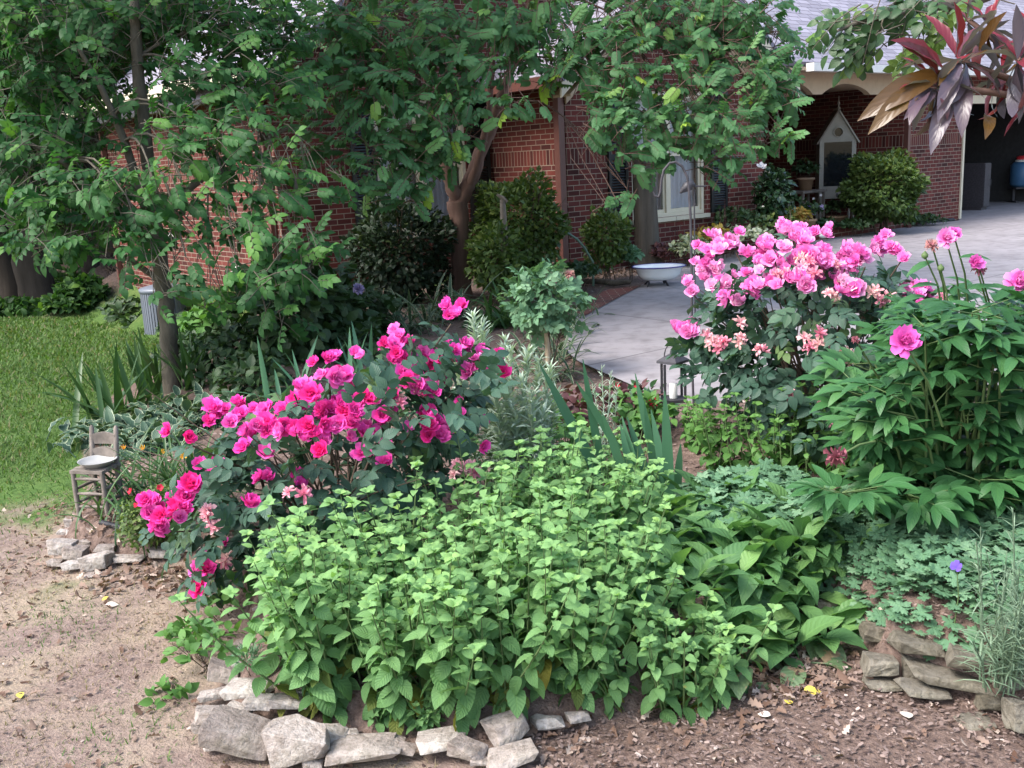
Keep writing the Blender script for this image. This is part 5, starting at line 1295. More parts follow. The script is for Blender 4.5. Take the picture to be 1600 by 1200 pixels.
# strap-leaved clump below the crape myrtle
for i, ((px, py), lab, n, L) in enumerate([((700, 498), 'striped strap-leaved clump at the foot of the crape myrtle', 80, .62), ((790, 508), 'dark strap-leaved clump between the crape myrtle and the small standard rose', 80, .62), ((870, 525), 'strap-leaved clump drooping onto the driveway edge', 44, .5), ((888, 502), 'small strap-leaved clump at the driveway rim below the brick pavers', 36, .42), ((866, 560), 'grassy clump hanging over the near driveway corner', 40, .42), ((630, 520), 'striped strap-leaved clump in the shade below the dark yew', 60, .55)]):
    rosette('liriope_plant', lab, 'strap-leaved plant', gp(px, py), n, L, T_STRAP, 'strapv' if i != 1 else 'strap', 110 + i, (30, 80), 0, 'strap-leaved clumps under the trees', 1.5, .16, (.5, .2))
# ---- peony ----------------------------------------------------------
pf = Vector((at(1500, 780, 3.5).x, 3.5, 0)); pf.z = gz(pf.x, pf.y)
peony = thing('peony_plant', 'large dark green peony with a few pink double blooms in front of the driveway', 'peony', pf)
rng = np.random.default_rng(14); mb = MB(); ps = MB(); n = 115
for i in range(n):
    q = i / n; px = 1310 + 400 * rng.random(); top = 480 + 40 * rng.random() if rng.random() < .3 else rng.uniform(500, 790)
    if px < 1450: top += (1450 - px) * .95
    yy = 3.5 + rng.uniform(-.42, .42); P = at(px, min(top, 770), yy) - pf
    b0 = Vector((P.x * .45 + rng.normal() * .05, (yy - 3.5) * .5, 0)); m_ = b0 * .4 + P * .6; m_.z = P.z * .75
    ps.tube([b0, m_, P], [.0055, .0045, .003], 6, cap=False)
    out = np.array((P.x, P.y - .15, .0)); out = out / (np.linalg.norm(out) + .2)
    for j in range(4):        # leaves along the stem
        tq = 1.0 if j == 0 else rng.uniform(.5, .95); base_ = np.array(m_ * (1 - tq) * 2 + P * (2 * tq - 1)) if tq > .5 else np.array(m_)
        az = rng.random() * 6.28; d = norm(np.array((math.cos(az), math.sin(az), rng.uniform(.0, .65))) + out * .5); N = norm(np.array((0, -.2, 1.0)) + rng.normal(size=3) * .25)
        L = rng.uniform(.08, .13); X = np.cross(d, N); X /= np.linalg.norm(X); tn = np.clip(rng.normal(.45, .22), 0, 1)
        for (ang, off) in ((0, 1.0), (R(50), .6), (R(-50), .6)):
            dd = d * math.cos(ang) + X * math.sin(ang); pp = base_ + d * L * off; 
            for a2, s in ((0, 1.1), (R(38), .92), (R(-38), .92)):
                d3 = dd * math.cos(a2) + np.cross(dd, N) * math.sin(a2)
                put(mb, T_LAN[int(rng.integers(3))], [pp + dd * .03], [d3], [N], .112 * s * rng.uniform(.8, 1.1), np.clip(tn + rng.normal() * .07, 0, 1), 1.08)
        ps.tube([base_, base_ + d * L * .6, base_ + d * (L + .03)], [.0025, .002, .0015], 5, cap=False)
mb.build('foliage', LM['peony'], peony); ps.build('stem', LM['stem'], peony)
for (px, py, kind, s, yy) in [(1413, 536, 'peony', .8, 2.9), (1478, 374, 'peony', .62, 3.55), (1490, 366, 'peony', .45, 3.6), (1590, 443, 'peony', .8, 3.5), (1524, 412, 'peony', .5, 3.5), (1456, 382, 'spent', .5, 3.5), (1530, 418, 'spent', .55, 3.52), (1307, 715, 'spent', .75, 2.95), (1337, 530, 'spent', .3, 3.4)]:
    p = at(px, py, yy); f = (-.1, -.8, .55) if kind == 'peony' else (0, -.4, -.6) if py > 700 else (0, -.3, .6)
    add_flower(peony, kind, p, s, rng, f, 'bloom' if kind == 'peony' else 'spent_bloom')
    b_ = at(px + (25 if py < 500 else 60), py + 130 if py < 600 else 690, yy + .15); stalk(peony, b_, p, .0042, 'stem')
for (px, py, b_x, b_y) in [(1445, 400, 1475, 500), (1470, 420, 1480, 510)]:
    p = at(px, py, 3.5); stalk(peony, at(b_x, b_y, 3.55), p, .004); mbb = MB(); mbb.lathe([(.001, -.012), (.011, -.004), (.012, .006), (.001, .018)], 10); ob = mbb.build('bud', LM['stem'], peony); ob.location = p - pf
# small stem leaves above the peony mass
mb = MB()
for (px, py, dx, dz) in [(1510, 395, 1, .2), (1550, 440, 1, .1), (1560, 450, 1, -.2), (1500, 440, .8, -.3), (1435, 455, -1, .1), (1460, 440, -.8, .3), (1520, 445, .5, .2), (1450, 400, -.9, -.1), (1545, 470, .9, .1)]:
    put(mb, T_LAN[1], [np.array(at(px - 12 * dx, py + 8, 3.52) - pf)], [(dx, -.2, dz)], [(0, -.3, 1)], .12, .5, 1.1)
mb.build('upper_leaf_sprays', LM['peony'], peony)
# ---- ground cover (uncountable), grey plant, silver plant -----------
rng = np.random.default_rng(15); mb = MB(); gpoly = [tuple(gp(*p)[:2]) for p in ((1320, 960), (1350, 985), (1420, 1000), (1500, 1010), (1560, 1030), (1680, 1060))] + [(2.3, 3.0), (2.4, 3.6), (1.2, 3.65), (1.25, 4.0), (.62, 3.95), (.60, 3.45), (.95, 3.3)]
gcx = [p[0] for p in gpoly]; gcy = [p[1] for p in gpoly]; P = []; 
while len(P) < 4600:
    x = rng.uniform(min(gcx), max(gcx)); y = rng.uniform(min(gcy), max(gcy)); s_ = inside_sd(gpoly, np.array([x]), np.array([y]))[0]
    if s_ > -.03: P.append((x, y, gz(x, y) + rng.uniform(.02, .15) * min(1, .35 + s_ * 5) + .02 * math.sin(x * 9) * math.cos(y * 8)))
P = np.array(P); n = len(P); az = rng.random(n) * 6.28
D = np.stack([np.cos(az), np.sin(az) - .2, rng.normal(0, .18, n) - .05], -1); N = norm(np.stack([rng.normal(0, .3, n), rng.normal(-.25, .3, n), np.ones(n)], -1))
put(mb, T_LOB, P, D, N, rng.uniform(.042, .075, n), np.clip(rng.normal(.5, .25, n), 0, 1))
gc = mb.build('ground_cover', LM['geran']); tag(gc, 'scalloped blue-green cranesbill ground cover above the stacked stone wall', 'ground cover', None, 'stuff')
def sprigs(name, label, cat, tops, foot, m, seed, L=.05, step=.022, r=.003, per=3, wid=1.0, el=45, group=None, low=.15, tps=T_LIN):
    rng = np.random.default_rng(seed); foot = Vector(foot); o = thing(name, label, cat, foot, 0, group); lf = MB(); sb = MB()
    for t in tops:
        e = np.array(Vector(t) - foot); b0 = np.array((e[0] * .55 + rng.normal() * .02, e[1] * .55 + rng.normal() * .02, 0)); mid = np.array((b0[0] * .6 + e[0] * .4, b0[1] * .6 + e[1] * .4, e[2] * .55))
        l = np.linalg.norm(e - b0); k = max(6, int(l / step)); sb.tube([b0, mid, e], [r, r * .9, r * .5], 5, cap=False)
        for i in range(k):
            q = low + (1 - low) * i / k; p = b0 * (1 - q) ** 2 + 2 * mid * q * (1 - q) + e * q * q
            for j in range(per):
                az = rng.random() * 6.28; ee = R(el + rng.normal() * 14 + 20 * (q - .5)); d = np.array((math.cos(az) * math.cos(ee), math.sin(az) * math.cos(ee), math.sin(ee)))
                put(lf, tps[int(rng.integers(len(tps)))], [p], [d], [(rng.normal() * .3, rng.normal() * .3, 1)], L * rng.uniform(.7, 1.1) * (1.1 - .5 * q), np.clip(rng.normal(.5, .25), 0, 1), wid)
    lf.build('foliage', LM[m], o); sb.build('stem', LM[m], o); return o
rng = np.random.default_rng(16)
y0 = 4.3; sprigs('silver_campion', 'silvery narrow-leaved plant with upright shoots behind the hot pink roses', 'silver plant', [at(738, 492, y0), at(752, 505, y0), at(788, 528, y0), at(700, 535, y0 + .05), at(842, 560, y0), at(825, 545, y0), at(805, 640, y0 - .2), at(775, 650, y0 - .2), at(850, 640, y0 - .15), at(870, 610, y0), at(800, 545, y0 - .1), at(760, 560, y0), at(815, 590, y0 - .15), at(785, 570, y0 - .2), at(740, 545, y0 + .1), at(860, 570, y0 + .1), at(770, 600, y0 - .2), at(830, 610, y0 - .2)], Vector((at(805, 690, y0).x, y0, gz(at(805, 690, y0).x, y0))), 'silver', 120, .10, .015, .005, 5, 1.25)
y0 = 4.6; sprigs('silver_campion', 'small silver-leaved plant between the lemon balm patch and the driveway', 'silver plant', [at(940, 570, y0), at(955, 580, y0), at(925, 600, y0), at(965, 600, y0)], Vector((at(950, 670, y0).x, y0, gz(at(950, 670, y0).x, y0))), 'silver', 121, .06, .022, .003, 3, .9)
y0 = 2.55; tops = [at(1580 + rng.normal() * 32, 945 + rng.normal() * 60, y0 + rng.normal() * .12) for i in range(46)]
g0 = Vector((at(1600, 1050, y0).x, y0 + .1, 0)); g0.z = gz(g0.x, g0.y)
sprigs('pinks_plant', 'feathery grey-green grassy plant hanging over the end of the stacked wall', 'grassy plant', tops, g0, 'greygrass', 122, .085, .025, .003, 2, .5, 30)
# violet flower, buds in the ground cover
vf = thing('violet_flower', 'single violet flower standing in the scalloped ground cover', 'flower', at(1495, 905, 2.75)); p0 = at(1495, 885, 2.75); vf.location.z = gz(p0.x, 2.75); vf.location.x = p0.x; stalk(vf, vf.location, p0, .002); add_flower(vf, 'violet', p0, .9, rng)
# red-flowered small plant behind the iris
p0 = Vector((at(1000, 650, 5.0).x, 5.0, 0)); p0.z = gz(p0.x, 5.0); c0 = at(1000, 640, 5.0)
rp = shrub('red_flowered_plant', 'small dark plant with tiny red flowers behind the tall iris', 'flower plant', p0, c0, (.13, .13, .12), 150, .05, T_OV, 'maroon', 130, .3, None, None, .6, 6, .003)
for i in range(14): add_flower(rp, 'dot', front(1000 + rng.normal() * 22, 625 + rng.normal() * 18, c0, (.15, .14, .14)), 1.0, rng)
stalk(rp, p0, at(1000, 610, 5.0))
# low greenery behind the lemon balm up to the drive
for i, (px, py, y0, r, h, m, lab) in enumerate([(900, 600, 5.4, .30, .07, 'weed', 'loose low green plant at the near corner of the driveway'), (930, 640, 4.9, .25, .14, 'maroon', 'low bronze-leaved plant on the mulch before the driveway'), (640, 620, 5.2, .25, .2, 'geran', 'bluish bushy plant behind the middle of the hot pink roses'),
                                                (1000, 700, 4.75, .18, .12, 'weed', 'yellow-green leafy plant between the tall iris and the lantern'), (860, 655, 4.7, .2, .12, 'weed', 'low leafy plant on the mulch under the silver shoots'), (980, 585, 5.6, .28, .07, 'geran', 'thin blue-green plant at the driveway corner behind the iris')]):
    g = Vector((at(px, py, y0).x, y0, 0)); g.z = gz(g.x, y0); shrub('bedding_plant', lab, 'bedding plant', g, g + Vector((0, 0, h)), (r, r, h), 200, .06, [T_OV, T_OV2], m, 140 + i, .2, 'low plants in the mulch', 0.0, .6, 7, .003)
# small standard rose on a pale stem
y0 = 6.9; b0 = at(856, 556, y0); b0.z = gz(b0.x, y0); c0 = at(850, 470, y0); k = pxm(c0)
rosette('liriope_plant', 'grassy strap leaves round the bare stem of the standard rose', 'strap-leaved plant', b0, 50, .42, T_STRAP, 'strapv', 115, (35, 80), 0, 'strap-leaved clumps under the trees', 1.3, .14, (.5, .2))
sr = shrub('standard_rose', 'little round-headed rose grown on a bare pale stem by the driveway', 'standard rose', b0, c0, (56 / k, 54 / k, 54 / k), 260, .058, T_OV, 'geran', 150, .3, None, None, .6, 5, .004, 2, .07)
mb = MB(); mb.tube([(0, 0, -.05), (.0, 0, (c0.z - b0.z) * .4), (-.01, 0, c0.z - b0.z)], [.022, .018, .014], 8); mb.build('trunk', M['tan'], sr)
for p in ((862, 436), (890, 428)): add_flower(sr, 'spent', front(*p, c0, (54 / k,) * 3), .8, rng, (0, -.3, 1), 'spent_bloom')
# small shrub and weeds by the stones
g = gp(246, 850); k = pxm(g); c0 = g + Vector((0, 0, 42 / k))
s1 = shrub('small_shrub', 'small fine-leaved shrub at the end of the chair wall', 'shrub', g, c0, (52 / k, .16, 42 / k), 1500, .026, T_SMALL, 'box', 151, .3, None, None, .6, 12, .003)
for p in ((222, 775), (205, 768), (250, 762), (215, 790)): add_flower(s1, 'dot', front(*p, c0, (62 / k, .2, 60 / k)), 1.0, rng)
for i, ((px, py), r, h, lab) in enumerate([((325, 1045), .12, .07, 'scrambling weed with heart-shaped leaves at the bend of the stones'), ((355, 965), .16, .09, 'loose weed under the hot pink roses at the lawn edge'), ((275, 1090), .07, .02, 'little weed rosette out on the bare lawn'), ((900, 1085), .06, .05, 'small seedling by the dark half-buried stones'), ((300, 1010), .09, .04, 'yellowing weed straggling onto the lawn')]):
    g = gp(px, py); shrub('weed_plant', lab, 'weed', g, g + Vector((0, 0, h)), (r, r, h), 70 if r > .08 else 28, .045, [T_OV, T_OV2], 'weed', 160 + i, .1, 'weeds at the bed edge', 0.0, .7, 5, .002)
g = gp(395, 1050); shrub('blue_sedum', 'little blue-grey feathery tuft on the stones at the bend', 'tuft', g + Vector((0, -.03, .03)), g + Vector((0, -.03, .06)), (.05, .05, .03), 220, .03, T_LIN, 'geran', 170, .1, None, 0.0, .9, 4, .001)
# ================================================================ TREES
LM['crape'] = leafmat('crape_leaf', [(0, (.038, .102, .040)), (.6, (.074, .178, .068)), (.9, (.12, .25, .085)), (1, (.24, .36, .04))], .28, .48, .25, .12)
LM['maple'] = leafmat('shade_tree_leaf', [(0, (.018, .060, .020)), (.6, (.038, .115, .032)), (1, (.095, .21, .04))], .32, .5, .2, .15)
LM['woods'] = leafmat('woodland_leaf', [(0, (.012, .036, .010)), (.6, (.028, .075, .018)), (1, (.09, .17, .03))], .3, .6, .2)
LM['over'] = leafmat('overhanging_leaf', [(0, (.02, .05, .02)), (.7, (.04, .085, .03)), (1, (.12, .19, .04))], .25, .4, .35, .2)
LM['ti'] = leafmat('burgundy_leaf', [(0, (.10, .075, .10)), (.2, (.085, .04, .05)), (.4, (.14, .02, .03)), (.6, (.22, .02, .03)), (.75, (.075, .035, .012)), (1, (.105, .055, .010))], .3, .3, .5, .1, None, 1.4, None, (.10, .085, .11))
M['smoothbark'] = barkmat('smooth_brown_bark', (.08, .045, .036), (.17, .105, .085), 10, .10, .35)
M['greybark'] = barkmat('mottled_grey_bark', (.05, .042, .032), (.13, .115, .09), 12, .35, .8)
M['darkbark'] = barkmat('dark_woodland_bark', (.022, .018, .014), (.055, .045, .036), 6, .15, .9)
def tree(name, label, foot, trunks, blobs, m, bark, seed, leaf, pairs, rach, cover, group=None, tps=None, upn=.8, droop=.2, origin_i=3, cat='tree', twig_r=.004, limbs=True, leafpx=.42):
    """trunks: list of (points, radii) in world; blobs: (px,py,Y,rx_px,ry_px,ry_m) or world ('w',c,r)"""
    rng = np.random.default_rng(seed); foot = Vector(foot); o = thing(name, label, cat, foot, 0, group); f0 = np.array(foot)
    tb = MB(); nodes = []
    for pts, rad in trunks:
        P = [np.array(p) - f0 for p in pts]; nn_ = (len(P) - 1) * 6 + 1; tt_ = np.linspace(0, len(P) - 1, nn_); PA = np.array(P)
        PQ = np.stack([np.interp(tt_, np.arange(len(P)), PA[:, i]) for i in range(3)], -1); RQ = np.interp(tt_, np.arange(len(P)), rad)
        for _ in range(2): PQ[1:-1] = (PQ[:-2] + PQ[1:-1] * 2 + PQ[2:]) / 4
        PQ[1:-1] += rng.normal(size=(nn_ - 2, 3)) * RQ[1:-1, None] * .06; RQ = RQ * (1 + rng.normal(0, .04, nn_))
        tb.tube(PQ, RQ, 14)
        for a_, b_, r1, r2 in zip(P[:-1], P[1:], rad[:-1], rad[1:]):
            for q in (0, .5): nodes.append((a_ * (1 - q) + b_ * q, r1 * (1 - q) + r2 * q))
    tb.build('trunk', bark, o)
    lm = MB(); lf = MB(); tps = tps or [T_OV, T_OV2]; ax = np.array([n[0] for n in nodes]); cx = ax.mean(0); lowz = 1.75
    for bl in blobs:
        if bl[0] == 'w': c = np.array(bl[1], float); r = np.array(bl[2], float); cov = bl[3] if len(bl) > 3 else cover
        else:
            c = np.array(at(bl[0], bl[1], bl[2])); k = pxm(c); r = np.array((bl[3] / k, bl[5], bl[4] / k)); cov = bl[6] if len(bl) > 6 else cover
        area = math.pi * r[0] * max(r[2], r[1] * .5); n = int(max(6, cov * area / ((leaf * leaf * leafpx) * (2 * pairs + 1))))
        P, d = in_ell(rng, n, c - f0, r, .15)
        out = norm((P - cx) * np.array((1, 1, .25))); D = norm(out * .7 + rdir(rng, n) * .75 + np.array((0, 0, -droop)))
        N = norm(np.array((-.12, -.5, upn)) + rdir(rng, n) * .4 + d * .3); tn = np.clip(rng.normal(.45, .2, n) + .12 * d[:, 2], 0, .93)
        if len(bl) > 7: tn = np.clip(rng.normal(bl[7], .08, n), 0, 1)
        tn = np.where(rng.random(n) < .06, rng.uniform(.8, 1, n), tn); L = rach * rng.uniform(.7, 1.2, n); wch = rng.integers(len(tps), size=n)  # a few sprays tinted bright to imitate backlit leaves
        for q in range(len(tps)):
            s = wch == q
            if s.any(): compound(lf, tps[q], P[s], D[s], N[s], L[s], pairs, leaf * rng.uniform(.75, 1.15, s.sum()), tn[s], R(52), droop)
        cc = c - f0
        if limbs:
            hz = np.hypot(ax[:, 0] - cc[0], ax[:, 1] - cc[1]); dd = np.linalg.norm(ax - cc, axis=1) + 1.5 * np.maximum(0, .25 * hz - np.abs(cc[2] - ax[:, 2])) + (9 if len(trunks) > 3 else 0) * (ax[:, 2] < lowz); i = int(np.argmin(dd)); s0, r0_ = nodes[i]
            r1 = min(r0_ * .42, .010 + .006 * np.linalg.norm(cc - s0)); mid = (s0 + cc) / 2 + np.array((0, 0, (.2 if cc[2] > s0[2] else .42) * np.linalg.norm(cc - s0))) + rng.normal(size=3) * .06
            pts = [s0 * (1 - q) ** 2 + 2 * mid * q * (1 - q) + cc * q * q for q in np.linspace(0, 1, 7)]; lm.tube(pts, np.linspace(r1, r1 * .3, 7), 7)
            for t in range(min(n, 5)):
                e = P[int(rng.integers(n))]; lm.tube([pts[4], (pts[4] + e) / 2 + rng.normal(size=3) * .04, e], [r1 * .4, r1 * .25, .003], 5)
        for i in range(n):
            a_ = P[i]; b_ = a_ - D[i] * rach * .8 + np.array((0, 0, -.02)); lm.tube([b_, a_, a_ + D[i] * L[i] * .9 - np.array((0, 0, droop * L[i] * .8))], [twig_r, twig_r * .8, twig_r * .4], 4, cap=False)
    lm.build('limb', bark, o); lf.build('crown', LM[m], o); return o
# crape myrtle
b0 = atz(722, 462, 0); y0 = b0.y
def q_(px, py, dy=0.0): return at(px, py, y0 + dy)
tr = [([Vector((b0.x, y0, -.1)), q_(721, 430), q_(718, 370), q_(714, 315)], [.125, .112, .108, .125]),
      ([q_(714, 318), q_(704, 285, -.05), q_(690, 230, -.15), q_(672, 150, -.2), q_(655, 60, -.2), q_(640, -60, -.2)], [.085, .075, .06, .045, .035, .02]),
      ([q_(716, 318), q_(734, 285, .03), q_(750, 240, .1), q_(772, 190, .15), q_(795, 120, .15), q_(815, 50, .2), q_(850, -80, .3)], [.095, .085, .075, .065, .05, .04, .02]),
      ([q_(768, 196, .15), q_(782, 150, .0), q_(805, 95, -.1), q_(840, 30, -.2), q_(900, -60, -.3)], [.05, .046, .04, .035, .02]),
      ([q_(735, 285, -.02), q_(752, 235, -.1), q_(763, 180, -.15), q_(770, 100, -.2), q_(775, 20, -.2)], [.05, .042, .035, .03, .02])]
BL = [(650, 190, 9.2, 105, 70, .6, 4), (622, 262, 9.1, 68, 62, .5, 4), (690, 225, 9.3, 50, 40, .4), (580, 130, 9.4, 80, 60, .6), (500, 70, 9.6, 110, 70, .7), (470, 180, 9.8, 70, 70, .6, 2), (520, 250, 9.8, 40, 50, .4, 1.3), (620, 50, 9.7, 120, 60, .8), (740, 60, 9.9, 90, 55, .8), (700, 120, 9.4, 100, 45, .5),
      (860, 50, 10, 80, 50, .7), (860, 130, 9.6, 26, 12, .3, 2, 1.0), (800, 165, 9.0, 50, 16, .3, 2), (930, 100, 9.5, 80, 60, .6), (960, 190, 9.2, 60, 55, .5), (1000, 240, 9.1, 50, 34, .4), (962, 310, 9.0, 30, 20, .25, 2), (1040, 140, 9.3, 70, 60, .6), (1065, 218, 9.2, 55, 30, .4, 2.2), (838, 104, 9.6, 50, 26, .4, 2.5), (1110, 200, 9.2, 70, 55, .5), (1130, 258, 9.1, 55, 22, .3, 2.5),
      (1150, 110, 9.5, 70, 60, .6), (1200, 150, 9.4, 56, 40, .4), (1205, 215, 9.3, 38, 16, .3), (1150, 30, 9.7, 80, 40, .6), (1225, 70, 9.7, 30, 36, .4), (1010, 40, 9.8, 90, 45, .7), (1090, 60, 9.7, 70, 50, .6),
      ('w', (-.6, 10.2, 4.2), (1.6, 1.5, .7), 2.5), ('w', (1.2, 10.4, 4.2), (1.3, 1.4, .7), 2.5), ('w', (.2, 10.5, 5.0), (1.5, 1.4, .6), 2.5), ('w', (-1.6, 9.8, 4.6), (1.2, 1.4, .6), 2.5), ('w', (1.6, 10.6, 4.8), (1.3, 1.5, .6), 2.5), ('w', (.2, 9.4, 5.6), (1.7, 1.4, .6), 2.5), ('w', (0.0, 11.6, 3.6), (1.6, .6, .7), 1.5), ('w', (1.6, 11.2, 3.3), (1.0, .6, .6), 1.5), ('w', (-1.6, 11.0, 3.3), (.9, .6, .7), 1.5)]  # unseen clumps: crown extended upward and back to shade the house front
tree('crape_myrtle_tree', 'crape myrtle tree with smooth forked brown trunks in front of the house windows', (b0.x, y0, 0), tr, BL, 'crape', M['smoothbark'], 200, .072, 4, .16, 3.7, 'garden trees', None, .7, .03)
# shade tree by the lawn
b0 = gp(268, 612); y0 = b0.y
tr = [([b0 + Vector((0, 0, -.1)), q_(267, 570), q_(262, 500), q_(252, 430), q_(240, 330), q_(226, 210), q_(214, 90), q_(207, -40), q_(200, -260)], [.088, .076, .068, .062, .056, .05, .045, .038, .02]),
      ([q_(250, 420), q_(228, 330, -.1), q_(195, 220, -.2), q_(160, 140, -.3), q_(120, 70, -.3)], [.04, .036, .03, .024, .012]),
      ([q_(245, 380), q_(180, 320, -.2), q_(110, 260, -.4), q_(40, 220, -.5)], [.035, .03, .024, .012]),
      ([q_(240, 350), q_(300, 290, .1), q_(370, 240, .2), q_(450, 200, .2)], [.035, .03, .022, .012]),
      ([q_(252, 440), q_(180, 390, -.1), q_(90, 370, -.3), q_(20, 380, -.3)], [.025, .022, .018, .01])]
BL = [(110, 90, 8.0, 110, 90, .7), (40, 60, 8.0, 80, 80, .7), (60, 200, 7.8, 90, 70, .7), (160, 200, 7.9, 60, 60, .6, 2), (30, 310, 7.5, 70, 60, .6), (120, 300, 7.5, 70, 55, .6), (200, 300, 7.3, 60, 50, .5), (100, 365, 7.3, 70, 30, .5), (200, 370, 7.1, 50, 35, .4, 2.2), (215, 400, 7.0, 30, 50, .3, 1.5),
      (290, 300, 7.2, 60, 55, .5, 1.5), (350, 320, 7.2, 65, 55, .5, 1.5), (340, 240, 7.4, 70, 45, .5, 1.7), (410, 350, 7.0, 60, 45, .5, 1.7), (390, 220, 7.4, 60, 50, .5, 2.0), (440, 270, 7.3, 45, 50, .4, 1.4), (460, 380, 7.0, 50, 30, .4, 2), (370, 410, 6.9, 60, 35, .4, 1.7), (290, 400, 6.9, 50, 30, .4, 1.5), (490, 420, 7.0, 40, 28, .4, 2), (420, 440, 6.9, 50, 28, .4, 2), (440, 490, 7.0, 36, 26, .3, 1.8), (270, 450, 6.8, 26, 35, .3, 1.5),
      (300, 90, 8.2, 70, 60, .6, 1.6), (390, 110, 8.0, 80, 60, .6, 1.8), (270, 30, 8.4, 90, 45, .7), (390, 40, 8.4, 80, 50, .7), (450, 140, 8.0, 50, 50, .5, 2), (170, 40, 8.4, 70, 50, .6), (505, 290, 7.4, 36, 30, .3, 1),
      (250, 330, 7.1, 50, 50, .4, 1.6), (300, 220, 7.6, 60, 40, .5, 1.8), (330, 470, 7.0, 40, 26, .3, 1.4), (330, 170, 7.8, 60, 30, .4, 1.6), (420, 300, 7.3, 60, 40, .4, 1.6), ('w', (-3.0, 8.2, 4.0), (1.7, 1.5, .7), 2.5), ('w', (-1.9, 8.2, 4.2), (1.2, 1.4, .7), 2.5), ('w', (-2.6, 8.0, 5.0), (1.4, 1.3, .7), 2.5), ('w', (-4.3, 8.6, 3.2), (1.0, 1.1, .9), 2), (320, 130, 8.0, 80, 40, .6, 2.0), (280, 200, 7.6, 50, 40, .5, 1.6), ('w', (-3.4, 9.4, 2.8), (1.0, .6, .9), 1.2)]
tree('shade_tree', 'leafy dark green tree with a straight mottled trunk at the edge of the lawn', b0, tr, BL, 'maple', M['greybark'], 201, .074, 3, .16, 4.2, 'garden trees', None, .7, .06)
# tree whose limb reaches over the driveway from beyond the frame
b0 = Vector((5.2, 6.6, 0)); z_ = lambda px, py, y: at(px, py, y)
tr = [([b0 + Vector((0, 0, -.15)), b0 + Vector((-.1, 0, 1.2)), b0 + Vector((-.3, .05, 2.4)), b0 + Vector((-.5, .1, 3.6)), b0 + Vector((-.6, .1, 5.0))], [.16, .14, .12, .09, .04]),
      ([b0 + Vector((-.3, .05, 2.3)), b0 + Vector((-1.0, -.1, 2.75)), z_(1520, 0, 6.3), z_(1430, 15, 6.2), z_(1340, 35, 6.1), z_(1300, 52, 6.1)], [.07, .055, .04, .025, .014, .006])]
BL = [(1335, 38, 6.1, 44, 18, .25, 1.5), (1385, 28, 6.15, 32, 22, .25, 1.4), (1420, 5, 6.2, 36, 12, .3, 1.5), (1375, 60, 6.1, 30, 12, .2, 1.5), (1465, 45, 6.5, 36, 26, .3, 2.2, .95), (1430, 75, 6.4, 20, 12, .2, 1.2, .95), (1500, 5, 6.4, 40, 18, .4, 1.4, .9), ('w', (4.4, 6.6, 4.3), (1.4, 1.5, .8), 2), ('w', (5.4, 6.9, 5.0), (1.5, 1.5, .8), 2), ('w', (3.4, 6.4, 3.9), (.9, .9, .5), 1.5)]
tree('overhanging_tree', 'tree whose dark leafy branch hangs before the pale roof near the burgundy leaves', b0, tr, BL, 'over', M['greybark'], 202, .10, 3, .20, 2.4, 'garden trees', None, .5, .35)
# burgundy-leaved small tree reaching in from the side
rng = np.random.default_rng(203); y0 = 2.9; b0 = Vector((2.35, 3.0, 0)); b0.z = gz(b0.x, b0.y)
ti = thing('burgundy_leaved_shrub', 'burgundy and bronze leaved shrub whose leafy tips hang in front of the garage', 'shrub', b0)
hubs = [(1497, 93, 2.85, 16), (1464, 132, 2.8, 11), (1590, 92, 2.75, 13), (1568, 118, 2.95, 12), (1625, 60, 2.8, 14), (1545, 40, 3.0, 11), (1640, 150, 2.9, 12), (1512, 30, 3.05, 6)]
mb = MB(); main = [b0 + Vector((0, 0, -.05)), b0 + Vector((.02, 0, .7)), b0 + Vector((-.1, -.05, 1.25)), Vector(at(1690, 130, 2.9))]
mb.tube([p - b0 for p in main], [.035, .03, .026, .022], 9)
for px, py, y, n in hubs:
    e = at(px, py, y); s0 = main[3] if px < 1600 else main[2]; m_ = (s0 + e) / 2 + Vector((0, 0, -.03)); mb.tube([s0 - b0, m_ - b0, e - b0], [.014, .010, .007], 7)
mb.build('branch', M['smoothbark'], ti)
T_TI = [tpl([0, .1, .25, .4, .55, .7, .84, .94, 1], [.02, .05, .105, .14, .148, .13, .085, .035, .003], f_, b_, 0, .10) for f_, b_ in ((.5, .35), (.35, 1.0), (.2, 1.7))]
lf = MB()
for px, py, y, n in hubs:
    e = np.array(at(px, py, y) - b0)
    for i in range(n):
        q = (i + .5) / n; az = i * 2.4 + rng.normal() * .3; el = R(72 - 150 * q + rng.normal() * 18)
        d = np.array((math.cos(az) * math.cos(el), math.sin(az) * math.cos(el) * .8, math.sin(el))); N = np.array((0, 0, 1.0)) * math.cos(el) - np.array((math.cos(az), math.sin(az), 0)) * math.sin(el)
        t = np.clip(.5 - .45 * (q - .3) + rng.normal() * .12, 0, .6) if rng.random() < .72 else rng.uniform(.7, 1)
        put(lf, T_TI[min(2, int(q * 3))], [e - d * 0 + np.array((0, 0, -.02 * q))], [d], [N + rng.normal(size=3) * .15], rng.uniform(.11, .18), t, .74)
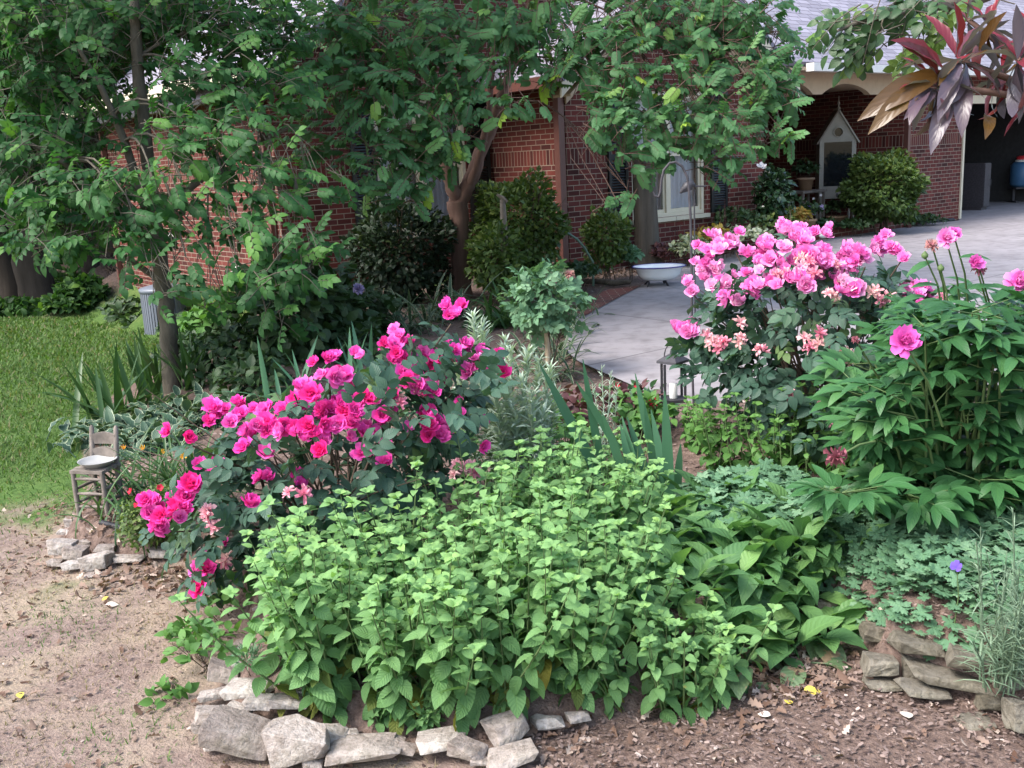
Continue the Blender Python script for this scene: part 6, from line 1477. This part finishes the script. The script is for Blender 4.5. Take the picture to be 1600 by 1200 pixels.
for (x0, y0_, x1, y1, t) in [(1480, 112, 1378, 165, .85), (1452, 128, 1385, 185, .95), (1470, 125, 1420, 80, .35), (1475, 110, 1412, 75, .5), (1492, 90, 1508, 22, .45), (1500, 98, 1478, 165, 0), (1508, 98, 1515, 170, 0), (1462, 140, 1440, 172, .05), (1455, 140, 1422, 170, .1), (1490, 150, 1460, 215, 0), (1510, 120, 1500, 190, .05), (1540, 180, 1556, 205, .9), (1530, 80, 1560, 40, .8)]:
    P = at(x0, y0_, 2.82) - b0; E = at(x1, y1, 2.7) - b0; d = E - P; put(lf, T_TI[1 if y1 > y0_ else 0], [np.array(P)], [np.array(d) + np.array((0, 0, .04))], [(rng.normal() * .4, -.75, .55)], d.length * 1.08, t, .82)
lf.build('foliage', LM['ti'], ti)
# ================================================================ SHRUBS BY THE HOUSE
def at0(px, py, z=0.0): return atz(px, py, z)
def bush(name, label, px, pyfoot, pyc, rx, ry, ry_m, y, n, size, tp, m, seed, cat='shrub', group=None, **kw):
    f = Vector((at(px, pyfoot, y).x, y, 0)); f.z = gz(f.x, y); c = at(px, pyc, y); k = pxm(c)
    return shrub(name, label, cat, f, c, (rx / k, ry_m, ry / k), n, size, tp, m, seed, group=group, **kw)
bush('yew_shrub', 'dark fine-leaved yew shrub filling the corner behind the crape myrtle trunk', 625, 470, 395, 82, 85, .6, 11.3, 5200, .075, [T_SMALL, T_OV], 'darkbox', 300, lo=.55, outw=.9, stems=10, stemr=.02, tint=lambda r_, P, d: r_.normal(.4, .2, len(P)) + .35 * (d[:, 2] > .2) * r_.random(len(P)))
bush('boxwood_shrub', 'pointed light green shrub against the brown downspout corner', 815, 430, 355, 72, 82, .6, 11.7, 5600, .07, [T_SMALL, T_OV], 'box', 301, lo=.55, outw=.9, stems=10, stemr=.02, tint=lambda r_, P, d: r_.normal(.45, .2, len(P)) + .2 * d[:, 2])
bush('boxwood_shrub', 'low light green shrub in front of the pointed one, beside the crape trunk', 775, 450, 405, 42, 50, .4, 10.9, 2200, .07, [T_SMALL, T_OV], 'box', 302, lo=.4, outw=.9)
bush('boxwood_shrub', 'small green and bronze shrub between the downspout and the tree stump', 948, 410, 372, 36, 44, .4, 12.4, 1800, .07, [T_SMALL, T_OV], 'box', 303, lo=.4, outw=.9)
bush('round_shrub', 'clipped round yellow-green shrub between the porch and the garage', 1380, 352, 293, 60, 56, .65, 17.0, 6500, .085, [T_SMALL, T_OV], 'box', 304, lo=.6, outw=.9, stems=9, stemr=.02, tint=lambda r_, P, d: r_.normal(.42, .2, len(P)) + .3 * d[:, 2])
h1 = bush('hydrangea_shrub', 'large dark-leaved hydrangea with a few dull lilac flower heads beside the brick side wall', 470, 600, 500, 95, 95, .7, 8.5, 1500, .13, [T_OV, T_OV2], 'hydr', 305, lo=.4, outw=.7, stems=12, stemr=.008)
rng = np.random.default_rng(6)
for p in ((505, 448), (560, 452)): add_flower(h1, 'lilac', at(p[0], p[1], 8.1), .55, rng, (0, -.8, .6), 'flower_head')
bush('laurel_shrub', 'broad-leaved green shrub in the shade between the hydrangea and the dark yew', 560, 560, 500, 60, 50, .5, 9.2, 700, .12, [T_OV, T_OV2], 'hydr', 306, lo=.3)
bush('leafy_shrub', 'leafy shrub with yellowish flower sprays beside the shade tree trunk', 360, 620, 560, 50, 48, .4, 7.9, 520, .09, [T_OV, T_OV2], 'hydr', 307, lo=.3)
bush('leafy_shrub', 'low leafy shrub beside the air conditioner pad', 325, 540, 505, 40, 28, .4, 12.5, 420, .14, [T_OV, T_OV2], 'weed', 308, lo=.2)
for i_, (px_, fy_, rx_, ry_, y_, lab_) in enumerate([(300, 530, 46, 24, 13.6, 'low broad-leaved plant against the side wall, nearest the trunk'), (225, 520, 30, 18, 15.2, 'low broad-leaved plant between air conditioner and far downspout'), (360, 560, 50, 30, 11.6, 'leafy plant on the bank below the side wall'), (300, 570, 44, 26, 10.6, 'green leafy plant on the bank right behind the shade tree trunk')]):
    bush('leafy_shrub', lab_, px_, fy_, fy_ - ry_ * .7, rx_, ry_, .5, y_, 380, .12, [T_OV, T_OV2], 'hydr', 360 + i_, lo=.1, up=-.2)
bush('fern_plant', 'low ferny plant at the foot of the side wall downspout', 200, 500, 487, 34, 16, .5, 16.5, 260, .2, [T_OV2, T_LAN[2]], 'hydr', 309, lo=.1, cat='fern')
bush('leafy_shrub', 'dark filler shrub behind the blue-green iris and the roses', 400, 640, 590, 55, 40, .4, 7.0, 420, .09, [T_OV, T_OV2], 'hydr', 310, lo=.2)
bush('hydrangea_shrub', 'low dark hydrangea behind the striped strap leaves', 560, 600, 545, 50, 35, .4, 8.2, 420, .10, [T_OV, T_OV2], 'hydr', 311, lo=.2)
c1 = bush('camellia_shrub', 'narrow dark glossy shrub with one white flower before the porch pillar', 1207, 350, 305, 28, 42, .3, 15.1, 800, .10, [T_OV], 'cam', 312, lo=.3)
add_flower(c1, 'white', at(1190, 262, 14.9), 1.3, rng, (0, -.6, .8))
HE = [((1112, 378), 36, 24, 'heuy', 13.9, 'amber and bronze leaved heuchera in the bed below the window'), ((1078, 392), 30, 22, 'heuw', 13.5, 'white-variegated leafy plant next to the tree stump'), ((1165, 372), 44, 18, 'heuw', 14.4, 'white-variegated leafy mound below the black shutter'),
      ((1040, 396), 22, 14, 'maroon', 13.6, 'dark maroon leafy plant at the foot of the stump'), ((1210, 350), 40, 22, 'box', 15.0, 'fine green mixed planting at the foot of the camellia'), ((1245, 340), 18, 14, 'heuy', 15.6, 'yellow-green leafy plant spilling over the porch step'), ((985, 402), 16, 14, 'geran', 12.4, 'small blue-grey plant on the mulch before the stump'),
      ((1292, 352), 12, 8, 'hydr', 16.4, 'tiny green plant around the goose figurine'), ((1335, 352), 30, 8, 'hydr', 16.7, 'low trailing greenery along the black edging'), ((1440, 345), 34, 9, 'hydr', 18.2, 'ivy-like greenery at the foot of the garage pillar'), ((860, 440), 36, 16, 'heuw', 10.9, 'pale-edged low plant on the mulch beside the brick pavers'), ((905, 425), 30, 12, 'hydr', 11.6, 'green low plant under the arching hose'), ((1150, 345), 40, 22, 'hydr', 14.8, 'dark green filler plant below the shutter')]
for i, ((px, py), rx, ry, m_, y, lab) in enumerate(HE):
    bush('bedding_plant', lab, px, py + ry, py, rx, ry, rx / 105, y, 330, .085, [T_OV, T_OV2] if m_ != 'box' else [T_SMALL], m_, 320 + i, cat='bedding plant', group='plants along the house front', lo=.1, up=-.1, stems=5, stemr=.005)
y0 = 14.3
def feathers(label, cxs, foot, seed):
    rng = np.random.default_rng(seed); f = Vector((at(foot[0], foot[1], y0).x, y0, 0)); f.z = gz(f.x, y0)
    sprigs('astilbe_plant', label, 'astilbe', [at(px + rng.normal() * 3, py, y0 + rng.normal() * .1) for px, py in cxs], f, 'maroon', seed, .05, .03, .004, 3, .8, 40, 'red-stemmed feathery plants')
feathers('feathery red-stemmed plant under the window sill', [(1050, 345), (1058, 338), (1066, 350), (1072, 342), (1045, 355), (1082, 348), (1090, 352)], (1066, 385), 340)
feathers('tall feathery red plant before the black shutter', [(1128, 318), (1136, 310), (1120, 325), (1146, 322), (1112, 332), (1105, 340), (1152, 330)], (1130, 375), 341)
# plants in the pots
for i, (o_, h, r) in enumerate(POTS):
    p = Vector(o_.location) + Vector((0, 0, h * .9))
    s_ = shrub('potted_plant', ['blue-flowered bedding plant growing in the small clay pot', 'dark trailing plant with arching buds in the tall pale urn', 'leafy green plant in the wide planter under the cabinet', 'dark leafy plant in the clay pot on the bench'][i], 'potted plant', p, p + Vector((0, 0, .14)), (.22, .2, .16), 160, .09, [T_OV, T_OV2], 'hydr', 350 + i, .1, 'plants in the porch pots', 0.0, .7, 5, .004)
    if i == 0:
        for j in range(9): add_flower(s_, 'bluef', p + Vector((rng.normal() * .1, -.12 + rng.normal() * .05, .15 + rng.normal() * .05)), 1.2, rng)
    if i == 1:
        for j in range(3): add_flower(s_, 'white', p + Vector((.3 + .12 * j, -.1, .12 + .05 * j)), .4, rng)
# potted dark plant by the orange bucket
# ================================================================ WOODS BEHIND THE LAWN
rngw = np.random.default_rng(400)
T_BIG = [tpl([0, .25, .6, 1], [.03, .30, .26, .01], .2, b_) for b_ in (.4, 1.0)]
def woodtree(px, foot_py, w_px, label, y, blobs, seed, lean=0):
    f = Vector((at(px, foot_py, y).x, y, 0)); f.z = gz(f.x, y); r = w_px / 2 * y / F
    tr = [([f + Vector((0, 0, -.2)), f + Vector((0, 0, .25)), f + Vector((lean * .3, 0, 1.6)), f + Vector((lean * .6, .1, 4)), f + Vector((lean, .1, 7.5)), f + Vector((lean, .1, 10))], [r * 1.4, r * 1.05, r * .95, r * .8, r * .5, .05])]
    bl = [('w', (f.x + bx, y + by, bz), br, 2.0) for bx, by, bz, br in blobs]
    tree('woodland_tree', label, f, tr, bl, 'woods', M['darkbark'], seed, .30, 2, .5, 2.0, 'trees at the back of the lawn', T_BIG, .6, .25, leafpx=.36, twig_r=.008)
def crown(n, rx, z0, z1, seed):
    r_ = np.random.default_rng(seed); return [(r_.normal() * rx * .6, r_.normal() * rx * .5, z0 + (z1 - z0) * (i + .5) / n, (rx * r_.uniform(.55, .8), rx * .6, (z1 - z0) / n * .9)) for i in range(n)]
WT = [(62, 478, 50, 'thick dark trunk standing in the shade nearest the lawn edge', 20.0, 2.6), (22, 470, 40, 'dark trunk at the very edge of the photo behind the lawn', 20.5, 2.4), (148, 452, 22, 'slim dark trunk midway along the woodland edge', 21.5, 2.0), (180, 448, 26, 'pale grey trunk close to the corner of the house', 21.0, 1.8), (105, 440, 16, 'thin trunk deeper in the woods between the thick and slim ones', 24.0, 2.2), (-60, 470, 40, 'woodland tree just outside the photo beyond the lawn', 19.0, 2.6), (215, 430, 18, 'woodland tree directly behind the corner of the house', 27.0, 2.4), (300, 420, 20, 'woodland tree rising behind the side roof', 29.0, 2.4)]
for i, (px, fy, w, lab, y, rx) in enumerate(WT): woodtree(px, fy, w, lab, y, crown(6, rx, 2.3, 9.0, 410 + i), 410 + i, rngw.normal() * .3)
for i, (px, py, rx, ry, y, lab) in enumerate([(40, 500, 60, 26, 18.6, 'dark undergrowth shrub at the shady corner of the lawn'), (100, 495, 50, 22, 18.8, 'dark undergrowth shrub behind the far lawn'), (150, 478, 44, 26, 19.4, 'undergrowth shrub between lawn and slim trunk'), (185, 462, 34, 30, 20, 'undergrowth shrub at the house corner'), (120, 450, 50, 24, 22.0, 'lighter green undergrowth shrub lit from behind the trunks'), (-40, 500, 60, 40, 18.5, 'undergrowth shrub beyond the edge of the photo'), (110, 482, 36, 20, 17.9, 'low dark shrub along the far rim of the lawn, beside the thick trunk'), (130, 466, 40, 30, 18.2, 'low dark shrub along the far rim of the lawn, near the slim trunk'), (100, 430, 40, 34, 24, 'dark thicket showing between the thick trunk and the slim one'), (0, 440, 50, 44, 24, 'dark thicket behind the trunk at the photo edge'), (130, 400, 60, 45, 23.5, 'shaded thicket deep in the woods beside the slim trunk'), (190, 400, 40, 50, 22.5, 'shaded thicket meeting the corner of the brick side wall')]):
    bush('woodland_shrub', lab, px, py + ry, py - 4, rx, ry, rx / 90, y, 700, .16, [T_OV, T_OV2], 'woods', 430 + i, group='undergrowth shrubs', lo=.2, up=-.2, stems=6, stemr=.012)
# distant woodland closing the view
n = 19000; P = np.stack([rngw.uniform(-34, -3, n), rngw.uniform(27, 36, n), np.zeros(n)], -1)
P[:, 2] = -1.0 + 13 * rngw.random(n) ** 1.0; P[:, 1] += np.sin(P[:, 0] * .9) * 1.5
hole = (np.sin(P[:, 0] * 1.7 + P[:, 2] * .9) * np.sin(P[:, 2] * 1.3 - P[:, 0] * .6) > .80); P = P[~hole]; n = len(P)
mb = MB(); D = norm(rdir(rngw, n) + np.array((0, -.2, -.2))); N = norm(rdir(rngw, n) * .7 + np.array((0, -.5, .6)))
tnw = np.clip(.35 + .28 * np.sin(P[:, 0] * 1.1 + P[:, 2] * .8) + rngw.normal(0, .18, n), 0, 1)
for k in range(2):
    s = (np.arange(n) % 2) == k; put(mb, T_BIG[k], P[s], D[s], N[s], rngw.uniform(.45, .75, s.sum()), tnw[s], 1.2)
wo = mb.build('distant_woods', LM['woods']); tag(wo, 'dense green woodland far behind the lawn and the house', 'woods', None, 'stuff')
# ================================================================ SCATTER
def leafm(name, stops): return leafmat(name, stops, .1, .8, .1)
LM['dead'] = leafm('dead_leaf', [(0, (.08, .045, .032)), (.4, (.155, .098, .072)), (.8, (.245, .175, .14)), (1, (.40, .32, .27))])
LM['chip'] = leafm('bark_chip', [(0, (.075, .05, .044)), (.5, (.17, .122, .106)), (.9, (.27, .205, .18)), (1, (.42, .34, .30))])
LM['grassb'] = leafmat('grass_blade', [(0, (.23, .18, .125)), (.25, (.18, .155, .085)), (.4, (.044, .092, .021)), (.8, (.074, .138, .032)), (1, (.12, .18, .048))], .3, .6, .2)
rng = np.random.default_rng(500)
def lay(mb, tps, P, S, tint, tilt=.25, lift=.004, wid=1.0):
    n = len(P); z = ground_z(P[:, 0], P[:, 1]); az = rng.random(n) * 6.28
    D = np.stack([np.cos(az), np.sin(az), rng.normal(0, tilt * .6, n)], -1); N = norm(np.stack([rng.normal(0, tilt, n), rng.normal(0, tilt, n), np.ones(n)], -1)); w = rng.integers(len(tps), size=n)
    Q = np.stack([P[:, 0], P[:, 1], z + lift + rng.random(n) * .012], -1)
    for k in range(len(tps)):
        s = w == k; put(mb, tps[k], Q[s], D[s], N[s], S[s], tint[s], wid)
T_DEAD = [tpl([0, .2, .35, .5, .65, .8, 1], [.02, .22, .13, .28, .15, .18, .01], f_, b_, 0, .2) for f_, b_ in ((.5, 1.2), (-.3, -.8), (.8, .3))]
mb = MB()
def rect(n, x0, x1, y0, y1): return np.stack([rng.uniform(x0, x1, n), rng.uniform(y0, y1, n)], -1)
P = np.concatenate([rect(520, -.1, 1.9, 1.8, 3.1), rect(700, -2.4, -.4, 2.2, 5.2), rect(420, -2.4, -1.3, 4.0, 5.6)]); s_ = inside_sd(BED, P[:, 0], P[:, 1]); P = P[(s_ < .25)]
lay(mb, T_DEAD, P, rng.uniform(.014, .045, len(P)), np.clip(rng.normal(.5, .28, len(P)), 0, 1), .4)
for c, n, sx in ((gp(235, 905), 160, .16), (gp(1180, 1065), 90, .14), (gp(1230, 1075), 90, .12), (gp(160, 840), 90, .14), (gp(900, 1150), 40, .1), (gp(940, 430), 240, .5), (gp(960, 425), 160, .4), (gp(120, 790), 80, .25), (gp(1060, 415), 120, .4)):
    P = np.stack([rng.normal(c.x, sx, n), rng.normal(c.y, sx * .6, n)], -1); lay(mb, T_DEAD, P, rng.uniform(.025, .06, n) * (1.5 if c.y > 8 else 1), np.clip(rng.normal(.55, .28, n), 0, 1), .5)
o = mb.build('fallen_leaves', LM['dead']); tag(o, 'curled brown dead leaves littering the lawn edge and the mulch', 'leaf litter', None, 'stuff')
mb = MB(); P = np.concatenate([rect(11000, -2.8, 2.2, 1.9, 5.5), rect(2500, -2.5, 3, 5.5, 8), rect(16000, -.5, 2.0, 1.7, 3.1), rect(3000, .2, 3.4, 10.5, 15)]); s_ = inside_sd(BED, P[:, 0], P[:, 1]); P = P[(s_ > .0) | ((P[:, 0] > .0) & (P[:, 1] < 3.2) & (s_ > -1.3 - .6 * rng.random(len(P))))]
lay(mb, [tpl([0, .5, 1], [.10, .16, .06], .1, .1), tpl([0, .5, 1], [.25, .3, .2], -.2, .3)], P, rng.uniform(.010, .030, len(P)) * np.where(P[:, 1] < 3.1, .6, 1), np.clip(rng.normal(.5, .25, len(P)), 0, 1), .35)
P = rect(5000, -2.6, -.2, 1.8, 5.4); P = P[inside_sd(BED, P[:, 0], P[:, 1]) < -.02]; lay(mb, [tpl([0, .5, 1], [.10, .16, .06], .1, .1), tpl([0, .5, 1], [.25, .3, .2], -.2, .3)], P, rng.uniform(.006, .018, len(P)), np.clip(rng.normal(.35, .3, len(P)), 0, 1), .35)
o = mb.build('bark_mulch', LM['chip']); tag(o, 'shredded bark mulch covering the beds and the ground by the wall', 'mulch', None, 'stuff')
# grass
T_BL = [tpl([0, .5, 1], [.05, .04, .002], .3, b_) for b_ in (.3, .9, 1.4)]
def grassy(P, h, tint):
    n = len(P); z = ground_z(P[:, 0], P[:, 1]); az = rng.random(n) * 6.28; el = rng.uniform(.5, 1.4, n)
    D = np.stack([np.cos(az) * np.cos(el), np.sin(az) * np.cos(el), np.sin(el)], -1); N = np.stack([-np.cos(az), -np.sin(az), np.full(n, .6)], -1); w = rng.integers(3, size=n); Q = np.stack([P[:, 0], P[:, 1], z - .004], -1)
    for k in range(3):
        s = w == k; put(mb, T_BL[k], Q[s], D[s], N[s], h[s], tint[s], 1.3 + .12 * np.clip(P[s, 1] - 6, 0, 10))
mb = MB()
P = np.concatenate([rect(26000, -3.8, -1.4, 3.4, 7.0), rect(52000, -6.5, -2.0, 6.0, 11.5), rect(70000, -10, -2.6, 10.5, 18)]); s_ = inside_sd(BED, P[:, 0], P[:, 1])
dens = sm(4.2, 6.8, P[:, 1]); patch = .5 + .5 * np.sin(P[:, 0] * 3.3 + 1.7 * np.sin(P[:, 1] * 2.1)) * np.sin(P[:, 1] * 2.7 + P[:, 0])
P = P[(s_ < -.03) & (rng.random(len(P)) < dens * (.55 + .45 * patch))]; n = len(P)
grassy(P, rng.uniform(.03, .06, n) * (1 + .10 * np.clip(P[:, 1] - 5, 0, 10)), np.clip(rng.normal(.62, .2, n), 0, 1))
P = rect(34000, -2.9, -.1, 1.7, 5.4); s_ = inside_sd(BED, P[:, 0], P[:, 1]); patch = np.sin(P[:, 0] * 4.1 + 2 * np.sin(P[:, 1] * 3.3)) * np.sin(P[:, 1] * 3.9 + 1.5 * P[:, 0]); P = P[(s_ < -.05) & (rng.random(len(P)) < .35 + .5 * (patch > .1))]; n = len(P)
pt = np.sin(P[:, 0] * 5 + 1) * np.sin(P[:, 1] * 4.4 + 2) 
grassy(P, rng.uniform(.012, .035, n), np.where(pt > .35, np.clip(rng.normal(.6, .2, n), 0, 1), np.clip(rng.normal(.12, .12, n), 0, .45)))
o = mb.build('grass', LM['grassb']); tag(o, 'mown lawn grass, green far off and dry near the stones', 'grass', None, 'stuff')
# loose yellow leaves and petals that stand out
T_Y = tpl(OV, OVH, .1, .4); LM['yel'] = leafm('yellow_leaf', [(0, (.55, .42, .06)), (1, (.62, .52, .12))]); LM['pal'] = leafm('pale_leaf', [(0, (.5, .42, .36)), (1, (.62, .56, .5))])
for i, (px, py, s, m_, lab) in enumerate([(1256, 1087, .055, 'yel', 'bright yellow fallen leaf lying on the mulch before the stacked wall'), (1232, 1107, .035, 'yel', 'smaller yellow fallen leaf nearest the spotted hosta'), (1204, 1126, .04, 'pal', 'pale fallen leaf on the litter, between wall and low lemon balm'), (171, 938, .03, 'yel', 'yellow fallen leaf alone on the dry lawn'), (32, 1088, .035, 'yel', 'faded yellow leaf on the lawn near the photo edge'), (165, 950, .05, 'pal', 'pale curled leaf on the dry lawn by the yellow one'), (1420, 1128, .05, 'pal', 'pale curled leaf in the litter below the long wall stone')]):
    g = gp(px, py); mb = MB(); az = i * 1.3; put(mb, T_Y, [(0, 0, .012)], [(math.cos(az), math.sin(az), .05)], [(.1, -.2, 1)], s, .5, 1.2); o = mb.build('fallen_leaf', LM[m_]); o.location = g; tag(o, lab, 'leaf', 'single fallen leaves')
